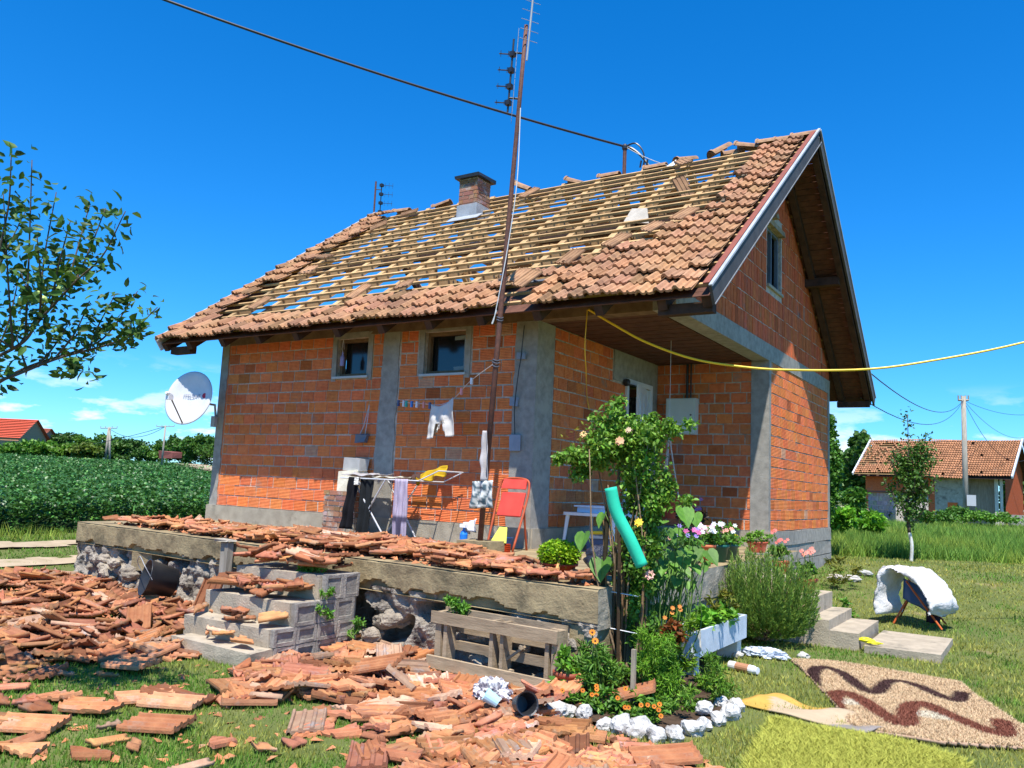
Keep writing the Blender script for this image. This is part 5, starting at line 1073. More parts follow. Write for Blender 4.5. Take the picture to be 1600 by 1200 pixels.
def flowers(parent, pts, r_, col, n=8, ctr=None, nm='flower'):
    for p in pts:
        b = MB(); p = Vector(p); dr_ = Vector((.45, -.7, .55)).normalized(); q = dr_.to_track_quat('Z', 'Y').to_matrix(); j = random.uniform(.85, 1.15)
        for k in range(n):
            a = 6.283*k/n; u = q @ Vector((math.cos(a), math.sin(a), .25)); w_ = q @ Vector((-math.sin(a), math.cos(a), 0)); b.poly([tuple(p), tuple(p+u*r_*.6+w_*r_*.3), tuple(p+u*r_), tuple(p+u*r_*.6-w_*r_*.3)], tuple(c_*j for c_ in col))
        if ctr: b.lathe([(r_*.3, 0), (r_*.25, r_*.15), (0, r_*.2)], tuple(p+dr_*r_*.1), 8, ctr, q.to_4x4())
        b.build(nm, mPetal, parent)
# rose bush on stakes before the terrace corner
RB = thing('rose_bush', 'tall leggy rose bush tied to stakes before the terrace corner', 'rose bush')
bx, by = .34, -1.85; rg = random.Random(6)
tips = [(bx+rg.uniform(-.55, .4), by+rg.uniform(-.25, .25), rg.uniform(1.5, 2.1)) for _ in range(11)]
bases = [(bx+rg.uniform(-.09, .09), by+rg.uniform(-.08, .08), 0) for _ in range(11)]
stems('canes', RB, bases, tips, .012, .005, mStem, .12, g=rg)
b = MB()
for dx2, dy2, h in ((-.10, -.10, 1.75), (.10, .02, 1.3)): b.tube([(bx+dx2, by+dy2, -.05), (bx+dx2*.8, by+dy2*.8, h)], .014, 6, (.35, .35, .32))
b.build('stake', mStem, RB)
b = MB(); b.tube([(bx-.20, by-.14, 0), (bx-.17, by-.10, 1.5)], .022, 7, (.12, .14, .12)); b.tube([(bx+.02, by-.2, 0), (bx-.02, by-.16, 1.25)], .016, 7, (.2, .18, .15)); b.build('stake', mStem, RB)
lc = [(bx+rg.uniform(-.22, .22), by+rg.uniform(-.15, .12), rg.uniform(1.1, 1.5)) for _ in range(16)]; stems('old_canes', RB, [(q[0]*.6+bx*.4+rg.uniform(-.05, .05), q[1], 0) for q in lc], lc, .014, .008, mStem, .05, col=(.7, .6, .5), g=rg)
b = MB()
for z in (.78, .50): b.tube([(bx-.14+.02*math.cos(a), by-.12+.0*a, z) for a in (0, 1)]+[(bx+.16, by-.14, z-.01), (bx+.14, by+.06, z)], .004, 4, (.9, .9, .9))
b.build('tie_string', mPlastic, RB)
Pn = np.concatenate([clumps(5200, (bx-.05, by, 1.98), (.40, .25, .25), 40, (.11, .11, .10)), clumps(2000, (bx-.46, by-.05, 1.80), (.26, .2, .13), 12, (.09, .09, .08)), clumps(1600, (bx+.18, by, 1.68), (.2, .2, .28), 12, (.08, .08, .1)),
    clumps(420, (bx+.42, by+.05, 2.10), (.13, .1, .07), 6, (.07, .07, .06)), ball(120, (bx-.14, by, 2.30), (.07, .06, .07)), ball(90, (bx+.53, by, 1.52), (.08, .06, .05))])
# keep sprays open so the wall shows between them
Pn = np.concatenate([Pn, ball(1500, (bx-.05, by, 1.95), (.42, .26, .27), .6), ball(700, (bx+.15, by, 1.65), (.25, .2, .3), .6)]); V, F, C = leaves8(Pn, rng.uniform(.03, .055, len(Pn)), np.array([1.7, 1.65, 1.1])*tint(len(Pn), .45, .12), up=.45, asp=.62); npmesh('foliage', V, F, C, mLeaf, RB)
P2 = clumps(4200, (bx+.10, by, 1.0), (.20, .15, .62), 44, (.08, .08, .1)); V, F, C = leaves8(P2, rng.uniform(.03, .055, len(P2)), np.array([1.25, 1.35, .9])*tint(len(P2), .4, .12), up=.3, asp=.6); npmesh('lower_foliage', V, F, C, mLeaf, RB)
Pb = ball(110, (bx-.35, by, 1.95), (.4, .2, .2)); lf('faded_leaves', RB, Pb, .045, (3.2, 1.6, .9), up=.3)
for i, (dx2, dy2, z, c_, s_) in enumerate([(-.44, -.12, 2.02, (.9, .55, .25), .03), (-.03, -.2, 1.96, (.7, .4, .22), .04), (.18, -.22, 1.33, (.9, .65, .05), .035), (.24, -.1, .93, (.9, .5, .42), .04), (.05, -.2, 2.05, (.75, .55, .35), .025)]):
    flowers(RB, [(bx+dx2, by+dy2, z), (bx+dx2+.01, by+dy2, z+.01)], s_*1.1, c_, 7, nm='rose')
NO = MB(); npt = bezy([gd(954, 762, 6.05), gd(963, 800, 6.03), gd(984, 842, 6.0), gd(1003, 884, 5.98)], 8); NO.tube(npt, .046, 16, (.03, .62, .38)); o = obj1('foam_noodle', NO, mat('green foam', (1, 1, 1), (.85, .9, .9), 6, .7, .15, 60), 'thick turquoise green foam tube slanting across the rose canes', 'foam tube', None, True)
RB.scale = (.86, .86, .96); RB.location = (.70-bx*.86, -2.62-by*.86, 0)
# broad leaved bean/morning glory climber beside it
BN = thing('bean_plant', 'climbing bean plant with big heart shaped leaves right of the green tube', 'climbing plant')
def heart(mb, c, s, yaw, pitch, roll, col, m=0):
    M = Matrix.Translation(c) @ Euler((pitch, roll, yaw), 'XYZ').to_matrix().to_4x4(); pr = [(0, .12), (.18, .0), (.40, .08), (.48, .32), (.40, .58), (.20, .85), (0, 1.1)]
    V = [M @ Vector((0, y*s, -.0)) for y in (.12, .6, 1.1)]; R1 = [M @ Vector((x*s, y*s, .14*s*x/.48-.10*s*max(0, y-.6))) for x, y in pr]; L1 = [M @ Vector((-x*s, y*s, .14*s*x/.48-.10*s*max(0, y-.6))) for x, y in pr]
    mb.poly([tuple(v) for v in R1], col); mb.poly([tuple(v) for v in reversed(L1)], col)
b = MB(); rg = random.Random(15); bt = []
for i in range(75):
    px_, py_ = rg.choice([(1010, 850), (1040, 830), (1035, 875), (1060, 890), (1045, 900), (1015, 900), (1070, 860), (1090, 870), (1030, 930), (1020, 960), (1060, 845)]); d = rg.uniform(6.3, 7.0)
    p = gd(px_+rg.uniform(-18, 18), py_+rg.uniform(-20, 20), d); v = rg.uniform(.8, 1.6); heart(b, p, rg.uniform(.07, .14), rg.uniform(-.9, .9)+3.6, rg.uniform(-1.0, -.2), rg.uniform(-.4, .4), (v*1.1, v*1.15, v)); bt.append(p)
for (px_, py_, s_) in ((1065, 790, .17), (945, 800, .13), (915, 830, .16), (940, 870, .19), (1085, 800, .12)):
    p = gd(px_, py_, 6.35); v = rg.uniform(1., 1.6); heart(b, p, s_, rg.uniform(2.6, 4.2), -1.1, .1, (v, v*1.1, v*.9)); bt.append(p)
b.build('foliage', mLeaf, BN)
stems('vines', BN, [(.86, -2.25, 0)]*len(bt), bt, .006, .003, mGStem, .15, n=4, g=rg)

# flower bed planting
def tuft(name, label, cat, c, n, h, w, col, asp=.12, sz=None, group=None, stemcol=None, m=None, base_r=.05):
    t = thing(name, label, cat, group=group); g = np.random.default_rng(abs(hash(label)) % 1000 if False else len(label)*7+int(c[0]*100) % 50); a = g.uniform(0, 6.28, n); q = g.random(n)**.5
    P = np.stack([c[0]+np.cos(a)*q*base_r, c[1]+np.sin(a)*q*base_r, np.full(n, c[2])], 1); d = np.stack([np.cos(a)*q*w/h, np.sin(a)*q*w/h, np.ones(n)], 1)
    s_ = (sz or h)*g.uniform(.6, 1.1, n); cc = np.asarray(col)*tint(n, .3, .12, g); V, F, C = leaves(P, s_, cc, up=0., asp=asp, dirs=d*3, r=g); npmesh('foliage', V, F, C, m or mLeaf, t); return t
def bushy(name, label, cat, c, r, n, sz, col, up=.35, asp=.3, k=14, cr=.3, group=None, stem=None, m=None, v=.32):
    t = thing(name, label, cat, group=group); r = np.asarray(r, float); P = clumps(n, c, r, k, r*cr); P[:, 2] = np.maximum(P[:, 2], c[2]-r[2]+.005); lf('foliage', t, P, rng.uniform(.7, 1.2, len(P))*sz, col, m=m, up=up, asp=asp, v=v)
    if stem:
        rg_ = random.Random(n); tp_ = [tuple(P[rg_.randrange(len(P))]) for _ in range(stem)]; stems('stems', t, [(c[0]+rg_.uniform(-.03, .03), c[1]+rg_.uniform(-.03, .03), c[2]-r[2]) for _ in tp_], tp_, .006, .003, mGStem, .04, n=4, g=rg_)
    return t
fb = bushy('fern_bush', 'feathery light green asparagus bush in the flower bed', 'shrub', (1.02, -2.85, .28), (.17, .17, .28), 5200, .05, (2.0, 2.1, 1.0), up=.1, asp=.10, k=30, stem=10)
bushy('green_perennial', 'mid green leafy perennial left of the feathery bush', 'plant', (.66, -3.0, .20), (.22, .18, .20), 1300, .065, (1.2, 1.35, 1.0), up=.25, asp=.22, k=16, stem=14)
mg = bushy('marigolds', 'low marigold patch with orange flowers by the white stones', 'flowers', (.98, -3.33, .08), (.36, .14, .10), 900, .05, (1.15, 1.3, .8), up=.5, asp=.5, k=16)
rg = random.Random(31); flowers(mg, [(.98+rg.uniform(-.36, .36), -3.42+rg.uniform(-.08, .12), .12+rg.uniform(0, .10)) for _ in range(16)], .018, (.75, .22, .012), 9, (.15, .03, .01))
cl_ = tuft('calendula', 'single tall calendula with orange heads beside the red pot', 'flower', (.70, -3.06, 0), 20, .35, .10, (1, 1.2, .8), .2); flowers(cl_, [(.66, -3.12, .50), (.70, -3.15, .45)], .027, (.80, .28, .02), 10, (.12, .03, .02)); stems('stems', cl_, [(.70, -3.06, 0)]*2, [(.66, -3.12, .50), (.70, -3.15, .45)], .006, .004, mGStem, .02, n=5)
bushy('coleus', 'dark red leaved coleus behind the feathery bush', 'plant', (.95, -2.45, .42), (.16, .14, .14), 420, .07, (2.2, .35, .5), up=.5, asp=.5, k=8, stem=8)
yb = bushy('snapdragon', 'yellow green spires with orange blooms next to the dark red coleus', 'plant', (1.0, -2.35, .36), (.16, .16, .30), 1200, .05, (1.9, 1.7, .6), up=.2, asp=.3, k=14, stem=12); flowers(yb, [(.95+rg.uniform(-.08, .1), -2.42, .58+rg.uniform(-.04, .08)) for _ in range(5)], .02, (.80, .28, .05), 7)
bushy('phlox_clump', 'tall bright green clump between the stake and the coleus', 'plant', (.98, -2.62, .22), (.14, .14, .22), 1000, .05, (1.3, 1.45, .8), up=.2, asp=.25, k=22, stem=12)
bushy('bed_greens', 'mixed low greenery filling the middle of the flower bed', 'plant', (1.15, -3.0, .10), (.26, .28, .12), 1300, .05, (1.3, 1.4, .8), up=.3, asp=.35, k=18)
bushy('rim_greens', 'low greens at the shady rear of the flower bed', 'plant', (.62, -2.5, .14), (.16, .3, .16), 900, .055, (1.1, 1.3, .8), up=.3, asp=.4, k=14)
bushy('yellow_herb', 'yellow green herb tuft on the outer rim of the flower bed', 'plant', (1.35, -2.65, .10), (.18, .2, .14), 700, .05, (1.5, 1.5, .7), up=.2, asp=.25, k=10)
bushy('wispy_herb', 'thin wispy herb growing between the bed and the white trough', 'plant', (1.20, -2.15, .13), (.22, .25, .16), 900, .06, (1.3, 1.4, .7), up=.0, asp=.12, k=10)
bushy('leafy_weed', 'broad leaved weed sprouting at the pallet end', 'weed', (.40, -3.20, .07), (.10, .08, .09), 90, .08, (1.2, 1.5, 1.0), up=.5, asp=.7, k=5, stem=5)
bushy('heart_leaf_weed', 'small round leaved seedling between bed stones and pallet', 'weed', (.62, -3.42, .05), (.07, .06, .05), 50, .06, (1.2, 1.5, 1.), up=.6, asp=.8, k=4)
bushy('wall_weed', 'bright green weed growing out of the footing over the pallet', 'weed', (-.66, -2.98, .55), (.12, .08, .13), 520, .045, (1.3, 1.6, .9), up=.3, asp=.35, k=10, stem=8)
bushy('vine_weed', 'green weed trailing down the hollow block side of the steps', 'weed', (-2.12, -3.1, .70), (.20, .14, .10), 380, .045, (1.3, 1.5, .9), up=.3, asp=.4, k=9, stem=6)
bushy('hanging_weed', 'weed hanging from a joint low in the hollow blocks', 'weed', (-1.82, -3.25, .42), (.05, .10, .15), 260, .04, (1.2, 1.5, .9), up=.1, asp=.4, k=7)
bushy('rubble_weed', 'small weed among the tiles right of the hollow blocks', 'weed', (-1.75, -2.95, .24), (.09, .07, .12), 180, .04, (1.2, 1.5, .9), up=.2, asp=.4, k=6, stem=4)
bushy('footing_weed', 'yellowish weed at the footing behind the black bucket', 'weed', (-5.35, tfy(-5.3)-.08, .30), (.14, .06, .14), 240, .045, (1.9, 1.6, .7), up=.2, asp=.4, k=6)
b = MB(); b.bar((.985, -3.12, 0), (.985, -3.12, .43), .028, .028, (1, .95, .85)); obj1('wooden_stake', b, mPlank, 'short square wooden stake in front of the feathery bush', 'stake')
sk = [(868, 1112), (888, 1110), (912, 1116), (945, 1132), (972, 1137), (998, 1143), (1025, 1150), (1055, 1150), (1082, 1140), (1100, 1132), (1100, 1118), (1122, 1125), (1140, 1118), (1150, 1105), (1128, 1100)]
wh = ['leftmost', 'second from the left, near the upright tile', 'third from the left', 'fourth, under the two ribbed tile', 'fifth, dark shaded one', 'sixth, rounded one', 'seventh, broad flat one', 'frontmost pointed one', 'ninth, largest pile end', 'tenth, piled one', 'upper one of the piled pair', 'eleventh along the curve', 'twelfth along the curve', 'last small one by the cloth', 'one behind the curve end']
for i, (px_, py_) in enumerate(sk):
    b = MB(); p = gz(px_, py_, .03); s_ = rg.uniform(.05, .085); rock(b, (p[0], p[1], s_*.5+(.05 if i == 10 else 0)), s_, (1.15, .85, .85), i+50, (1, 1, 1), 3, rg.uniform(0, 3)); obj1('edging_stone', b, mRock, 'white painted edging stone of the flower bed, %s' % wh[i], 'stone', 'white stones edging the flower bed')
# pots
def pot(name, label, c, r_, h, m, col=(1, 1, 1), group=None, square=False, saucer=False):
    t = thing(name, label, 'flower pot', group=group); b = MB(); c = tuple(c)
    b.lathe([(0, 0), (r_*.72, 0), (r_*.95, h*.82), (r_*1.06, h*.82), (r_*1.08, h), (r_*.95, h), (r_*.9, h*.85), (0, h*.85)], c, 4 if square else 24, col, Matrix.Rotation(.785, 4, 'Z') if square else None); b.build('pot', m, t, not square)
    b = MB(); b.lathe([(0, 0), (r_*.9, 0)], (c[0], c[1], c[2]+h*.87), 16); b.build('soil', mSoil, t)
    if saucer: b = MB(); b.lathe([(0, -.012), (r_*1.1, -.012), (r_*1.25, .012), (r_*1.2, .012), (0, -.004)], c, 24, (.9, .9, .9)); b.build('saucer', mPlastic, t)
    return t
def potplant(t, c, r, n, sz, col, fl=None, **k):
    P = clumps(n, c, r, 10, np.asarray(r)*.35); lf('foliage', t, P, rng.uniform(.7, 1.2, len(P))*sz, col, **k)
    if fl:
        for (fc, fn_, fr) in fl: flowers(t, [tuple(np.asarray(c)+np.array([rg.uniform(-1, 1)*r[0], rg.uniform(-1, .3)*r[1], rg.uniform(.2, 1.1)*r[2]])) for _ in range(fn_)], fr, fc, 6)
p = (.46, -3.09, 0); t = pot('brown_red_pot', 'brown red round pot with a leafy plant at the terrace corner', (p[0], p[1], 0), .105, .20, mTerra, (.75, .8, .9)); potplant(t, (p[0]-.02, p[1], .26), (.14, .12, .09), 380, .06, (1.3, 1.5, .8), up=.5, asp=.5)
Tz = TZ+.003
t = pot('succulent_bowl', 'low bowl of yellow green sedum on the terrace corner', (.06, -2.55, Tz+.02), .14, .10, mTerra, (.8, .6, .5)); P = ball(3600, (.06, -2.57, Tz+.19), (.18, .16, .115), .3); lf('foliage', t, P, rng.uniform(.02, .034, len(P)), (3.0, 2.5, .6), up=.6, asp=.8, v=.35)
b = MB(); b.tube(bezy([(.10, -2.62, Tz+.20), (.12, -2.68, Tz+.12), (.14, -2.80, Tz+.0), (.15, -2.86, Tz-.02)], 5), [.016]*16, 6, (2, 1.6, 1)); obj1('sedum_trailer', b, mStem, 'thick pale sedum stem hanging over the terrace edge', 'stem')
b = MB(); b.lathe([(0, 0), (.06, 0), (.075, .05), (.07, .05), (0, .03)], (.33, -2.66, Tz), 18, (.42, .48, .5)); obj1('glass_dish', b, mPlastic, 'small grey glass dish at the terrace corner edge', 'dish')
b = MB(); rock(b, (.12, -1.85, Tz+.12), .16, (1.2, .9, .8), 5, (1, 1, 1), 4); o = obj1('dark_bag', b, mat('dark bag', (.02, .022, .035), (.035, .04, .06), 5, .35, .8, 14, .5, bd=.04), 'dark blue plastic sack behind the sedum bowl', 'sack', None, True)
pots = [(.36, -1.0, 'dark_pot', 'dark green tub nearest the rose bush with dark leaves', mBlack, (1.2, 1.8, 1.4), .13, .18, (.7, .9, .8), [((.9, .45, .3), 2, .03)]),
        (.33, -.35, 'green_planter', 'dark green planter of violet flowers behind the bean leaves', mPlastic, (.02, .10, .07), .13, .17, (.8, 1.1, .8), [((.35, .25, .7), 7, .028), ((.75, .15, .4), 3, .035)]),
        (.34, .18, 'terracotta_pot', 'slim terracotta pot spilling white petunias', mTerra, (1.5, 1.8, 1.6), .095, .20, (1, 1.3, .8), [((.92, .92, .95), 12, .030), ((.9, .5, .6), 3, .03)]),
        (.34, .55, 'green_pot', 'dark green ribbed pot with pink and salmon petunias', mPlastic, (.02, .12, .09), .12, .19, (1, 1.3, .8), [((.9, .45, .62), 6, .038), ((.95, .4, .3), 5, .03), ((.93, .93, .95), 3, .035)]),
        (.32, .98, 'white_petunia_pot', 'pot of white petunias nearest the porch pillar', mPlastic, (.03, .10, .08), .12, .18, (1.2, 1.5, .6), [((.85, .85, .85), 11, .03)]),
        (-.1, .9, 'purple_plant_pot', 'pot with a tall purple black leaved plant', mBlack, (1, 1, 1), .12, .2, (.5, .15, .35), [((.55, .2, .4), 4, .03)])]
for (x, y, nm, lb, m_, cl2, r_, h, lc, fl) in pots:
    t = pot(nm, lb, (x, y, Tz), r_, h, m_, cl2); tall = .26 if 'purple' in nm else .12; potplant(t, (x, y, Tz+h+tall*.8), (r_*1.5, r_*1.4, tall), 320, .055, lc, fl, up=.4, asp=.5)
t = pot('saucer_pot', 'wide terracotta pot of variegated trailing plant by the gable corner', (.26, 2.35, Tz+.013), .13, .15, mTerra, (1.15, 1.1, 1.1), saucer=True); potplant(t, (.24, 2.33, Tz+.22), (.22, .17, .09), 480, .045, (1.7, 1.8, 1.2), up=.4, asp=.6)
b = MB(); b.lathe([(0, 0), (.035, 0), (.036, .16), (.015, .2)], (.02, 2.2, Tz), 12, (.18, .09, .04)); b.lathe([(.03, .2), (.032, .235), (0, .24)], (.02, 2.2, Tz), 12, (.95, .75, .03)); obj1('brown_bottle', b, mPlastic, 'brown bottle with a yellow cap by the porch pillar', 'bottle')
for (x, y, z, nm, lb, r_, h, fc) in ((.72, 1.75, .62, 'geranium_pot', 'small terracotta pot with red geranium on the topmost garden step', .095, .15, (.85, .22, .18)), (1.08, 1.55, .45, 'geranium_pot', 'square terracotta pot with salmon geranium on the second garden step', .125, .155, (.9, .33, .25))):
    t = pot(nm, lb, (x, y, z+.002), r_, h, mTerra, (1.1, 1.1, 1.1), group='geranium pots on the garden steps', square=r_ > .12); potplant(t, (x, y, z+h+.10), (.14, .12, .10), 330, .05, (1, 1.2, .8), None, up=.5, asp=.7)
    tp_ = [(x+rg.uniform(-.12, .12), y+rg.uniform(-.12, .05), z+h+rg.uniform(.18, .36)) for _ in range(6)]; flowers(t, [tuple(np.array(q)+np.array([rg.uniform(-.02, .02)]*3)) for q in tp_ for _ in range(3)], .024, fc, 6); stems('stems', t, [(x, y, z+h)]*6, tp_, .004, .003, mGStem, .03, n=4)
# rosemary-like shrub
RS = thing('rosemary_bush', 'dense round grey green rosemary like shrub beside the garden steps', 'shrub')
g = np.random.default_rng(8); c0 = np.array([.92, .36, .05]); tp3 = ball(620, c0+[0, 0, .47], (.55, .54, .52), .28, g); tp3[:, 2] = np.maximum(tp3[:, 2], .12); Vl = []
PP = []; DD = []
for q in tp3:
    bs = c0+np.array([(q[0]-c0[0])*.45, (q[1]-c0[1])*.45, .05]); n = 60; t_ = np.linspace(.30, 1.0, n)[:, None]**.8; bend = np.array([(q[0]-c0[0]), (q[1]-c0[1]), 0])*.25; pts = bs+(q-bs)*t_+bend*(t_*(1-t_)*2); PP.append(pts); DD.append(np.tile((q-bs)/np.linalg.norm(q-bs)*1.2, (n, 1)))
PP = np.concatenate(PP)+g.normal(0, .006, (620*60, 3)); DD = np.concatenate(DD); cc = np.array([2.3, 1.85, 2.0])*tint(len(PP), .4, .1, g)
V, F, C = leaves(PP, .042*g.uniform(.7, 1.3, len(PP)), cc, up=.0, asp=.16, dirs=DD, r=g); npmesh('foliage', V, F, C, mLeaf, RS)
stems('branches', RS, [tuple(c0+np.array([rg.uniform(-.1, .1), rg.uniform(-.1, .1), 0])) for _ in range(40)], [tuple(tp3[i*9]*.8+c0*.2) for i in range(40)], .012, .003, mStem, .05, n=5, g=rg)
crumple('plastic_wrap', (1.13, -.38, .03), (.26, .12, .08), 9, mPlastic, lambda p: (.55, .60, .68), 'crumpled clear plastic lying at the foot of the round shrub', 'plastic')
for i, (x, y) in enumerate(((.93, -.60), (1.42, -.15))): b = MB(); rock(b, (x, y, .03), .05, (1.2, .9, .7), 80+i, (.95, .93, .9)); obj1('white_stone', b, mRock, ('pale stone at the trough side of the round shrub', 'pale stone at the step side of the round shrub')[i], 'stone')
# white trough planter
TR = thing('trough_planter', 'long white wooden trough planted with lettuce on low supports', 'planter')
x0, x1, y0, y1, z0, z1 = .70, .96, -1.85, -.42, .17, .385; wv = (1, 1, 1)
for nm, lo, hi in (('side_board', (x1-.025, y0, z0), (x1, y1, z1)), ('side_board', (x0, y0, z0), (x0+.025, y1, z1)), ('end_board', (x0+.025, y0, z0), (x1-.025, y0+.03, z1)), ('end_board', (x0+.025, y1-.03, z0), (x1-.025, y1, z1)), ('base', (x0+.025, y0+.03, z0), (x1-.025, y1-.03, z0+.02)), ('support', (x0+.02, y0+.08, -.02), (x1-.03, y0+.2, z0-.002)), ('support', (x0+.02, y1-.2, -.02), (x1-.03, y1-.08, z0-.002))):
    b = MB(); b.box(lo, hi, (.92, .96, 1.0) if 'board' in nm else (.8, .76, .68), jit=.002); b.build(nm, mPlaster if nm == 'support' else mat('chalky white paint', (.70, .74, .78), (.58, .62, .66), 10, .7, .2, 40), TR)
b = MB(); b.box((x0+.026, y0+.031, z0+.03), (x1-.026, y1-.031, z1-.03)); b.build('soil', mSoil, TR)
cloth('string_tie', (x1+.004, y0+.01, z1+.02), (0, .10, 0), (0.0, 0, -.18), 10, 10, mCloth, (.9, .85, .75), .012, 5, 3, parent=TR)
P = clumps(900, (.83, -1.05, z1+.03), (.12, .55, .05), 22, (.06, .07, .05)); lf('lettuce', TR, P, rng.uniform(.05, .09, len(P)), (1.5, 1.8, .8), up=.6, asp=.7)
bushy('red_lettuce', 'reddish leafy plant rising over the lettuce trough', 'plant', (.80, -.75, z1+.12), (.12, .16, .16), 260, .06, (1.7, .9, .6), up=.3, asp=.4, k=7, stem=6)
t = pot('white_cylinder_pot', 'white round pot with upright sword leaves at the near end of the trough', (.83, -1.99, .0), .10, .38, mPlastic, (.85, .88, .9))
b = MB()
for i, (a, h, ln_) in enumerate(((.2, .34, .02), (1.2, .26, .14), (2.6, .22, .10), (-.4, .26, .10), (-1.4, .2, .16))):
    pts = bezy([(.83, -1.99, .34), (.83+math.cos(a)*ln_*.4, -1.99+math.sin(a)*ln_*.4, .34+h*.6), (.83+math.cos(a)*ln_, -1.99+math.sin(a)*ln_, .34+h)], 5); pw = Vector((.8, .6, 0)); w_ = [.018, .024, .028, .030, .030, .03, .03, .028, .024, .018, .004]
    for k in range(len(pts)-1): b.poly([tuple(pts[k]-pw*w_[k]), tuple(pts[k]+pw*w_[k]), tuple(pts[k+1]+pw*w_[k+1]), tuple(pts[k+1]-pw*w_[k+1])], (1, 1.3, .7) if i else (.5, .8, .6))
b.build('foliage', mLeaf, t)
b = MB(); M = Matrix.Translation((1.16, -1.20, .04)) @ Matrix.Rotation(R_(-16), 4, 'Z') @ Matrix.Rotation(R_(90), 4, 'Y')
b.lathe([(0, -.13), (.036, -.13), (.038, -.06)], n=14, M=M, col=(.75, .72, .72)); b.lathe([(.038, -.06), (.038, .07)], n=14, M=M, col=(.45, .22, .12)); b.lathe([(.038, .07), (.036, .11), (.03, .125), (.03, .15), (0, .15)], n=14, M=M, col=(.85, .85, .9)); obj1('plastic_bottle', b, mPlastic, 'plastic bottle with a brown label lying on the lawn', 'bottle')
b = MB(); rock(b, (1.83, .80, .11), .055, (1.6, .8, .45), 91, (.85, .78, .02), 3); rock(b, (1.92, .74, .10), .04, (1.8, .7, .4), 92, (.85, .78, .02), 3); obj1('yellow_glove', b, mPlastic, 'bright yellow glove on the corner of the landing slab', 'glove')
cloth('floor_cloth', (1.46, -2.38, .03), (.92, -.22, 0), (.16, .40, 0), 30, 16, mCloth, (.8, .6, .35), .018, 4, 27, th=.012, colf=lambda u, v: (.80, .50, .12) if u+.3*v < .30 or (v > .8 and u < .5) else (.40, .36, .34) if u-.2*v > .74 else (.72, .56, .38)); tag(bpy.data.objects['floor_cloth'], 'tan and orange cloth lying on the grass between the two rugs', 'cloth', None, 'thing')

# rugs: a base with dense shag fibres, the pattern woven in
def rug(name, label, poly, n, colf, base, h=.022, wid=.005, lean=.9, seed=1):
    xs = [p[0] for p in poly]; ys = [p[1] for p in poly]; g = np.random.default_rng(seed); t = thing(name, label, 'rug')
    N_ = 70; X, Y = np.meshgrid(np.linspace(min(xs), max(xs), N_), np.linspace(min(ys), max(ys), N_)); cx = (X[:-1, :-1]+X[1:, 1:])/2; cy = (Y[:-1, :-1]+Y[1:, 1:])/2; kp = inpoly(cx, cy, poly).ravel(); i = (np.arange(N_-1)[:, None]*N_+np.arange(N_-1)[None, :]).ravel()[kp]
    Z = G(X, Y)+.025+(vnoise(X, Y, 2.5, 7)-.5)*.02; o = npmesh('backing', np.stack([X.ravel(), Y.ravel(), Z.ravel()], 1), np.stack([i, i+1, i+N_+1, i+N_], 1), np.tile(base, (N_*N_, 1)), mPlaster, t); s_ = o.modifiers.new('t', 'SOLIDIFY'); s_.thickness = .02
    x = g.uniform(min(xs), max(xs), n); y = g.uniform(min(ys), max(ys), n); k = inpoly(x, y, poly); x, y = x[k], y[k]; n = len(x); z = G(x, y)+.024+(vnoise(x, y, 2.5, 7)-.5)*.02
    a = g.uniform(0, 6.28, n); ld = g.uniform(0, 6.28, n); hh = h*g.uniform(.6, 1.2, n); P = np.stack([x, y, z], 1); s_ = np.stack([np.cos(a), np.sin(a), 0*a], 1)*wid; tip = P+np.stack([np.cos(ld)*hh*lean, np.sin(ld)*hh*lean, hh], 1)
    npmesh('pile', np.stack([P-s_, P+s_, tip], 1).reshape(-1, 3), np.arange(n*3).reshape(-1, 3), np.repeat(colf(x, y, g)*tint(n, .16, .04, g), 3, axis=0), mFiber, t); return t
def dseg(x, y, pl):
    d = np.full(x.shape, 9.)
    for (ax, ay), (bx2, by2) in zip(pl, pl[1:]):
        vx, vy = bx2-ax, by2-ay; t = np.clip(((x-ax)*vx+(y-ay)*vy)/(vx*vx+vy*vy), 0, 1); d = np.minimum(d, np.hypot(x-ax-vx*t, y-ay-vy*t))
    return d
sm = lambda pts: [tuple(p)[:2] for p in bezy([(*gz(*q, .03)[:2], 0) for q in pts], 5)]
blk = sm([(1272, 1070), (1272, 1050), (1290, 1044), (1315, 1052), (1345, 1074), (1368, 1081), (1390, 1066), (1420, 1068), (1470, 1088), (1495, 1096), (1503, 1084)]); brn = sm([(1306, 1116), (1303, 1090), (1318, 1082), (1345, 1094), (1385, 1122), (1415, 1133), (1420, 1108), (1440, 1100), (1480, 1118), (1540, 1142), (1570, 1147), (1566, 1130)])
def rugcol(x, y, g):
    c = np.tile(np.array([.74, .55, .33]), (len(x), 1)); d1 = dseg(x, y, blk)+g.normal(0, .008, len(x)); d2 = dseg(x, y, brn)+g.normal(0, .008, len(x)); c[d1 < .058] = (.10, .055, .05); c[d2 < .072] = (.27, .10, .065)
    for (px_, py_, rx_, ry_) in ((1325, 1098, .14, .09), (1462, 1120, .17, .10)): p = gz(px_, py_, .03); q = (np.hypot((x-p[0])*.9+(y-p[1])*.4, ((y-p[1])*.9-(x-p[0])*.4)*1.5) < rx_) & (d2 > .072); c[q] = (.80, .72, .54)
    return c
rug('shag_rug', 'beige shag rug with wavy black and brown bands spread on the lawn', RUG, 150000, rugcol, (.5, .33, .22), h=.020, wid=.0035)
rug('yellow_rug', 'lime yellow shaggy rug at the near edge of the lawn', YRUG, 80000, lambda x, y, g: np.tile(np.array([.47, .48, .09]), (len(x), 1)), (.3, .33, .05), h=.04, wid=.0045, lean=1.3, seed=4)

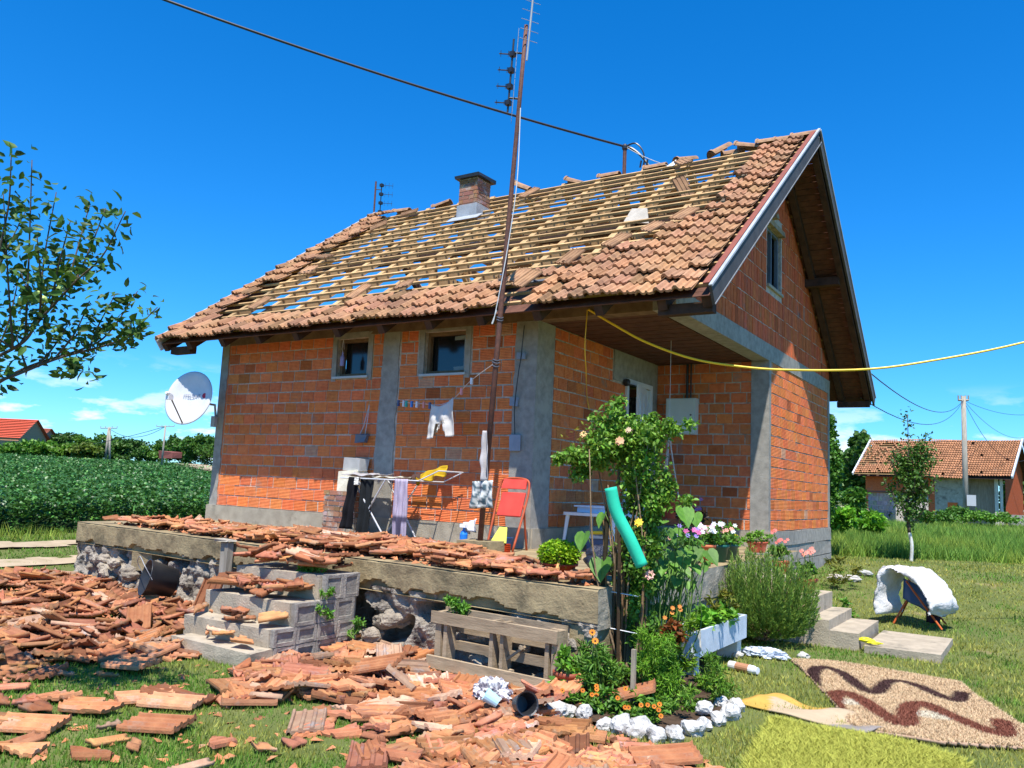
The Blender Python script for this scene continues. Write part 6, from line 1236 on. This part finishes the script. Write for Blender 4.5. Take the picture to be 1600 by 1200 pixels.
# low folding chair under a white blanket
gch = Gz(2.0, 3.0); CH = thing('camp_chair', 'small orange framed folding stool standing on the lawn under a blanket', 'folding stool')
def cp(px_, py_, y): p = gy(px_, py_, y); return (p[0], p[1], max(p[2], gch+.01))
mOr = mat('orange frame', (.60, .13, .03), (.5, .10, .025), 6, .45)
for a, c_ in (((1416, 908, 2.9), (1472, 984, 2.72)), ((1424, 925, 3.05), (1396, 974, 2.95)), ((1420, 905, 3.3), (1478, 975, 3.1)), ((1430, 915, 3.4), (1406, 965, 3.5))):
    b = MB(); b.tube([cp(*a), cp(*c_)], .012, 8); b.build('leg', mOr, CH)
cloth('seat', cp(1412, 903, 2.98), tuple(Vector(cp(1455, 925, 2.85))-Vector(cp(1412, 903, 2.98))), tuple(Vector(cp(1410, 935, 3.0))-Vector(cp(1412, 903, 2.98))), 10, 8, mPlastic, (.03, .09, .24), .01, 4, 2, parent=CH)
b = MB(); pth = bezy([cp(1390, 958, 3.05), cp(1386, 930, 3.05), cp(1395, 898, 3.08), cp(1415, 890, 3.12), cp(1438, 900, 3.0), cp(1462, 922, 2.9), cp(1474, 945, 2.86), cp(1466, 958, 2.84)], 7)
Vb = []; nq = 18
for i, p in enumerate(pth):
    d = (pth[min(i+1, len(pth)-1)]-pth[max(i-1, 0)]).normalized(); s1 = Vector((.35, .93, 0)); n1 = d.cross(s1).normalized()
    for k in range(nq):
        a = 6.283*k/nq; w_ = .30*math.cos(a); hh = .050*math.sin(a)*(1+.5*math.sin(i*.5)); q = p+s1*w_+n1*hh; q += n1*(.06*noise.noise(Vector((q.x*4, q.y*7, q.z*4)))+.022*math.sin(a*6+i*.5)*math.sin(i*.9)+.02*abs(noise.noise(q*13)))+s1*.05*noise.noise(q*4+Vector((3, 1, 2))); Vb.append(tuple(q))
F_ = [(i*nq+k, i*nq+(k+1) % nq, (i+1)*nq+(k+1) % nq, (i+1)*nq+k) for i in range(len(pth)-1) for k in range(nq)]+[tuple(range(nq-1, -1, -1)), tuple(range((len(pth)-1)*nq, len(pth)*nq))]
b.add(Vb, F_, (1, 1, 1)); obj1('white_blanket', b, mat('white blanket', (.66, .65, .64), (.56, .55, .55), 9, .95, .6, 9, .1, bd=.05), 'thick white blanket draped over the small orange stool', 'blanket', None, True)
cloth('dark_cloth', cp(1446, 938, 2.95), (.16, -.04, .0), (.0, -.0, -.26), 8, 10, mCloth, (.04, .03, .06), .02, 4, 6); tag(bpy.data.objects['dark_cloth'], 'dark cloth hanging under the blanket behind the stool legs', 'cloth', None, 'thing')
for i, (px_, py_, s_, c_) in enumerate(((1305, 918, .09, (.95, .9, .88)), (1330, 920, .10, (.9, .9, .9)), (1350, 916, .09, (.85, .9, .92)))):
    p = gz(px_, py_, .13); b = MB(); rock(b, (p[0], p[1], Gz(p[0], p[1])+.05), s_, (1.5, .8, .6), 60+i, c_, 3); obj1('white_stone', b, mRock, ('white stone nearest the gable corner on the lawn', 'middle pale stone on the lawn past the geraniums', 'translucent white lump beside the middle pale stone')[i], 'stone')
bushy('low_weeds', 'small leafy weeds on the lawn right of the geraniums', 'weed', (1.32, 2.3, .16), (.18, .2, .18), 420, .06, (1.2, 1.5, .8), up=.4, asp=.5, k=8, stem=6)
bushy('dry_weeds', 'reddish withered weeds beside the gable footing', 'weed', (.75, 5.2, .45), (.3, .3, .22), 380, .08, (1.8, 1.0, .7), up=.3, asp=.3, k=8)

# ---------------------------------------------------------------- trees
def trunkbr(parent, pts, r0, r1, m=mBark, n=7, nm='trunk', col=(1, 1, 1)):
    b = MB(); q = bezy(pts, 5); b.tube(q, list(np.linspace(r0, r1, len(q))), n, col); return b.build(nm, m, parent, True)
AP = thing('apple_tree', 'apple tree reaching in with sparse leafy twigs and small green apples', 'apple tree')
d0 = 5.2; ax_ = gd(-420, 900, d0+.5); base = (ax_[0], ax_[1], 0)
fork = Vector(gd(-330, 640, d0+.2)); trunkbr(AP, [base, (base[0]+.05, base[1], .7), fork], .11, .075)
rg = random.Random(3); sp_ = []          # (start, end) of leafy twigs in picture-like layout but with real depth
def D_(px_, py_, dd=0): return Vector(gd(px_, py_, d0+dd))
limbs = [[fork, D_(-120, 600, .2), D_(20, 545, .0), D_(62, 500, -.1), D_(118, 440, -.15), D_(160, 400, -.2), D_(196, 330, -.25)], [fork, D_(-150, 520, -.3), D_(-30, 450, -.4), D_(10, 340, -.4), D_(18, 240, -.45)], [fork, D_(-100, 640, .3), D_(40, 575, .3), D_(130, 545, .25), D_(170, 520, .2), D_(215, 455, .2)], [fork, D_(-60, 610, .0), D_(90, 560, .1), D_(190, 530, .1), D_(246, 480, .1)]]
bb = MB(); tw = []
for l in limbs: q = bezy(l, 8); bb.tube(q, list(np.linspace(.014, .003, len(q))), 6); tw.append(q)
for (a, c_) in (((20, 545), (5, 300)), ((40, 520), (50, 250)), ((62, 500), (88, 300)), ((62, 500), (58, 370)), ((80, 480), (110, 345)), ((100, 460), (140, 320)), ((118, 440), (165, 325)), ((30, 540), (100, 430)), ((-10, 560), (30, 430)), ((90, 555), (140, 470)), ((140, 545), (180, 460)), ((40, 570), (20, 500)), ((20, 545), (-40, 470)), ((60, 570), (110, 500)), ((120, 440), (90, 400)), ((-30, 570), (10, 590)), ((100, 560), (130, 580)), ((190, 530), (205, 500)), ((-10, 440), (40, 330)), ((10, 400), (-10, 320)), ((0, 560), (-60, 520)), ((70, 480), (30, 420))):
    dd = rg.uniform(-.5, .5); A = D_(a[0], a[1], dd*.3); Bp = D_(c_[0], c_[1], dd); q = bezy([A, (A+Bp)/2+Vector((rg.uniform(-.05, .05), 0, -.03)), Bp], 7); bb.tube(q, list(np.linspace(.008, .003, len(q))), 5); tw.append(q)
bb.build('branches', mBark, AP, True)
P = []; DR_ = []
for q in tw:
    for p in q[(3 if len(q) < 20 else 22):]:
        if p.x < D_(-80, 500).x and False: continue
        for _ in range(4): P.append([p.x+rg.gauss(0, .045), p.y+rg.gauss(0, .045), p.z+rg.gauss(0, .045)]); DR_.append([rg.gauss(0, 1), rg.gauss(0, 1), rg.gauss(-.1, .5)])
P = np.array(P); DR_ = np.array(DR_); c = np.array([.62, .72, .62])*tint(len(P), .45, .15); V, F, C = leaves8(P, rng.uniform(.045, .085, len(P)), c, up=.2, asp=.5, dirs=DR_); npmesh('foliage', V, F, C, mLeaf, AP)
for (px_, py_) in ((58, 460), (66, 468), (34, 470), (95, 452)): b = MB(); rock(b, D_(px_, py_, -.1), .026, (1, 1, 1), px_, (.55, .68, .2), 2); b.build('apple', mPlastic, AP)
# crown kept outside the picture's left, shading the heap
b = MB(); b.tube(bezy([fork, Vector(gd(-360, 560, 6.3)), Vector(gd(-430, 400, 7.4))], 6), .03, 7); b.build('limb', mBark, AP, True)
P = clumps(2400, tuple(Vector(gd(-430, 400, 7.4))), (1.0, 1.0, .8), 60, (.28, .28, .25)); lf('crown', AP, P, rng.uniform(.05, .09, len(P)), (.8, 1., .8), up=.3, asp=.5)

def tree(name, label, x, y, z, h, w, th, n, ls, col, k=24, group=None, trunkcol=(1, 1, 1), tr=.12, lay=(.5,), m=None, shape=1., v=.35, asp=.7, seed=1, low=0.):
    g = np.random.default_rng(seed); t = thing(name, label, 'tree', group=group)
    b = MB(); q = bezy([(x, y, z-.1), (x+g.normal(0, .04*h*.3), y, z+th), (x, y, z+th+(h-th)*.6)], 5); b.tube(q, list(np.linspace(tr, tr*.3, len(q))), 7, trunkcol); 
    for i in range(7): a = g.uniform(0, 6.28); zz = z+th+(h-th)*g.uniform(.0, .4); b.tube([(x, y, zz), (x+math.cos(a)*w*.33, y+math.sin(a)*w*.33, zz+(h-th)*.25)], [tr*.35, tr*.1], 5, trunkcol)
    b.build('trunk', mBark, t)
    cz = z+th+(h-th)*.5; cc = ball(k, (x, y, cz), (w*.40, w*.40, (h-th)*.42), .4, g); P = []
    for c_ in cc: s_ = g.uniform(.7, 1.3)*(1-.35*abs(c_[2]-cz)/((h-th)*.5)); P.append(ball(n//k, c_, (w*.17*s_, w*.17*s_, (h-th)*.13*s_), .45, g))
    P = np.concatenate(P); c = np.asarray(col)*tint(len(P), v, .12, g); V, F, C = leaves(P, ls*g.uniform(.7, 1.3, len(P)), c, up=.35, asp=asp, r=g); npmesh('crown', V, F, C, m or mLeaf, t); return t
# young whitewashed tree on the lawn, right of the gable
tx, ty = 1.2, 9.6; tz = Gz(tx, ty)
YT = thing('young_tree', 'slender young fruit tree with a whitewashed stem on the lawn', 'tree')
b = MB(); b.tube(bezy([(tx, ty, tz-.05), (tx+.02, ty, tz+.3), (tx-.02, ty, tz+.55)], 4), .032, 8, (.72, .72, .68)); b.build('painted_stem', mPlaster, YT); b = MB(); b.tube(bezy([(tx-.02, ty, tz+.55), (tx-.05, ty, tz+1.0), (tx-.02, ty, tz+2.0), (tx-.02, ty, tz+2.9)], 5), [.032]*6+[.022]*5+[.008]*5, 8)
tps = []; rg = random.Random(12)
for i in range(34): a = rg.uniform(0, 6.28); z_ = tz+.65+rg.random()*1.35; ln_ = rg.uniform(.35, .85)*(1.15-(z_-tz)/3.4); e_ = (tx+math.cos(a)*ln_*.75, ty+math.sin(a)*ln_*.75, z_+ln_*1.1); b.tube(bezy([(tx-.02, ty, z_), ((tx+e_[0])/2+math.cos(a)*.06, (ty+e_[1])/2+math.sin(a)*.06, z_+ln_*.4), e_], 4), .007, 5); tps.append(((tx, ty, z_), e_))
tps.append(((tx, ty, tz+1.6), (tx-.03, ty, tz+3.0))); b.build('trunk', mBark, YT, True)
P = np.concatenate([np.array(a)+(np.array(c_)-np.array(a))*(rng.random((95, 1))**.7)+rng.normal(0, .06, (95, 3)) for a, c_ in tps]); lf('crown', YT, P, rng.uniform(.05, .09, len(P)), (.75, .85, .7), up=.3, asp=.6, v=.4)
# trees and hedges beyond
lab = ['tall dark tree', 'broad rounded tree', 'pale olive green tree', 'bushy mid green tree', 'low spreading tree', 'narrow upright tree']
def far(px_, pyb, pyt, wpx, d, i, name='tree', label=None, group='trees beyond the soya field', col=(.75, .8, .8), n=1500, k=22, seed=0, ls=None, low=.1):
    p = gd(px_, pyb, d); zt_ = gd(px_, pyt, d)[2]; p[2] = min(p[2], Gz(p[0], p[1])); h = zt_-p[2]; w = wpx/FP*d*1.15; return tree(name, label, p[0], p[1], p[2], h, w, h*low, n, ls or .035*w+.18, col, k=k, seed=seed+i, group=group, tr=.02*h, asp=.9)
FT = [(20, 722, 690, 60, 110, 'low bush in front of the red roofed house', (1.1, 1.3, .8)), (60, 722, 682, 55, 112, 'light green bush right of the red roofed house', (1.2, 1.4, .8)), (82, 722, 668, 50, 140, 'dark tree with the highest top beside the red roofs', (.6, .7, .7)),
      (112, 722, 674, 70, 150, 'dark rounded tree left of the twin pole', (.65, .75, .7)), (100, 724, 692, 60, 105, 'yellowish bush below the dark rounded tree', (1.3, 1.3, .7)), (146, 724, 671, 60, 120, 'tall pale green tree just left of the twin pole', (.95, 1.1, .7)),
      (130, 724, 690, 50, 104, 'autumn tinged bush under the pale green tree', (1.3, .95, .6)), (176, 724, 688, 55, 115, 'bush directly behind the twin pole', (.75, .85, .7)), (185, 722, 682, 50, 145, 'dark tree right of the twin pole', (.6, .75, .7)), (210, 722, 683, 46, 135, 'round dark tree midway between the two poles', (.55, .7, .7)),
      (228, 720, 695, 40, 130, 'small dark tree right of the round one', (.65, .8, .75)), (240, 720, 692, 40, 125, 'light green bush left of the far single pole', (1.0, 1.15, .8)), (262, 718, 676, 36, 130, 'dark tree behind the far single pole', (.6, .75, .7)), (285, 718, 682, 46, 122, 'mid green tree right of the far single pole', (.8, .95, .75)),
      (306, 718, 671, 50, 118, 'tall mid green tree left of the dish', (.8, .95, .75)), (330, 718, 680, 46, 114, 'tree partly hidden by the house corner', (.75, .9, .7)), (352, 718, 676, 50, 112, 'tree behind the house corner column', (.7, .85, .7))]
for i, (px_, pb, pt, w, d, lb_, c_) in enumerate(FT): far(px_, pb, pt, w, d, i, 'tree', lb_, col=c_, seed=40, n=2600, k=30)
far(1288, 812, 640, 46, 20, 0, 'leafy_tree', 'leafy green tree half hidden behind the gable corner', None, (.9, 1.15, .8), 13000, 60, 3, ls=.095, low=.12)
far(1345, 780, 672, 60, 62, 1, 'leafy_tree', 'dark green tree left of the neighbouring barn', None, (.6, .75, .65), 3600, 36, 5, ls=.4)
far(1330, 780, 690, 50, 66, 2, 'leafy_tree', 'silvery tree behind the dark green one by the barn', None, (1.2, 1.25, 1.4), 2400, 26, 6, ls=.35)
far(1588, 790, 715, 60, 66, 3, 'leafy_tree', 'dark tree seen past the right end of the barn', None, (.55, .7, .6), 2600, 28, 7, ls=.4)
def bushpx(px_, pyb, pyt, wpx, d, nm, lb_, col, n=900, ls=.16, seed=0):
    p = gd(px_, pyb, d); h = (pyb-pyt)/FP*d; w = wpx/FP*d; t = thing(nm, lb_, 'bush'); g = np.random.default_rng(seed); P = clumps(n, (p[0], p[1], p[2]+h*.45), (w*.42, w*.3, h*.42), 16, (w*.15, w*.15, h*.2), g); P[:, 2] = np.maximum(P[:, 2], p[2]); c = np.asarray(col)*tint(len(P), .35, .12, g); V, F, C = leaves(P, ls*g.uniform(.7, 1.3, len(P)), c, up=.35, asp=.6, r=g); npmesh('foliage', V, F, C, mLeaf, t)
for i, a in enumerate([(1330, 815, 758, 60, 30, 'bush', 'dark leaved bush left of the grey block shed', (.9, 1.1, .7)), (1312, 830, 790, 50, 22, 'bush', 'bright yellow green weeds by the gable corner', (1.6, 1.9, .7)), (1360, 830, 800, 60, 24, 'bush', 'bright weeds in front of the grey block shed', (1.5, 1.8, .7)), (1440, 822, 792, 110, 40, 'bush', 'dark hedge growth below the barn, left of the pole', (.85, 1.05, .7)), (1490, 820, 790, 60, 44, 'bush', 'taller bush right at the power pole foot', (.9, 1.1, .75)),
      (1550, 822, 795, 110, 42, 'bush', 'light green growth below the barn, right of the pole', (1.2, 1.4, .8)), (1420, 800, 775, 40, 42, 'bush', 'small round bush behind the young tree', (1.0, 1.3, .7)), (1545, 795, 765, 20, 60, 'bush', 'pale weed at the barn doorway', (1.2, 1.3, .8)), (1300, 752, 735, 30, 60, 'bush', 'pale scrub beyond the gable corner', (1.4, 1.4, 1.))]): bushpx(*a, seed=60+i, n=1500)

# ---------------------------------------------------------------- neighbouring barn, shed, poles, far houses
def quadbox(mb, P, col=(1, 1, 1)): mb.add(P, [(0, 1, 2, 3)], col)
BN2 = thing('neighbour_barn', 'long brick barn with a sagging red tile roof, tiles missing at its left end', 'barn')
A = gd(1353, 812, 52.5); B_ = gd(1572, 806, 47.5); zb_ = .6; A[2] = B_[2] = zb_
ub = Vector((B_-A)); ub.z = 0; Lb_ = ub.length; ub.normalize(); vb = Vector((-ub.y, ub.x, 0)); O_ = Vector(A)
def bpt(u, v, z): return tuple(O_+ub*u+vb*v+Vector((0, 0, z)))
eh = 3.25; rh_ = 5.12; dp = 5.5
def bq(mb, pts, col=(1, 1, 1)): mb.poly([bpt(*p) for p in pts], col)
b = MB(); bq(b, [(0, 0, -1), (Lb_*.52, 0, -1), (Lb_*.52, 0, eh), (0, 0, eh)], (.9, .75, .8)); b.build('brick_wall', mBrick, BN2)
b = MB(); bq(b, [(Lb_*.52, .0, -1), (Lb_*.72, .0, -1), (Lb_*.72, .0, eh), (Lb_*.52, .0, eh)], (1.2, 1.2, 1.2)); b.build('rendered_wall', mConcL, BN2)
b = MB(); bq(b, [(Lb_*.72, .6, -1), (Lb_*.93, .6, -1), (Lb_*.93, .6, eh), (Lb_*.72, .6, eh)], (1.1, .95, .85)); bq(b, [(Lb_*.72, 0, -1), (Lb_*.72, .6, -1), (Lb_*.72, .6, eh), (Lb_*.72, 0, eh)]); b.build('plank_wall', mPlank, BN2)
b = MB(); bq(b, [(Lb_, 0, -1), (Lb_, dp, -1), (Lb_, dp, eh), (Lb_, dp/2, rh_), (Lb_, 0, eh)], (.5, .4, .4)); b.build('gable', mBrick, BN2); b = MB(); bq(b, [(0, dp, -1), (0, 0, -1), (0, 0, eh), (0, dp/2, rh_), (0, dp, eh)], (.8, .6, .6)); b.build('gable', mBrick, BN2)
for u0, u1 in ((Lb_*.93, Lb_*.955), (Lb_*.965, Lb_*.985)): b = MB(); bq(b, [(u0, -.02, -1), (u1, -.02, -1), (u1, -.02, eh), (u0, -.02, eh)], (2., 2., 2.)); b.build('white_post', mPlank, BN2)
b = MB(); bq(b, [(Lb_*.61, -.03, .3), (Lb_*.68, -.03, .3), (Lb_*.68, -.03, 1.2), (Lb_*.61, -.03, 1.2)], (1.2, .9, .7)); b.build('boarded_window', mBrick, BN2)
rt = random.Random(5); b = MB(); nr, nc = 17, 62
for i in range(nr):
    for j in range(nc):
        u0 = -.5+(Lb_+1.0)*j/nc; u1 = -.5+(Lb_+1.0)*(j+1)/nc; t0_, t1_ = i/nr, (i+1.15)/nr; miss = (u0 < Lb_*.2 and rt.random() < (.42 if 3 < i < 15 else .12)) or rt.random() < .006
        if miss: continue
        ex = -.75 if not (.45*Lb_ < u0 < .74*Lb_) else -1.1
        f = lambda u, t: (u, ex+(dp/2-ex)*t, eh-.45*(abs(ex)/.75)+(rh_-eh+.45*(abs(ex)/.75))*t+.05*math.sin(u*.7))
        a0_, a1_ = f(u0, t0_), f(u1, t0_); c0_, c1_ = f(u0, t1_), f(u1, t1_); v = rt.uniform(.75, 1.15); um = (u0+u1)/2; am = f(um, t0_); cm = f(um, t1_); L_ = .07
        bq(b, [(a0_[0], a0_[1], a0_[2]+.05), (am[0], am[1], am[2]+.12), (cm[0], cm[1], cm[2]+.05), (c0_[0], c0_[1], c0_[2])], (v, v*.9, v*.85)); bq(b, [(am[0], am[1], am[2]+.12), (a1_[0], a1_[1], a1_[2]+.05), (c1_[0], c1_[1], c1_[2]), (cm[0], cm[1], cm[2]+.05)], (v*.95, v*.85, v*.8))
b.build('roof', mTile, BN2)
b = MB()
for i in range(nr): t_ = i/nr; y_ = -.75+(dp/2+.75)*t_; z_ = eh-.47+(rh_-eh+.45)*t_; b.bar(bpt(-.5, y_, z_), bpt(Lb_*.25, y_, z_), .08, .05, (1.1, 1, .9))
b.build('battens', mWoodY, BN2)
b = MB(); bq(b, [(-.4, -.7, eh-.62), (Lb_+.4, -.7, eh-.62), (Lb_+.4, dp/2, rh_-.25), (-.4, dp/2, rh_-.25)]); bq(b, [(-.4, dp+.7, eh-.5), (Lb_+.4, dp+.7, eh-.5), (Lb_+.4, dp/2, rh_-.02), (-.4, dp/2, rh_-.02)]); b.build('roof_underside', mWoodD, BN2)
b = MB()
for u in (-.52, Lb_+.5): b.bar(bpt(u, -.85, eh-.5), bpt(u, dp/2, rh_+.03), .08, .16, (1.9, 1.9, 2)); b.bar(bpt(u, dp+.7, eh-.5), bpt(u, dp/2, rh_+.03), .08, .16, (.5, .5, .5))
b.build('verge', mZinc, BN2)
p = gd(1357, 815, 43); q = gd(1400, 822, 40); SH = thing('block_shed', 'small shed of bare grey blocks with a rusty lean to roof', 'shed'); us = Vector(q-p); us.z = 0; wl_ = us.length; us.normalize(); vs_ = Vector((-us.y, us.x, 0)); b = MB(); bricks(b, tuple(Vector((p[0], p[1], .35))), tuple(us), tuple(-vs_), wl_, 1.75, .22, .4, gap=.03, seed=5, dark=0, ghost=0); b.build('wall', mBlock, SH)
b = MB(); M = Matrix(((us.x, vs_.x, 0, p[0]), (us.y, vs_.y, 0, p[1]), (0, 0, 1, .3), (0, 0, 0, 1))); b.box((0, .02, 0), (wl_, 1.6, 1.78), M=M); b.build('wall', mMortar, SH); b = MB(); b.box((-.2, -.2, 1.82), (wl_+.2, 1.8, 1.88), M=M); b.build('roof', mRust, SH)
p = gd(1558, 815, 46); b = MB(); M = Matrix.Translation((p[0]+.5, p[1], .5)); b.box((0, 0, 0), (3.4, .25, .75), M=M); obj1('low_wall', b, mBlock, 'low concrete wall running off past the barn', 'wall')
p = gd(1300, 768, 42); b = MB(); rock(b, (p[0]+.4, p[1], .9), 1.0, (1.6, 1, .5), 8, (.9, .85, .75), 3); obj1('sand_heap', b, mConcL, 'pale sand heap beyond the gable corner', 'heap')
def pole(name, lab_, px_, pyb, pyt, d, r0, arms=True, m=mPlank, twin=False):
    p = gd(px_, pyb, d); q = gd(px_, pyt, d); t = thing(name, lab_, 'utility pole'); b = MB(); h = q[2]-p[2]
    b.tube([(p[0], p[1], p[2]-.5), (p[0], p[1], p[2]+h)], [r0*1.25, r0], 9); 
    if twin: b.tube([(p[0]+1.0, p[1], p[2]-.5), (p[0]+.2, p[1], p[2]+h)], [r0*1.25, r0], 8)
    b.build('pole', m, t, True)
    if arms:
        b = MB(); a = Rv*.9; b.tube([np.array([p[0], p[1], p[2]+h*.97])-a*arms, np.array([p[0], p[1], p[2]+h*.97])+a*arms], r0*.5, 6)
        for k in (-1, -.4, .4, 1): c_ = np.array([p[0], p[1], p[2]+h*.97])+a*arms*k; b.tube([c_, c_+np.array([0, 0, r0*2.2])], r0*.35, 6)
        b.build('crossarm', m, t)
    return np.array([p[0], p[1], p[2]+h*.97]), t
tpP, pt_ = pole('power_pole', 'weathered wooden power pole standing before the barn', 1510, 822, 616, 46, .125, .32)
b = MB(); c_ = gd(1518, 782, 45.7); b.box((-.22, -.1, -.3), (.22, .1, .3), (.55, .56, .55), Matrix.Translation(c_)); b.build('switch_box', mPlastic, pt_)
tw1, _ = pole('twin_pole', 'distant twin legged power pole among the trees', 165, 716, 667, 108, .13, 1.2, twin=True); tw2, _ = pole('far_pole', 'distant slender concrete power pole with a crossarm', 253, 722, 664, 92, .09, 1.1)
b = MB(); b.tube(catenary(gx(1354, 578, .66), tpP, .75, 20), .013, 5); obj1('service_cable', b, mBlack, 'black service cable from the eave corner to the wooden power pole, upper one', 'cable')
b = MB(); b.tube(catenary(gx(1345, 622, .5), tpP, .9, 20), .011, 5); obj1('service_cable', b, mBlack, 'black service cable leaving below the eave to the wooden pole, lower one', 'cable')
for i, (px_, py_, d, sg, lb_) in enumerate(((1640, 640, 60, .6, 'cable leaving the wooden pole to the right, upper one'), (1625, 668, 75, 1.5, 'cable drooping from the wooden pole past the barn ridge'), (1635, 690, 50, 2.2, 'cable dropping low behind the barn gable'))): b = MB(); b.tube(catenary(tpP, gd(px_, py_, d), sg, 16), .013, 5); obj1('overhead_cable', b, mBlack, lb_, 'cable')
b = MB(); b.tube(catenary(tw2, gd(-60, 690, 140), 2., 20), .03, 4); b.tube(catenary(tw2, tw1, 1.2, 12), .03, 4); obj1('distant_lines', b, mBlack, 'distant wires strung between the two far poles', 'cable')
def farhouse(lab_, x0p, x1p, pyb, pye, pyr, d, roofc, wallc, nm='far_house'):
    t = thing(nm, lab_, 'house'); a = gd(x0p, pyb, d); c_ = gd(x1p, pyb, d); u = Vector(c_-a); u.z = 0; L_ = u.length; u.normalize(); v_ = Vector((-u.y, u.x, 0)); ze = gd((x0p+x1p)/2, pye, d)[2]; zr = gd((x0p+x1p)/2, pyr, d)[2]; z0_ = a[2]-1; dp_ = 7.; O2 = Vector((a[0], a[1], 0)); P_ = lambda uu, vv, zz: tuple(O2+u*uu+v_*vv+Vector((0, 0, zz)))
    b = MB(); b.poly([P_(0, 0, z0_), P_(L_, 0, z0_), P_(L_, 0, ze), P_(0, 0, ze)], wallc); b.poly([P_(L_, 0, z0_), P_(L_, dp_, z0_), P_(L_, dp_, ze), P_(L_, dp_/2, zr), P_(L_, 0, ze)], wallc); b.poly([P_(0, 0, z0_), P_(0, 0, ze), P_(0, dp_/2, zr), P_(0, dp_, ze), P_(0, dp_, z0_)], wallc); b.build('wall', mPlaster, t)
    b = MB()
    for k in range(12):
        t0_, t1_ = k/12, (k+1)/12; f = lambda tt, dz=0: (-.6+(dp_/2+.6)*tt, ze-.3+(zr-ze+.3)*tt+dz); y0_, z0b = f(t0_, .12); y1_, z1b = f(t1_); v2 = .92+.1*(k % 2); b.poly([P_(-.5, y0_, z0b), P_(L_+.5, y0_, z0b), P_(L_+.5, y1_, z1b), P_(-.5, y1_, z1b)], tuple(q_*v2 for q_ in roofc))
    b.poly([P_(-.5, dp_+.6, ze-.3), P_(-.5, dp_/2, zr), P_(L_+.5, dp_/2, zr), P_(L_+.5, dp_+.6, ze-.3)], roofc); b.build('roof', mPlaster, t)
    b = MB(); b.poly([P_(L_*.35, -.03, ze-2.2), P_(L_*.6, -.03, ze-2.2), P_(L_*.6, -.03, ze-1.), P_(L_*.35, -.03, ze-1.)], (.15, .15, .18)); b.build('window', mPlastic, t)
farhouse('near red roofed house at the picture edge beyond the soya', -60, 25, 722, 680, 650, 118, (.75, .13, .07), (.62, .35, .2)); farhouse('lower red tiled house right behind the bright roofed one', 22, 52, 722, 688, 666, 135, (.55, .17, .10), (.6, .3, .2)); farhouse('small pale house with its gable towards the soya field', 56, 74, 722, 690, 676, 140, (.6, .55, .45), (.9, .88, .75))
b = MB(); p = gd(133, 726, 100); b.box((-.5, -.4, -.3), (.5, .4, .8), (.45, .7, .15), Matrix.Translation(p), jit=.1); obj1('compost_bin', b, mPlastic, 'bright green bin at the soya field edge', 'bin')
b = MB(); p = gd(265, 716, 96); b.box((-1.3, -.6, 0), (1.3, .6, .8), (.30, .10, .08), Matrix.Translation(p), jit=.15); obj1('brick_pile', b, mPlaster, 'low dark red brick pile on the dirt bank', 'brick pile')
